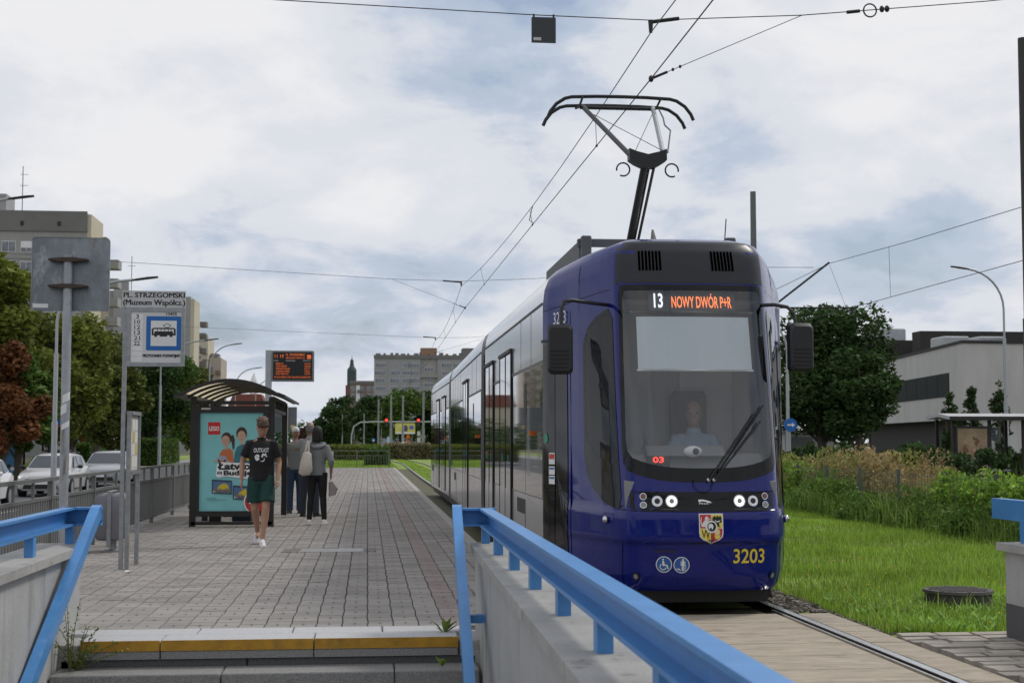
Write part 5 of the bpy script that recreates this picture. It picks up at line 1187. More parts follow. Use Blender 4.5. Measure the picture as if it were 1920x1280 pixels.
# woman seen from behind with tote bag
pw, _ = person('woman in grey hooded top and black trousers standing with her back turned', (-.86, 24.75, .068), R(176), 1.68, dict(hipL=(.085,0,.92), kneeL=(.11,-.01,.5), ankleL=(.135,.02,.085), kneeR=(-.11,-.01,.5), ankleR=(-.14,.02,.085), elbR=(-.26,.06,1.16), wriR=(-.25,-.02,.93), elbL=(.22,.03,1.15), wriL=(.14,-.18,1.1)), skin=(.30,.17,.12), hair=(.008,.007,.007), hairstyle='bob', top=(.20,.205,.21), sleeve='rolled', bottom=(.008,.008,.009), legs='slim', shoe=(.7,.7,.7), vox=.011, girth=.96, hood=True)
tote = thing('tote_bag', 'cream cotton tote bag hanging from the shoulder of the woman in grey', 'bag', (-1.02, 24.62, .9))
b = MB(); b.rings([[(x, y, z_) for x, z_ in ((-1.17+i,.96),(-1.10,.91+i),(-.98,.92+i),(-.93-i,1.0),(-.95-i,1.28),(-1.0,1.33-i),(-1.09,1.31-i),(-1.14+i,1.15))] for y, i in ((24.50,.03),(24.54,0),(24.61,0),(24.64,.03))]); o = b.build('pouch', mat('cotton', (.55,.50,.43), .9, var=.08, bump=.3, bscale=30), tote, True, 60)
b = MB(); b.tube([(-1.06,24.56,1.29),(-1.04,24.57,1.42),(-1.02,24.62,1.50),(-.99,24.75,1.475)], .012, 6, 1.8); b.tube([(-1.0,24.56,1.31),(-1.0,24.57,1.43),(-.99,24.62,1.50),(-.98,24.76,1.47)], .012, 6, 1.8); b.build('strap', MATS['cotton'], tote, True)
b = MB(); b.rings([[(x, y, z_) for x, z_ in ((-.66+i,.56),(-.54-i,.58),(-.50-i,.70),(-.60,.82),(-.66+i,.80))] for y, i in ((24.66,.02),(24.70,0),(24.80,0),(24.84,.02))]); tag(b.build('shopping_bag', mat('bag_grey_pink', (.30,.25,.24), .8, var=.1), smooth=True), 'small greyish bag held in the right hand of the woman in grey', 'bag')
person('grey-haired man in light grey shirt turned away beside the woman', (-1.10, 27.6, .068), R(165), 1.80, dict(elbL=(.30,-.02,1.26), wriL=(.12,-.16,1.36), ankleL=(.13,.02,.085), ankleR=(-.13,.02,.085), kneeL=(.12,-.01,.5), kneeR=(-.12,-.01,.5)), skin=(.34,.19,.14), hair=(.20,.19,.18), hairstyle='balding', top=(.30,.31,.335), bottom=(.03,.037,.055), shoe=(.012,.012,.013), vox=.012, girth=1.1, collar=True)
person('man in white cap, grey T-shirt and jeans standing beside the shelter', (-1.44, 28.9, .068), R(190), 1.72, dict(elbL=(.25,.03,1.15), wriL=(.27,-.04,.89), ankleL=(.11,.02,.085), ankleR=(-.10,.0,.085)), skin=(.33,.18,.13), hair=(.72,.72,.72), hairstyle='cap', top=(.22,.225,.235), bottom=(.035,.06,.12), shoe=(.06,.045,.035), vox=.012)
# driver at the desk
person('tram driver in light blue shirt sitting behind the windscreen', (TCX+.2, TY+1.33, .10), R(-14), 1.78, dict(elbL=(.27,-.16,1.16), wriL=(.16,-.38,1.10), elbR=(-.27,-.16,1.16), wriR=(-.16,-.38,1.10)), skin=(.45,.27,.20), hair=(.12,.10,.09), hairstyle='balding', top=(.32,.42,.55), lower=False, vox=.012, collar=True)
# people at the far side of the road and by the right shelter
for i, (x, y, c, lb_) in enumerate(((-16.1, 74, (.03,.035,.05), 'leftmost of three distant pedestrians in dark clothes under the trees'), (-15.6, 75, (.05,.06,.09), 'middle one of three distant pedestrians in dark clothes under the trees'), (-15.2, 74.5, (.03,.05,.10), 'rightmost of three distant pedestrians in dark clothes under the trees'))):
    person(lb_, (x, y, -.33), R(180+20*i), 1.75, skin=(.35,.2,.15), top=c, sleeve='long', bottom=(.02,.025,.04), shoe=(.03,.03,.03), vox=.03, face=False, group='pedestrians across the road')
person('white-haired person in grey shirt bending over by the right shelter', (19.1, 47.5, -.03), R(-70), 1.7, dict(elbL=(.2,-.5,.95), wriL=(.15,-.6,.75), elbR=(-.2,-.5,.95), wriR=(-.15,-.6,.75)), hair=(.6,.58,.55), top=(.16,.17,.2), bend=R(62), vox=.02, face=False)
person('bald man in dark T-shirt sitting in the right shelter', (21.4, 48.6, -.45), R(-30), 1.75, dict(kneeL=(.12,-.42,.86), ankleL=(.12,-.42,.5), kneeR=(-.12,-.42,.86), ankleR=(-.12,-.42,.5), elbL=(.25,-.25,1.12), wriL=(.12,-.42,1.0), elbR=(-.25,-.25,1.12), wriR=(-.12,-.42,1.0)), skin=(.5,.26,.2), hair=(.5,.26,.2), hairstyle='balding', top=(.04,.045,.06), bend=R(18), vox=.02, face=False)

# ------------------------------------------------------------------ cars
def car(name, label, x, y, paint, L_=4.4, W_=1.78, H_=1.47, group='cars on the road', hatch=True, grille=True, van=False, simple=False, far=False):
    """car facing -Y with its nose at local y=0"""
    t = thing(name, label, 'van' if van else 'car', (x, y, -.40), group, local=True)
    sx, sz, sy = W_/1.78, H_/1.47, L_/4.4
    def S_(p): return (p[0]*sx, p[1]*sy, p[2]*sz)
    # stations along the length: (y, half width, belt height, bottom height)
    st_ = [(-.02,.55,.60,.30),(.02,.72,.68,.22),(.15,.82,.74,.20),(.5,.87,.83,.20),(1.0,.885,.90,.20),(1.35,.89,.95,.20),(2.2,.89,.97,.20),(3.1,.89,1.0,.20),(3.8,.88,1.02,.21),(4.2,.84,1.0,.24),(4.36,.74,.9,.30),(4.40,.6,.75,.36)]
    rg = []
    for yv, hw, bt, bo in st_:
        mid = (bt+bo)/2
        pr = [(-hw*.80,bo),(hw*.80,bo),(hw*.98,bo+.08),(hw*1.0,mid),(hw*.985,bt-.12),(hw*.93,bt-.02),(hw*.80,bt+.012),(hw*.4,bt+.03),(-hw*.4,bt+.03),(-hw*.80,bt+.012),(-hw*.93,bt-.02),(-hw*.985,bt-.12),(-hw*1.0,mid),(-hw*.98,bo+.08)]
        rg.append([S_((a, yv, c)) for a, c in pr])
    b = MB(); b.rings(rg); bd = b.build('body', paint, t, True, 35)
    # greenhouse
    gh = [(1.05,.74,.93,.0),(1.9,.64,1.40,.02),(2.3,.63,1.46,.02),(3.0,.63,1.47,.02),(3.6,.62,1.42,.02),(4.15,.70,1.04,.0)] if hatch else [(1.05,.74,.93,0),(1.85,.64,1.38,.02),(2.3,.63,1.44,.02),(2.9,.63,1.44,.02),(3.25,.62,1.38,.02),(3.95,.68,1.02,0)]
    if van: gh = [(.75,.80,.93,0),(1.35,.78,1.75,.02),(1.7,.78,1.85,.02),(3.0,.78,1.86,.02),(4.1,.78,1.84,.02),(4.35,.78,1.0,0)]
    def roofpt(yv, f): return (np.interp(yv, [g[0] for g in gh], [g[1] for g in gh])*f, np.interp(yv, [g[0] for g in gh], [g[2] for g in gh]))
    rg = []
    for yv, hw, z_, _ in gh:
        base = .95 if yv > 1.2 else .92; lw = .80 if z_ > 1.1 else hw
        rg.append([S_(p) for p in ((-lw,yv,base),(-(lw*.3+hw*.7),yv,base+(z_-base)*.7),(-hw,yv,z_-.05 if z_ > 1.1 else z_),(-hw*.75,yv,z_),(hw*.75,yv,z_),(hw,yv,z_-.05 if z_ > 1.1 else z_),((lw*.3+hw*.7),yv,base+(z_-base)*.7),(lw,yv,base))])
    b = MB(); b.rings(rg); b.build('cabin', paint, t, True, 40)
    if far: return t
    def quad(ps, name_, m, off=(0,0,0)):
        b = MB(); b.add([Vector(S_(p))+Vector(off) for p in ps], [tuple(range(len(ps)))]); o = b.build(name_, m, t); 
        return o
    y0, y1 = gh[0][0], gh[1][0]; zA, zB = gh[0][2], gh[1][2]
    wsq = lambda f: (y0+(y1-y0)*f, zA+(zB-zA)*f)
    (ya, za_), (yb_, zb_) = wsq(.10), wsq(.93)
    dk = M_blackglass
    quad([(-.70,ya,za_),(.70,ya,za_),(.56,yb_,zb_),(-.56,yb_,zb_)], 'windscreen', mat('car_glass_dark', (.02,.022,.024), .04, var=0, spec=1.0), (0,-.012,.012))
    for sg in (-1, 1):
        zt = 1.40 if not van else 1.72
        quad([(sg*.80,1.45,.985),(sg*.80,2.22,.985),(sg*.665,2.22,zt-.02),(sg*.665,1.98,zt-.03)], 'side_window', MATS['car_glass_dark'], (sg*.014,0,0))
        if not van: quad([(sg*.80,2.30,.985),(sg*.80,3.02,.99),(sg*.66,3.0,zt-.01),(sg*.665,2.30,zt-.01)], 'side_window', MATS['car_glass_dark'], (sg*.014,0,0)); quad([(sg*.80,3.10,.995),(sg*.77,3.75,1.05),(sg*.665,3.45,zt-.04),(sg*.66,3.1,zt-.02)], 'side_window', MATS['car_glass_dark'], (sg*.014,0,0))
        # mirror
        b = MB(); b.ell(S_((sg*1.0, 1.62, 1.0)), (.10,.05,.07), 10, 6); b.tube([S_((sg*.86,1.62,.96)), S_((sg*.95,1.62,.98))], .02, 6); b.build('wing_mirror', paint if not grille else M_black, t, True)
        # headlights
        quad([(sg*.45,.015,.60),(sg*.72,.06,.62),(sg*.80,.20,.70),(sg*.62,.07,.69),(sg*.45,.03,.66)], 'headlight', mat('car_headlamp', (.5,.5,.5), .08, metal=.6, var=0, emit=(1,.97,.9), estr=.5), (sg*.01,-.03,.01))
        b = MB(); b.add([S_((sg*.895,1.25,.3)),S_((sg*.895,1.25,.9))][:0], []) if False else None
        quad([(sg*.893,2.26,.3),(sg*.893,2.27,.3),(sg*.893,2.27,.95),(sg*.893,2.26,.95)], 'door_gap', M_black, (sg*.004,0,0)); quad([(sg*.893,1.33,.35),(sg*.893,1.34,.35),(sg*.893,1.34,.92),(sg*.893,1.33,.92)], 'door_gap', M_black, (sg*.004,0,0))
        b = MB(); b.cbox(S_((sg*.90,2.1,.86)), (.03,.18,.03)); b.build('door_handle', paint, t)
        for yw in (.82, 3.50):
            b = MB(); cw_ = S_((sg*.80, yw, 0)); R_ = .315
            b.tube([(cw_[0]-.1,cw_[1],R_),(cw_[0]+.105,cw_[1],R_)], R_, 24); wl_ = b.build('wheel', M_rubber, t, True, 40)
            b = MB(); b.tube([(cw_[0]+sg*.09,cw_[1],R_),(cw_[0]+sg*.108,cw_[1],R_)], R_*.66, 18); b.build('rim', M_galv, wl_, True, 40)
            b = MB(); a0 = [S_((sg*.888, yw, 0))[0]]
            arch = [(cw_[1]+.38*math.cos(a), .30+.39*math.sin(a)) for a in np.linspace(-.1, math.pi+.1, 14)]
            b.add([(a0[0]+sg*.006, p, q_) for p, q_ in arch]+[(a0[0]+sg*.006, cw_[1], .25)], [(i, i+1, 14) for i in range(13)]); b.build('wheel_arch', M_black, t)
    if grille:
        quad([(-.55,-.02,.52),(.55,-.02,.52),(.50,-.02,.62),(-.50,-.02,.62)], 'grille', M_black, (0,-.015,0))
        b = MB(); b.tube([S_((-.45,-.05,.575)), S_((.45,-.05,.575))], .008, 6); b.build('grille_bar', M_chrome, t)
        for rx, rz_ in ((.075,.05),(.03,.045),(.06,.02)): b = MB(); b.tube([S_((rx*math.cos(a),-.055,.575+rz_*math.sin(a)+(.02 if rx == .06 else 0))) for a in np.linspace(0, 2*math.pi, 18)], .007, 5); b.build('badge', M_chrome, t)
    quad([(-.6,-.015,.28),(.6,-.015,.28),(.55,-.02,.42),(-.55,-.02,.42)], 'lower_intake', M_black, (0,-.012,0))
    quad([(-.26,-.03,.43),(.26,-.03,.43),(.26,-.03,.53),(-.26,-.03,.53)], 'number_plate', M_white, (0,-.02,0))
    if grille:
        for sg in (-1, 1): b = MB(); b.tube([S_((sg*.60,2.0,1.47)), S_((sg*.60,2.8,1.50)), S_((sg*.60,3.5,1.47))], .018, 6); b.build('roof_rail', M_black, t, True)
    return t
P_white = mat('car_white', (.70,.70,.70), .25, var=.02, coat=.6); P_silver = mat('car_silver', (.52,.51,.50), .3, metal=.35, var=.02, coat=.6); P_grey = mat('car_grey', (.30,.31,.33), .3, metal=.35, var=.02, coat=.6)
car('parked_car', 'white small hatchback cut off by the left picture edge', -11.25, 40.0, P_white, L_=3.9, W_=1.68, H_=1.46, grille=False)
car('parked_car', 'silver estate car with roof rails behind the square road sign pole', -11.2, 50.6, P_silver, L_=4.5, W_=1.78, H_=1.50)
car('parked_car', 'grey car behind the silver estate car, by the stop sign post', -11.15, 61, P_grey, L_=4.5, W_=1.8, H_=1.52, grille=False)
car('van', 'white van far off at the junction right of the traffic lights', 5.2, 215, P_white, van=True, far=True, L_=5, H_=1.5)
car('far_car', 'white car far off at the junction between the masts', 1.6, 205, P_white, far=True)
car('far_car', 'pale car far off at the junction near the tram rear', 9.0, 210, P_silver, far=True)

# ------------------------------------------------------------------ vegetation
def leafcloud(name, C, Rr, n, size, seed, m, parent=None, flat_=.5):
    """n diamond leaves scattered in clumps with centres C and radii Rr"""
    g = np.random.default_rng(seed); C = np.array(C); Rr = np.array(Rr); k = g.choice(len(C), n, p=Rr**2/np.sum(Rr**2))
    d = g.normal(size=(n, 3)); d /= np.linalg.norm(d, axis=1)[:, None]
    c = C[k]+d*(Rr[k]*g.uniform(.35, 1.08, n)**.6)[:, None]*np.array([1, 1, .85])
    a = g.normal(size=(n, 3)); a[:, 2] *= flat_; a /= np.linalg.norm(a, axis=1)[:, None]
    q = g.normal(size=(n, 3)); e = np.cross(a, q); e /= np.linalg.norm(e, axis=1)[:, None]
    s_ = size*g.uniform(.6, 1.4, n); a *= s_[:, None]; e *= (s_*.5)[:, None]
    V = np.stack([c-a, c+e, c+a, c-e], 1).reshape(-1, 3); F_2 = np.arange(n*4).reshape(-1, 4)
    return np_mesh(name, V, F_2, m, parent)
def leafmat(name, col, island=.45): return mat(name, col, .7, var=.35, scale=.35, island=island, spec=.25, trans=.25)
LM = [leafmat('leaf_green', (.085,.15,.028)), leafmat('leaf_dark', (.042,.082,.022)), leafmat('leaf_yellowgreen', (.15,.18,.03)), leafmat('leaf_rust', (.17,.07,.028)), leafmat('leaf_olive', (.11,.135,.03)), leafmat('leaf_grey', (.12,.12,.085)), leafmat('leaf_purple', (.08,.035,.035))]
def tree(label, x, y, h, r, m, seed, n=9000, leaf=.14, z0=-.4, low=.25, name='tree', group='trees', clumps=34, column=False):
    t = thing(name, label, 'tree', (x, y, z0), group); g = random.Random(seed)
    cz = h*(low+1)/2; rz_ = h*(1-low)/2
    b = MB(); tr_ = [(x, y, z0), (x+g.uniform(-.1,.1), y, z0+h*low), (x+g.uniform(-.3,.3), y+g.uniform(-.3,.3), z0+h*.6), (x, y, z0+h*.88)]
    r0 = .02*h+.04; b.tube(tr_, [r0*1.2, r0, r0*.6, r0*.15], 9)
    C_, R_ = [], []
    for i in range(clumps):
        while True:
            u, v, w_ = g.uniform(-1,1), g.uniform(-1,1), g.uniform(-1,1); q = u*u+v*v+w_*w_
            if .12 < q < 1: break
        taper = 1.0 if not column else .35+.65*(1-max(0, w_))
        nar = (1-.35*max(0, w_)**2)*(1-.25*max(0, -w_))*taper
        p = (x+u*r*.86*nar, y+v*r*.86*nar, z0+cz+w_*rz_*.88); C_.append(p); R_.append(r*g.uniform(.20, .40))
        if i % 3 == 0: 
            k = tr_[1] if p[2] < z0+h*.5 else tr_[2]; mid = [(k[j]+p[j])/2+g.uniform(-.1,.1) for j in range(3)]; b.tube([k, mid, p], [r0*.38, r0*.22, r0*.07], 6)
    b.build('trunk', M_bark, t, True)
    leafcloud('crown', C_, R_, n, leaf, seed, m, t); return t
TL = [(-17.1,70,11.2,2.7,2,'yellow-green tree left of the square road sign'), (-15.6,66,6.3,2.0,0,'lighter green tree in front, below the square road sign'), (-15.75,64,6.3,1.75,3,'rust-brown tree at the left picture edge'), (-17.0,84,9.9,2.9,2,'olive tree between square sign and stop sign'), (-18.2,98,10.2,3.2,4,'green tree directly left of the stop sign post'),
      (-19.3,78,10.4,2.9,5,'greyish tree behind the rust-brown tree'), (-17.8,118,9.8,3.2,1,'dark green tree behind the stop sign'), (-18.3,140,10.9,3.4,0,'tall green tree right of the stop sign'), (-19.8,165,11,3.8,4,'olive tree behind the shelter, left one'), (-20.5,108,8.2,2.6,3,'rusty tree in the gap below the stop sign panel'),
      (-16.4,76,8.6,2.6,2,'yellow-green tree behind the square road sign pole'), (-15.9,90,7.6,2.4,4,'olive tree between the two sign posts'), (-17.9,68,11.4,2.6,2,'tall yellow-green tree at the left picture edge'),
      (-24,60,9.5,3.2,1,'dark tree beyond the left edge bus shelter'), (-26,95,11,4,1,'dark tree in the second row across the road'), (-25,130,11,4.2,0,'green tree in the second row behind the stop sign')]
for i, (x, y, h, r, k, lb_) in enumerate(TL): tree(lb_, x, y, h, r, LM[k], 100+i, n=11000, leaf=.115+.0006*y, low=.14, group='trees across the road')
TR = [(21.6,66,8.7,3.5,1,'large dark tree right of the tram front'), (22.3,63,5.8,1.9,1,'lighter green tree beside the pale museum wall'), (18.6,80,8.4,3.0,1,'dark tree directly behind the right tram mirror')]
for i, (x, y, h, r, k, lb_) in enumerate(TR): tree(lb_, x, y, h, r, LM[k], 200+i, n=22000 if i == 0 else 9000, leaf=.13, low=.16, clumps=60 if i == 0 else 34, group='trees right of the tram', z0=-.05)
for i, (x, y, h, lb_) in enumerate(((30.4,72,4.3,'leftmost of three slim young trees before the museum'), (31.6,72,4.7,'middle one of three slim young trees before the museum'), (33.1,72,5.0,'rightmost of three slim young trees before the museum'))): tree(lb_, x, y, h, .62, LM[1], 230+i, n=3000, leaf=.08, low=.15, clumps=60, column=True, group='young trees before the museum', z0=-.05)
TCn = [(-6.0,262,8.0,3.4,1),(-4.6,300,12.0,5.5,1),(1.0,252,10.2,4.2,1),(5.5,240,11.6,4.5,0),(10.5,245,9.8,4.8,1),(16,240,10.5,5,1),(20,255,9.5,5,0),(-8.5,290,5.5,3.6,0),(25,250,10,5,1),(-12,310,5.5,4,6)]
TCl = ['far dark tree at the left foot of the small block', 'far tall tree left of the small block of flats', 'far tree before the small block of flats', 'far pointed green tree before the grey flats', 'far tree behind the billboard', 'far tree behind the right traffic light', 'far green tree partly behind the tram end', 'far tree behind the woman in grey', 'far tree hidden mostly by the tram end', 'far purplish tree at the end of the road']
for i, ((x, y, h, r, k), lb_) in enumerate(zip(TCn, TCl)): tree(lb_, x, y, h, r, LM[k], 300+i, n=5000, leaf=.34, low=.08, group='far trees', z0=-.1)
for i, (x, y, lb_) in enumerate(((-45,330,'far wood along the horizon left of the display'), )):
    g = random.Random(5); C_ = [(x_+g.uniform(-4,4), 380+g.uniform(-20,20), g.uniform(0, 3.5)) for x_ in np.linspace(-120, -6, 60)]; C_ += [(x_+g.uniform(-4,4), 420+g.uniform(-20,20), g.uniform(0, 8)) for x_ in np.linspace(28, 220, 80)]
    o = leafcloud('wood', C_, [5+g.uniform(-1,2) for _ in C_], 26000, .6, 41, LM[1]); tag(o, 'far belt of dark trees along the horizon', 'wood', kind='stuff')
def hedge(label, x0, x1, y0, y1, z0, z1, m, seed, n, leaf, name='hedge', cat='hedge', kind=None):
    g = np.random.default_rng(seed)
    t = thing(name, label, cat, ((x0+x1)/2, (y0+y1)/2, z0))
    b = MB(); b.bevbox((x0+.12,y0+.12,z0), (x1-.12,y1-.12,z1-.12), .1); b.build('core', mat('hedge_core', (.02,.03,.01), .9), t)
    f = g.integers(0, 4, n); X = g.uniform(x0, x1, n); Y = g.uniform(y0, y1, n); Z = g.uniform(z0, z1, n)
    Z[f == 0] = z1; Y[f == 1] = y0; X[f == 2] = x1; X[f == 3] = x0
    c = np.stack([X, Y, Z], 1)+g.normal(0, .05, (n, 3)); a = g.normal(size=(n, 3)); a /= np.linalg.norm(a, axis=1)[:, None]; e = np.cross(a, g.normal(size=(n, 3))); e /= np.linalg.norm(e, axis=1)[:, None]
    s_ = leaf*g.uniform(.6, 1.4, n); a *= s_[:, None]; e *= s_[:, None]*.55
    np_mesh('foliage', np.stack([c-a, c+e, c+a, c-e], 1).reshape(-1, 3), np.arange(n*4).reshape(-1, 4), m, t); return t
hedge('clipped green hedge across the road behind the stop sign', -18.6, -15.8, 112, 122, -.4, 1.7, LM[0], 1, 6000, .10)
hedge('second lower clipped hedge farther left across the road', -20.5, -18.9, 100, 108, -.4, 1.35, LM[0], 2, 4000, .10)
hedge('low yellow-green hedge behind the platform end fence', -9, 1.0, 118, 121, -.1, 1.2, LM[2], 3, 9000, .10)
hedge('dark clipped square bush behind the right end of the fence', -.1, 1.35, 92, 95, -.1, 1.15, LM[0], 4, 3500, .07)
hedge('brownish hedge of dry shrubs beyond the curved rails', 1.6, 9.5, 128, 131, -.1, 1.3, mat('leaf_dry', (.2,.17,.09), .8, var=.3, scale=.5, island=.4, trans=.2), 5, 9000, .11)
# wire fence on the right, overgrown
wfn = thing('wire_fence', 'green wire mesh fence overgrown with weeds along the lawn', 'fence', (9.9, 30, -.05))
M_fgreen = mat('fence_grey_green', (.09,.11,.10), .6, var=.1)
for k in range(20): y = 15.4+2.1*k*1.0; b = MB(); b.box((9.875, y-.03, -.06), (9.925, y+.03, .98)); b.build('post', M_fgreen, wfn)
b = MB()
for k in range(6): z_ = .08+k*.16; b.box((9.897, 14, z_-.004), (9.903, 56, z_+.004))
for k in range(300): y = 14+k*.14; b.box((9.8975, y-.003, 0), (9.9025, y+.003, .94))
b.build('wire_mesh', M_fgreen, wfn)
def weeds(name, label, boxes, n, leaf, seed, m, cat='weeds'):
    g = random.Random(seed); C_, R_ = [], []
    for (x0, x1, y0, y1, z0, z1, k) in boxes:
        for i in range(k): C_.append((g.uniform(x0,x1), g.uniform(y0,y1), g.uniform(z0,z1)*g.uniform(.5,1))); R_.append(g.uniform(.16,.38))
    return tag(leafcloud(name, C_, R_, n, leaf, seed, m, flat_=1.2), label, cat, kind='stuff')
weeds('weeds', 'leafy green weeds and vines climbing the wire fence', [(9.7,10.05,14,56,.05,.72,150)], 30000, .04, 21, leafmat('leaf_weed', (.13,.22,.04)))
weeds('weeds', 'bright green vine trailing along the top of the wire fence', [(9.8,10.1,15,24,.75,.98,36),(9.75,10.1,32,50,.7,1.0,40)], 9000, .045, 22, leafmat('leaf_bright', (.2,.33,.045)))
weeds('weeds', 'low bushy weeds at the foot of the fence', [(9.35,9.9,17,34,.0,.36,90)], 10000, .045, 23, leafmat('leaf_weed2', (.10,.18,.035)))
weeds('dry_weeds', 'tall dry brown and straw coloured weeds behind the wire fence', [(10.4,12.0,28,33,.1,1.4,120),(10.3,12.3,16,28,.0,.75,120),(10.4,12.3,33,55,.1,1.0,120)], 34000, .042, 24, leafmat('leaf_straw', (.33,.25,.12)))
weeds('goldenrod', 'pale yellow-green goldenrod thicket behind the wire fence', [(10.3,12.0,29,38,.1,1.3,110),(10.2,11.5,44,56,.0,1.1,60)], 30000, .042, 25, leafmat('leaf_gold', (.27,.28,.085)))
weeds('vine_hedge', 'dark green vine hedge across the side street', [(16,19.2,40,60,.2,1.45,120),(19.5,28,54,58,.2,1.3,110)], 26000, .10, 26, LM[1])
M_straw = mat('straw_stem', (.34,.25,.12), .85, var=.3, scale=.6, island=.35, trans=.2); M_tall = mat('tall_grass', (.2,.30,.06), .8, var=.35, scale=.6, island=.4, trans=.25)
tag(blades('tall_grass', 9000, (9.25, 9.95, 14, 56), .48, .006, 31, M_tall, z=-.05, lean=.7), 'tall uncut grass along the foot of the wire fence', 'grass', kind='stuff')
tag(blades('tall_grass', 8000, (10.1, 12.3, 14, 56), .8, .007, 32, M_tall, z=-.05, lean=.5), 'tall green grass stalks behind the wire fence', 'grass', kind='stuff')
tag(blades('dry_stalks', 5500, (10.2, 12.2, 24, 56), .85, .006, 33, M_straw, z=-.05, lean=.5), 'dry straw coloured stalks behind the wire fence', 'grass', kind='stuff')
tag(blades('grass_tufts', 5000, (4.15, 9.6, 11.2, 24), .17, .005, 34, mat('tuft_blade', (.27,.40,.07), .75, var=.3, scale=.6, island=.4, trans=.3), dens=1.5, lean=.9), 'lighter longer grass tufts scattered over the lawn', 'grass', kind='stuff')
tag(blades('dry_grass', 7000, (4.1, 9.7, 11.2, 34), .07, .0045, 35, M_straw, dens=1.4, lean=1.1), 'dry yellowish blades scattered through the lawn', 'grass', kind='stuff')
# plants growing out of the steps
def plant(label, x, y, z, h, spread, n, seed, m=LM[2], broad=False):
    t = thing('plant', label, 'plant', (x, y, z)); g = random.Random(seed); b = MB(); C_ = []
    lv = MB()
    for i in range(n):
        a = g.uniform(0, 2*math.pi); sp = spread*g.uniform(.2, 1); hh = h*g.uniform(.4, 1)
        p0 = Vector((x, y, z)); p2 = Vector((x+sp*math.cos(a), y+sp*math.sin(a)*.5, z+hh)); p1 = (p0+p2)/2+Vector((0,0,hh*.15))
        if broad:
            e = Vector((-math.sin(a), math.cos(a), 0))*.02; lv.add([p0, p1-e, p2, p1+e], [(0,1,2,3)])
        else:
            b.tube([p0, p1, p2], [.004,.003,.0015], 5)
            for k in range(14):
                f = .15+.85*k/13; p = p0.lerp(p1, f*2) if f < .5 else p1.lerp(p2, f*2-1); q = Vector((g.uniform(-1,1), g.uniform(-1,1), g.uniform(-.3,.8))).normalized()*g.uniform(.02,.04); e = q.cross(Vector((g.uniform(-1,1),g.uniform(-1,1),1))).normalized()*.008
                lv.add([p, p+q*.5+e, p+q, p+q*.5-e], [(0,1,2,3)])
    if not broad: b.build('stems', mat('stem', (.12,.12,.04), .8), t)
    lv.build('leaves', m, t)
LMp = leafmat('leaf_plant', (.16,.23,.045))
plant('tall thin weed growing beside the left end of the steps', -2.06, 10.32, -.15, .62, .10, 4, 1, LMp)
plant('bushy weed spreading over the left end of the top step', -2.02, 10.38, -.12, .34, .40, 16, 2, LMp)
plant('small broad-leaved weed at the right end of the paving', .58, 10.72, .06, .13, .13, 9, 3, LMp, True)
plant('small weed on the lower step at the right', .53, 10.12, -.09, .09, .09, 8, 4, LMp, True)
g = random.Random(9)
b = MB()
for i in range(60):
    x, y = g.uniform(4.3, 8), g.uniform(11.2, 18); b.ell((x, y, g.uniform(.02,.06)), (.012,.012,.008), 7, 4)
tag(b.build('dandelions', mat('dandelion', (.6,.42,.02), .7)), 'tiny yellow flowers dotted over the lawn', 'flowers', kind='stuff')
b = MB()
for i in range(260):
    x, y = g.uniform(4.3, 6.6), g.uniform(11.0, 13.5); a = g.uniform(0, 6.28)
    for k in range(4):
        a2 = a+k*1.6; p = Vector((x, y, -.02)); d = Vector((math.cos(a2), math.sin(a2), .7))*g.uniform(.05,.09); e = Vector((-math.sin(a2), math.cos(a2), 0))*.014; b.add([p, p+d*.6+e, p+d, p+d*.6-e], [(0,1,2,3)])
tag(b.build('broadleaf_weeds', leafmat('leaf_dock', (.2,.34,.07))), 'broad-leaved weeds among the grass near the crossing', 'weeds', kind='stuff')

# ------------------------------------------------------------------ street furniture far and near
def lamp_post(label, x, y, h, arm, m=M_lampgrey, z0=-.4, group='street lamps', curve=True):
    t = thing('street_lamp', label, 'street lamp', (x, y, z0), group); b = MB()
    b.tube([(x,y,z0),(x,y,z0+h*.32)], .09, 12); b.tube([(x,y,z0+h*.32),(x,y,z0+h*.36)], .095, 12); b.tube([(x,y,z0+h*.36),(x,y,z0+h*.66)], .07, 12); b.build('lower_pole', m, t, True)
    pts = [(x,y,z0+h*.66)]+[(x+arm*(1-math.cos(a)), y, z0+h*.8+h*.19*math.sin(a)) for a in np.linspace(0, 1.45, 9)]
    b = MB(); b.tube(pts, .045, 10); b.build('curved_arm', m, t, True)
    e = pts[-1]; s_ = math.copysign(1, arm); b = MB()
    b.rings([[(e[0]+s_*a, y+w_, e[2]+q+dz) for w_, q in ((-1*.09*f,-.02),(.09*f,-.02),(.10*f,.02),(0,.06*f),(-.10*f,.02))] for a, f, dz in ((-.05,.4,-.01),(.1,.9,.0),(.45,1,.05),(.75,.7,.09))]); b.build('lamp_head', M_black, t, True)
lamp_post('street lamp with pale pole beside the square road sign pole, arm to the right', -9.58, 45, 7.0, 2.6)
lamp_post('street lamp whose head shows above the left flats', -12.9, 45.5, 9.6, 1.9)
lamp_post('street lamp with white pole below the stop sign', -11.4, 80, 7.6, 2.7)
for i, (px_, y, lb_) in enumerate(((-9.5,98,'street lamp left of the shelter roof'), (-9.6,118,'street lamp above the middle of the shelter roof'), (-9.5,138,'street lamp right of the middle of the shelter roof'))): lamp_post(lb_, px_-1.2, y, 8.6 if i == 0 else 8.0, 1.6)
lamp_post('tall curved street lamp beside the pale museum building', 26.95, 58, 9.0, -1.75, z0=-.05)
lamp_post('street lamp between tram mirror and dark tree', 17.45, 58, 6.6, -.9, z0=-.05)
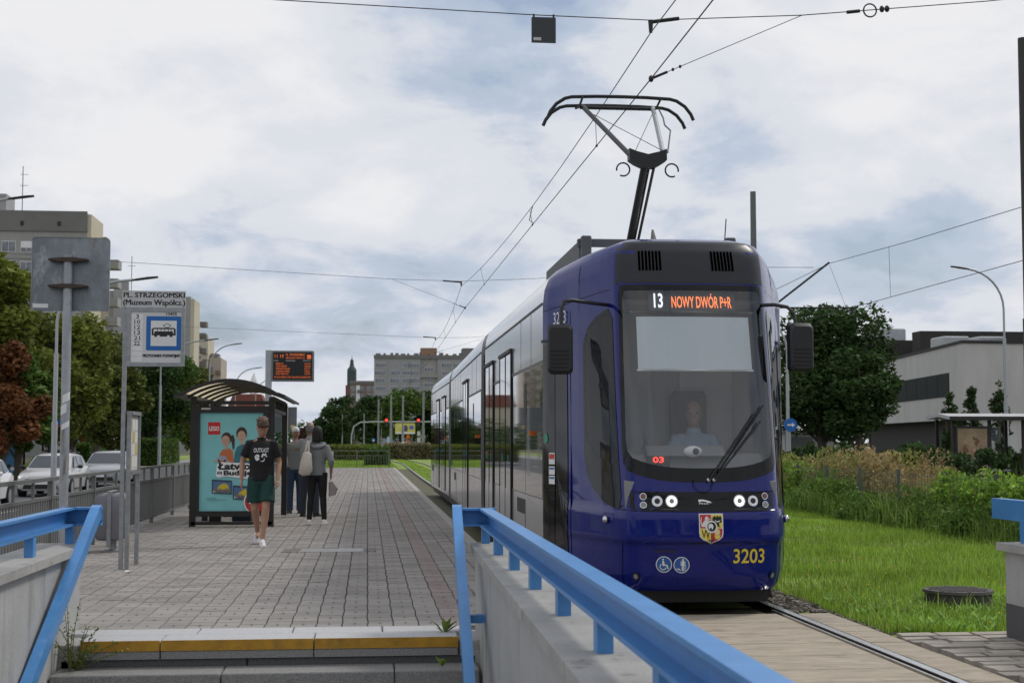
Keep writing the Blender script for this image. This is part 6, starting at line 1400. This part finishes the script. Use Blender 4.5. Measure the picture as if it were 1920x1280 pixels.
t = thing('road_sign', 'small round blue sign with white arrow on a thin post', 'sign', (17.4, 57.5, 0)); b = MB(); b.tube([(17.4,57.5,2.2),(17.4,57.46,2.2)], .28, 20); b.build('disc', M_signblue, t)
flat([(17.25,2.17),(17.45,2.17),(17.45,2.1),(17.58,2.2),(17.45,2.3),(17.45,2.23),(17.25,2.23)], lambda x, z_: (x, 57.44, z_), M_white, t, 'arrow'); b = MB(); b.tube([(17.4,57.55,-.05),(17.4,57.55,2.45)], .03, 8); b.build('post', M_lampgrey, t)
masts = [(662,765),(677,758),(693,755),(709,748),(731,740),(754,742),(791,735)]
ml = ['far mast leftmost of the row before the flats','far mast second from left in the row','far mast third from left in the row','far mast left of the left traffic light','far mast right of the left traffic light','far mast in front of the billboard','far mast beside the right traffic light']
mpos = [(-2.9,300),(-1.4,270),(.3,258),(1.75,236),(3.45,214),(5.35,219),(7.9,204)]
for (x, y), lb_ in zip(mpos, ml): mast(x, y, 8.6, lb_, .17, mat('far_mast', (.24,.25,.25), .6, var=.15))
for i, (x, y, h) in enumerate(((-6.2,300,6),(-4.6,260,6.5),(-.6,240,6.2),(2.3,240,7),(9.6,190,8))): mast(x, y, h, ['thin far pole left of the far masts', 'second thin far pole left of the far masts', 'thin far pole between the far masts', 'thin far pole near the left traffic light', 'thin far pole nearest the tram rear'][i], .09, M_lampgrey, group='thin far poles')
tlx = thing('traffic_signal', 'traffic signal gantry with two red lights across the far road', 'traffic light', (-2.0, 228, -.1))
b = MB(); b.tube([(-2.6,228,-.1),(-2.55,228,2.6),(-2.2,228,4.0),(-1.2,228,4.65),(1.0,228,4.75),(10,228,4.75)], .11, 8); b.build('gantry', M_lampgrey, tlx, True)
for x in (2.95, 8.05):
    b = MB(); b.box((x-.28, 227.7, 3.9), (x+.28, 227.95, 5.3)); hd = b.build('signal_head', M_black, tlx)
    for k, m in enumerate((M_led_r, mat('lens_off', (.03,.03,.02), .3), mat('lens_off', (.03,.03,.02), .3))): b = MB(); b.ell((x, 227.66, 5.0-k*.43), (.23,.06,.23), 12, 6); b.build('lens', m, hd, True)
for x, z_ in ((8.1, 2.9), (8.1, 1.9)): b = MB(); b.box((x-.25, 227.7, z_-.35), (x+.25, 227.75, z_+.35)); b.build('plate', M_silverplate, tlx)
bbd = thing('billboard', 'yellow and white billboard standing behind the far masts', 'billboard', (6.2, 236, -.1))
b = MB(); b.prism(rrect(4.5, 2.85, 7.8, 4.65, .15), 236, 236.15, 'y'); b.build('board', mat('bill_yellow', (.62,.55,.15), .6, var=.2, scale=.6), bbd)
b = MB(); b.box((4.55, 235.95, 2.88), (7.75, 235.99, 3.2)); b.build('white_band', M_white, bbd); b = MB(); b.prism(disc(7.2, 3.95, .4, .33, 16), 235.95, 235.99, 'y'); b.build('blue_spot', mat('bill_blue', (.12,.17,.5), .6), bbd); b = MB(); b.prism([(5.9,3.3),(6.0,4.2),(6.3,4.4),(6.6,4.0),(6.5,3.3)], 235.95, 235.99, 'y'); b.build('figure', mat('bill_dark', (.1,.09,.12), .6), bbd)
for x in (5.0, 7.3): b = MB(); b.box((x-.1, 236.2, -.1), (x+.1, 236.4, 3)); b.build('leg', M_mastgrey, bbd)
t = thing('road_sign', 'orange triangular and diamond roadworks signs on one post', 'sign', (6.3, 225, -.1)); b = MB(); b.prism([(5.85,2.1),(6.75,2.1),(6.3,2.95)], 225, 225.05, 'y'); b.build('triangle', M_orange, t); b = MB(); b.prism([(5.85,1.3),(6.75,1.3),(6.3,2.1)], 225, 225.05, 'y'); b.build('triangle', M_orange, t); b = MB(); b.box((6.26,225.06,-.1), (6.34,225.12,2.2)); b.build('post', M_grey_paint, t)
t = thing('road_sign', 'tall narrow blue and white sign among the far masts', 'sign', (3.1, 212, -.1)); b = MB(); b.box((2.85,212,1.0), (3.25,212.1,2.3)); b.build('panel', mat('pale_blue', (.35,.5,.7), .5), t); b = MB(); b.box((3.0,212.1,-.1), (3.1,212.15,1.4)); b.build('post', M_grey_paint, t)
t = thing('road_sign', 'small blue pedestrian crossing sign among the far masts', 'sign', (.9, 222, -.1)); b = MB(); b.box((.65,222,1.6), (1.15,222.05,2.1)); b.build('panel', M_signblue, t); b = MB(); b.prism([(.73,1.68),(1.07,1.68),(.9,2.02)], 221.97, 221.99, 'y'); b.build('white_triangle', M_white, t); b = MB(); b.box((.87,222.05,-.1), (.93,222.1,1.9)); b.build('post', M_grey_paint, t)
t = thing('street_name_sign', 'blue and red street name plate on a blue post under the trees', 'sign', (-14.9, 73, -.35)); b = MB(); b.box((-15.4,73,2.35), (-14.95,73.03,2.62)); b.build('name_plate', M_signblue, t); b = MB(); b.box((-15.4,72.995,2.25), (-14.95,73.03,2.34)); b.build('name_plate', M_red, t); b = MB(); b.tube([(-14.93,73.02,-.35),(-14.93,73.02,2.7)], .03, 8); b.build('post', M_signblue, t)

def bus_shelter(label, x, y, wd, dp_, z0, ad, adlabel, roofm, left=True):
    t = thing('bus_shelter', label, 'shelter', (x, y, z0)); 
    for xx in (x, x+wd*.52, x+wd): 
        for yy_ in (y, y+dp_): b = MB(); b.box((xx-.05,yy_-.05,z0), (xx+.05,yy_+.05,z0+2.35)); b.build('post', M_dark, t)
    b = MB(); b.rings([[(x-.3, yy_, z0+2.38+dz), (x+wd+.3, yy_, z0+2.38+dz), (x+wd+.3, yy_, z0+2.5+dz), (x-.3, yy_, z0+2.5+dz)] for yy_, dz in ((y-.5,-.06),(y+dp_*.4,.06),(y+dp_+.2,-.02))]); b.build('roof', roofm, t, True, 30)
    b = MB(); b.box((x-.3,y-.53,z0+2.30),(x+wd+.3,y-.47,z0+2.44)); b.build('fascia', M_dark, t)
    b = MB(); b.box((x+.06,y-.08,z0+.3), (x+wd*.5,y-.02,z0+2.1)); c_ = b.build('poster_case', M_dark, t)
    b = MB(); b.box((x+.14,y-.095,z0+.38), (x+wd*.5-.08,y-.082,z0+2.02)); b.build('poster', ad, c_)
    b = MB(); b.box((x+wd*.56,y+dp_-.02,z0+.4), (x+wd-.06,y+dp_,z0+2.1)); b.build('glass_pane', M_clear, t)
    b = MB(); b.box((x+wd*.56,y+dp_-.5,z0+.5), (x+wd-.06,y+dp_-.1,z0+.56)); b.build('bench', M_lampgrey, t)
    return t
bs2 = bus_shelter('dark bus shelter with stained brown poster beyond the weeds', 20.55, 48.5, 2.6, 1.4, -.05, mat('stained_poster', (.33,.25,.15), .7, var=.35, scale=2.2), '', mat('roof_pale', (.42,.42,.42), .5, var=.1))
b = MB(); b.prism(disc(21.35, .78, .1, n=14), 48.39, 48.40, 'y'); b.build('poster_mark', mat('teal_mark', (.08,.15,.14), .7), bs2)
g = random.Random(4)
for k in range(9): x, z_ = 20.85+g.uniform(0,.6), 1.1+g.uniform(0,.6); q_ = [g.uniform(.02,.09) for _ in range(9)]; b = MB(); b.prism([(x+q_[i]*math.cos(i*.698), z_+1.3*q_[i]*math.sin(i*.698)) for i in range(9)], 48.390+.0008*k, 48.3904+.0008*k, 'y'); b.build('poster_stain', mat('rust_stain', (.22,.09,.05), .8), bs2)
t = bus_shelter('second bay of the right bus shelter with white poster at the picture edge', 23.75, 48.3, 2.6, 1.4, -.05, mat('white_poster', (.5,.52,.53), .6, var=.08), '', MATS['roof_pale'])
t = bus_shelter('dark bus shelter with blue poster across the road at the left edge', -17.6, 69, 2.4, 1.3, -.35, mat('blue_poster', (.06,.22,.45), .6, var=.25, scale=2), '', M_mastgrey)
for k in range(5): 
    b = MB(); b.prism(disc(-17.2+k*.16, .25+.12*(k % 2), .1, .1, 10), 68.895, 68.899, 'y'); b.build('poster_print', hairp if k % 2 else wh, t)
b = MB(); b.prism(disc(-16.95, 1.2, .18, .1, 12), 68.895, 68.899, 'y'); b.build('poster_print', ylp, t)
t = thing('stop_sign', 'small blue and white stop sign at the left picture edge across the road', 'sign', (-16.6, 66, -.35)); b = MB(); b.box((-17.3,66,1.9), (-16.35,66.05,2.75)); b.build('panel', M_silverplate, t); b = MB(); b.box((-17.2,65.97,2.0), (-16.5,65.99,2.5)); b.build('blue_field', M_signblue, t); b = MB(); b.box((-17.1,65.95,2.08), (-16.6,65.965,2.42)); b.build('white_field', M_white, t); b = MB(); b.box((-17.0,65.935,2.18), (-16.7,65.945,2.32)); b.build('pictogram', M_ink, t); b = MB(); b.box((-16.4,66.05,-.35), (-16.33,66.1,2.75)); b.build('post', M_lampgrey, t)
kb = thing('kiosk', 'small pale utility kiosk with dark door before the museum', 'kiosk', (21.9, 70, 0)); b = MB(); b.box((20.9,70,-.05), (23.4,72.5,1.95)); b.build('wall', M_plaster, kb); b = MB(); b.box((20.75,69.85,1.95), (23.55,72.65,2.1)); b.build('roof', M_conc, kb); b = MB(); b.box((21.1,69.97,.1), (22.3,69.995,1.75)); b.build('door', M_grey_paint, kb)

# ------------------------------------------------------------------ buildings
M_flat_grey = mat('flats_grey', (.32,.315,.30), .9, var=.15, scale=.25, stretch=(1,1,.3)); M_flat_lt = mat('flats_light', (.33,.33,.325), .9, var=.12, scale=.25); M_flat_dk = mat('flats_dark', (.19,.185,.175), .9, var=.12, scale=.3)
M_cream = mat('flats_cream', (.52,.47,.36), .9, var=.08, scale=.2); M_wframe = mat('window_white', (.78,.78,.78), .6, var=.1); M_wglass = mat('far_window_glass', (.17,.19,.22), .15, var=.6, scale=.6, spec=.6)
M_brown = mat('flats_brown', (.20,.165,.14), .9, var=.15, scale=.3); M_brick = mat('far_brick', (.17,.085,.07), .9, var=.15, scale=.5); M_copper = mat('copper_green', (.05,.075,.075), .7, var=.2, scale=.4); M_terr = mat('terracotta_plaster', (.30,.19,.13), .9, var=.08)
WIN = {}
def window(parent, x, y, z, wd, ht, n=2, face='y', blind=False):
    key = (round(wd,2), round(ht,2), n, face, blind)
    if key not in WIN:
        b = MB(); b.m = 0; b.box((-wd/2,-.06,0), (wd/2,.02,ht)); b.m = 1; pw_ = (wd-.06*(n+1))/n
        for k in range(n): x0 = -wd/2+.06+k*(pw_+.06); b.box((x0,-.08,.07), (x0+pw_,-.055,ht*(.45 if blind else 1)-.07))
        if face == 'x': b.v = [(-q[1], q[0], q[2]) for q in b.v]
        o = b.build('window', [M_wframe, M_wglass]); WIN[key] = o.data
    else: o = bpy.data.objects.new('window', WIN[key]); COL.objects.link(o)
    put(o, parent); o.location = (x, y, z); return o
# A: left slab block
A = thing('apartment_block', 'grey eleven-storey block of flats at the left edge behind the square sign', 'building', (-50, 205, 0))
b = MB(); b.box((-75,205,-.5), (-39.8,217,33.9)); b.build('wall', M_flat_grey, A)
b = MB(); b.box((-39.79,205.02,-.5), (-39.2,214,33.7)); b.box((-39.79,214,-.5), (-38.7,217,31.8)); b.build('end_wall', M_cream, A)
b = MB(); b.box((-75.2,204.8,31.2), (-39.75,204.98,34.1)); b.build('parapet', M_flat_dk, A)
for x in (-48.7, -43.6): b = MB(); b.box((x-.22,204.7,32.0), (x+.22,204.79,32.6)); b.build('vent', M_black, A)
for fl in range(10):
    z_ = 28.2-fl*2.82
    for k, (x, wd, n) in enumerate(((-56.5,1.9,2),(-53.6,2.2,3),(-50.5,1.9,2),(-47.7,2.3,3),(-44.9,1.8,2),(-42.2,2.6,3))): window(A, x, 205, z_, wd, 1.5 if fl else 1.55, n, blind=(fl == 0 and k > 2))
    b = MB(); b.box((-75,204.9,z_-.9), (-39.85,204.985,z_-.35)); b.build('floor_band', M_flat_lt, A)
    b = MB(); b.box((-38.7,214.5,z_-1.0), (-37.0,217.5,z_+.3)); bl = b.build('balcony', M_flat_lt, A)
b = MB(); b.tube([(-49.5,208,33.9),(-49.5,208,41)], .06, 5)
for q in (36.5,38.2,39.8): b.tube([(-49.9,208,q),(-48.7,208,q)], .03, 4)
b.build('aerial', M_wire, A); b = MB(); b.box((-58,207,33.9), (-51.5,212,36.8)); b.build('lift_house', M_flat_lt, A)
# B: second slab further along
B = thing('apartment_block', 'second grey block of flats partly behind the stop sign', 'building', (-46, 295, 0))
b = MB(); b.box((-56,295,-.5), (-45,310,32.3)); b.build('wall', M_flat_grey, B); b = MB(); b.box((-51.5,294,-.5), (-48.6,294.98,34)); b.build('stair_tower', M_flat_lt, B)
for fl in range(11):
    z_ = 27.6-fl*2.82
    for x in (-54.5,-47.2): window(B, x, 295, z_, 2.0, 1.6, 2)
    b = MB(); b.box((-48.4,294.4,z_-1), (-46.0,294.98,z_-.1)); b.build('balcony', M_terr if fl % 4 == 2 else M_flat_lt, B)
b = MB(); b.tube([(-49,300,32),(-49,300,40)], .07, 5); b.tube([(-49.8,300,38),(-48.2,300,38)], .04, 4); b.build('aerial', M_wire, B)
B2 = thing('apartment_block', 'pale end of a block of flats just right of the stop sign', 'building', (-37, 296, 0))
b = MB(); b.box((-44,296,-.5), (-36.4,312,31.3)); b.build('wall', M_flat_lt, B2); b = MB(); b.box((-36.39,296.02,-.5), (-35.6,305,30.8)); b.build('end_wall', M_cream, B2)
for fl in range(11):
    z_ = 27-fl*2.8; window(B2, -40.5, 296, z_, 2.0, 1.6, 2); b = MB(); b.box((-35.6,306,z_-1.1), (-34.2,309,z_)); b.build('balcony', M_flat_dk, B2)
for i, (x0, x1, y, h, lb_) in enumerate(((-52,-48.7,440,33.5,'cream block of flats farther off behind the shelter roof'), (-48.5,-44.9,442,27.3,'farthest cream block of flats with brown balconies'))):
    t = thing('apartment_block', lb_, 'building', (x0, y, 0)); b = MB(); b.box((x0,y,-.5), (x1,y+18,h)); b.build('wall', M_cream if i == 0 else mat('flats_pinkish', (.42,.36,.30), .9, var=.1, scale=.2), t); b = MB(); b.box((x0+.2,y+2,h), (x1-1,y+8,h+1.4)); b.build('roof_house', M_flat_dk, t)
    for fl in range(9): z_ = h-4-fl*2.9; window(t, x0+.9, y, z_, 1.0, 1.4, 1); b = MB(); b.box((x1-1.5,y-1.0,z_-1), (x1-.05,y-.01,z_+.1)); b.build('balcony', M_brown, t)
# D: grey slab in the centre
D = thing('apartment_block', 'wide grey slab of flats in the distance left of the tram', 'building', (20, 520, 0))
b = MB(); b.box((2.2,520,-.5), (19.0,534,32.9)); b.box((25.2,520,-.5), (60,534,33.0)); b.build('wall', M_flat_lt, D)
b = MB(); b.box((19.0,520.6,-.5), (25.2,534,33.0)); b.build('stair_bay', M_flat_grey, D)
b = MB(); b.box((2.0,519.7,32.0), (60,519.98,33.3)); b.build('parapet', M_flat_dk, D); b = MB(); b.box((19.2,521,33.1), (25.0,530,36)); b.build('lift_house', M_terr, D); b = MB(); b.box((34.5,521,33.1), (40,530,36)); b.build('lift_house', M_flat_dk, D)
g = random.Random(8)
for k in range(16): x = 3+k*2.3+g.uniform(-.5,.5); b = MB(); b.box((x,522,33.0), (x+g.uniform(.8,1.8),525,33.9+g.uniform(0,.5))); b.build('chimney', M_flat_dk, D)
for fl in range(11):
    z_ = 28.8-fl*2.8
    for x in (4.6, 9.8, 14.0, 16.6, 28.3, 32.4, 37.5, 42): 
        if g.random() < .93: window(D, x+g.uniform(-.4,.4), 520, z_, g.choice((2.6,3.4,4.0)), 1.55, g.choice((4,5)))
    window(D, 22.1, 520.6, z_-1.4, 3.4, 1.4, 3)
    if fl % 2: b = MB(); b.box((19.1,519.9,z_-.9), (25.1,520.5,z_+.2)); b.build('loggia_wall', M_flat_grey, D)
# E: small block and church tower
E_ = thing('apartment_block', 'small brownish block of flats beside the church tower', 'building', (-3, 588, 0))
b = MB(); b.box((-7.4,588,-.5), (4,600,26.3)); b.build('wall', M_brown, E_); b = MB(); b.box((-7.6,587.7,25.6), (4,587.98,26.7)); b.build('parapet', M_flat_dk, E_)
for fl in range(9):
    z_ = 22.6-fl*2.75
    for k, x in enumerate((-6.2,-2.7,.3,2.6)): window(E_, x, 588, z_, 1.5, 1.6, 2)
    b = MB(); b.box((-1.6 if fl % 2 else -4.4,586.9,z_-.9), (-.2 if fl % 2 else -3.0,587.99,z_+.4)); b.build('balcony', M_flat_dk, E_)
b = MB(); b.box((-4.9,587.4,18.3), (-3.3,587.6,24.8)); b.build('banner', M_white, E_)
Ct = thing('church_tower', 'brick church tower with dark copper dome behind the small flats', 'tower', (-7, 640, 0))
b = MB(); b.box((-10.0,640,-.5), (-4.8,646,27.0)); b.build('brick_shaft', M_brick, Ct)
b = MB(); b.sections([(-7.3,643,27,2.1,2.1),(-7.3,643,33.2,2.1,2.1)], 8); b.build('lantern', M_copper, Ct)
b = MB(); b.sections([(-7.3,643,33.2,2.15,2.15),(-7.3,643,34.3,2.0,2.0),(-7.3,643,35.4,1.1,1.1),(-7.3,643,37.4,.75,.75),(-7.3,643,38.1,.8,.8),(-7.3,643,38.9,.2,.2),(-7.3,643,40.5,.05,.05)], 12); b.build('dome', M_copper, Ct, True, 40)
# distant roofs seen through the shelter
Hh = thing('house', 'distant building with red tiled roof and small white turret seen above the shelter case', 'building', (-35, 420, 0))
b = MB(); b.box((-40,420,-.5), (-30,430,12)); b.build('wall', M_cream, Hh); b = MB(); b.prism([(-40.5,12),(-29.5,12),(-31,15.5),(-39,15.5)], 419.5, 430.5, 'y'); b.build('roof', mat('red_tile', (.22,.07,.05), .9, var=.2, scale=.6), Hh); b = MB(); b.sections([(-33.5,425,12,1.2,1.2),(-33.5,425,18.5,1.2,1.2),(-33.5,425,20,.9,.9),(-33.5,425,22,.1,.1)], 8); b.build('turret', M_wframe, Hh)
# museum on the right: pale angled block with dark storey above
Mu = thing('museum_building', 'pale concrete building with dark upper storey and strip windows at the right', 'building', (40, 92, 0))
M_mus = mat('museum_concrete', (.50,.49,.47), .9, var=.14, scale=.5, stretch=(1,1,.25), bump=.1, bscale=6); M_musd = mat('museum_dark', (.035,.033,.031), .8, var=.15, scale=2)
# angled wing: corner at (38.7, 90); left face runs back to (33, 110)
def wallquad(p, q, z0, z1a, z1b, th, m, name, parent):
    p, q = Vector((*p, 0)), Vector((*q, 0)); d = (q-p).normalized(); n_ = Vector((-d.y, d.x, 0))*th
    b = MB(); b.add([p+Vector((0,0,z0)), q+Vector((0,0,z0)), q+Vector((0,0,z1b)), p+Vector((0,0,z1a)), p+n_+Vector((0,0,z0)), q+n_+Vector((0,0,z0)), q+n_+Vector((0,0,z1b)), p+n_+Vector((0,0,z1a))], [(0,1,2,3),(5,4,7,6),(1,5,6,2),(4,0,3,7),(3,2,6,7),(4,5,1,0)]); return b.build(name, m, parent)
c0, c1, c2 = (38.9, 90), (43.4, 124), (70, 92)
b = MB(); b.add([(c0[0],c0[1],3.0),(c2[0],c2[1],3.0),(72,124,3.0),(c1[0],c1[1],3.0),(c0[0],c0[1],8.0),(c2[0],c2[1],8.0),(72,124,8.0),(c1[0],c1[1],8.0)], [(0,1,5,4),(1,2,6,5),(2,3,7,6),(3,0,4,7),(4,5,6,7),(3,2,1,0)]); b.build('upper_storey', M_mus, Mu)
b = MB(); b.add([(c0[0]-.1,c0[1]-.1,8.0),(c2[0],c2[1]-.1,8.0),(72,124.1,8.0),(c1[0]-.1,c1[1]+.1,8.0),(c0[0]-.1,c0[1]-.1,8.18),(c2[0],c2[1]-.1,8.18),(72,124.1,8.18),(c1[0]-.1,c1[1]+.1,8.18)], [(0,1,5,4),(1,2,6,5),(2,3,7,6),(3,0,4,7),(4,5,6,7),(3,2,1,0)]); b.build('roof_edge', M_musd, Mu)
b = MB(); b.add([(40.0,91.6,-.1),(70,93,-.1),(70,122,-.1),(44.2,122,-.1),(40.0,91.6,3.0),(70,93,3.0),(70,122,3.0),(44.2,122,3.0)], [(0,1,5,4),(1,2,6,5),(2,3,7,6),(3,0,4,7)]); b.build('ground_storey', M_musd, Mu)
b = MB(); b.add([(39.2,90.2,-.1),(70,92.2,-.1),(70,93,-.1),(39.4,91,-.1),(39.2,90.2,3.0),(70,92.2,3.0),(70,93,3.0),(39.4,91,3.0)], [(0,1,5,4),(1,2,6,5),(2,3,7,6),(3,0,4,7)]); b.build('front_wall', M_mus, Mu)
dl = Vector((c1[0]-c0[0], c1[1]-c0[1], 0)).normalized(); nl = Vector((-dl.y, dl.x, 0))
for k in range(6):
    p = Vector((*c0, 0))+dl*(3.2+k*2.9); q = p+dl*2.8; b = MB(); b.add([p+nl*.05+Vector((0,0,4.6)), q+nl*.05+Vector((0,0,4.6)), q+nl*.05+Vector((0,0,6.2)), p+nl*.05+Vector((0,0,6.2)), p-nl*.05+Vector((0,0,4.6)), q-nl*.05+Vector((0,0,4.6)), q-nl*.05+Vector((0,0,6.2)), p-nl*.05+Vector((0,0,6.2))], [(0,1,2,3),(4,7,6,5),(0,4,5,1),(3,2,6,7),(0,3,7,4),(1,5,6,2)]); b.build('strip_window', mat('museum_window', (.02,.025,.025), .6, var=.2, spec=.1), Mu)
for k in range(2): b = MB(); b.box((43.6+k*1.7, 90.15, 4.3), (45.2+k*1.7, 90.7, 6.3)); b.build('window', MATS['museum_window'], Mu)
b = MB(); b.box((45,131,5), (52.5,145,11.2)); b.box((50.5,126,8.2), (85,128,11.7)); b.build('dark_upper_storey', M_musd, Mu)
for x in (40.6, 43.2): b = MB(); b.bevbox((x,97,8.2), (x+1.9,99.5,9.0), .1); b.build('roof_unit', M_lampgrey, Mu)
b = MB(); b.bevbox((48.5,132,11.2), (51.5,136,12.4), .1); b.build('roof_unit', M_lampgrey, Mu)
b = MB(); b.prism(rrect(45.9, 8.2, 54, 11.9, .6), 93, 94.5, 'y'); b.build('rounded_pavilion', M_musd, Mu); b = MB(); b.prism(rrect(46.4, 8.4, 54, 11.4, .35), 92.9, 92.99, 'y'); b.build('pavilion_glass', mat('pale_panel', (.40,.42,.44), .3, var=.03), Mu)
for i, (x, y, h, lb_) in enumerate(((51.6,142,14.0,'conifer showing above the dark museum storey, left one'), (54.2,143,13.2,'second conifer showing above the dark museum storey'), (60.5,145,12.9,'small treetop above the right end of the museum roof'))): tree(lb_, x, y, h, 1.9, LM[1], 260+i, n=3500, leaf=.16, low=.4, clumps=40, column=True, group='treetops behind the museum', z0=0)
# belt of trees behind the camera (seen only as a reflection in the tram front)
g = random.Random(6); C_ = [(x_+g.uniform(-2,2), -48+g.uniform(-5,5)-abs(x_)*.2, g.uniform(0, 8)) for x_ in np.linspace(-60, 70, 90)]
tag(leafcloud('wood', C_, [3+g.uniform(-1,1.5) for _ in C_], 26000, .45, 77, LM[1]), 'belt of trees mirrored in the tram windscreen', 'wood', kind='stuff')
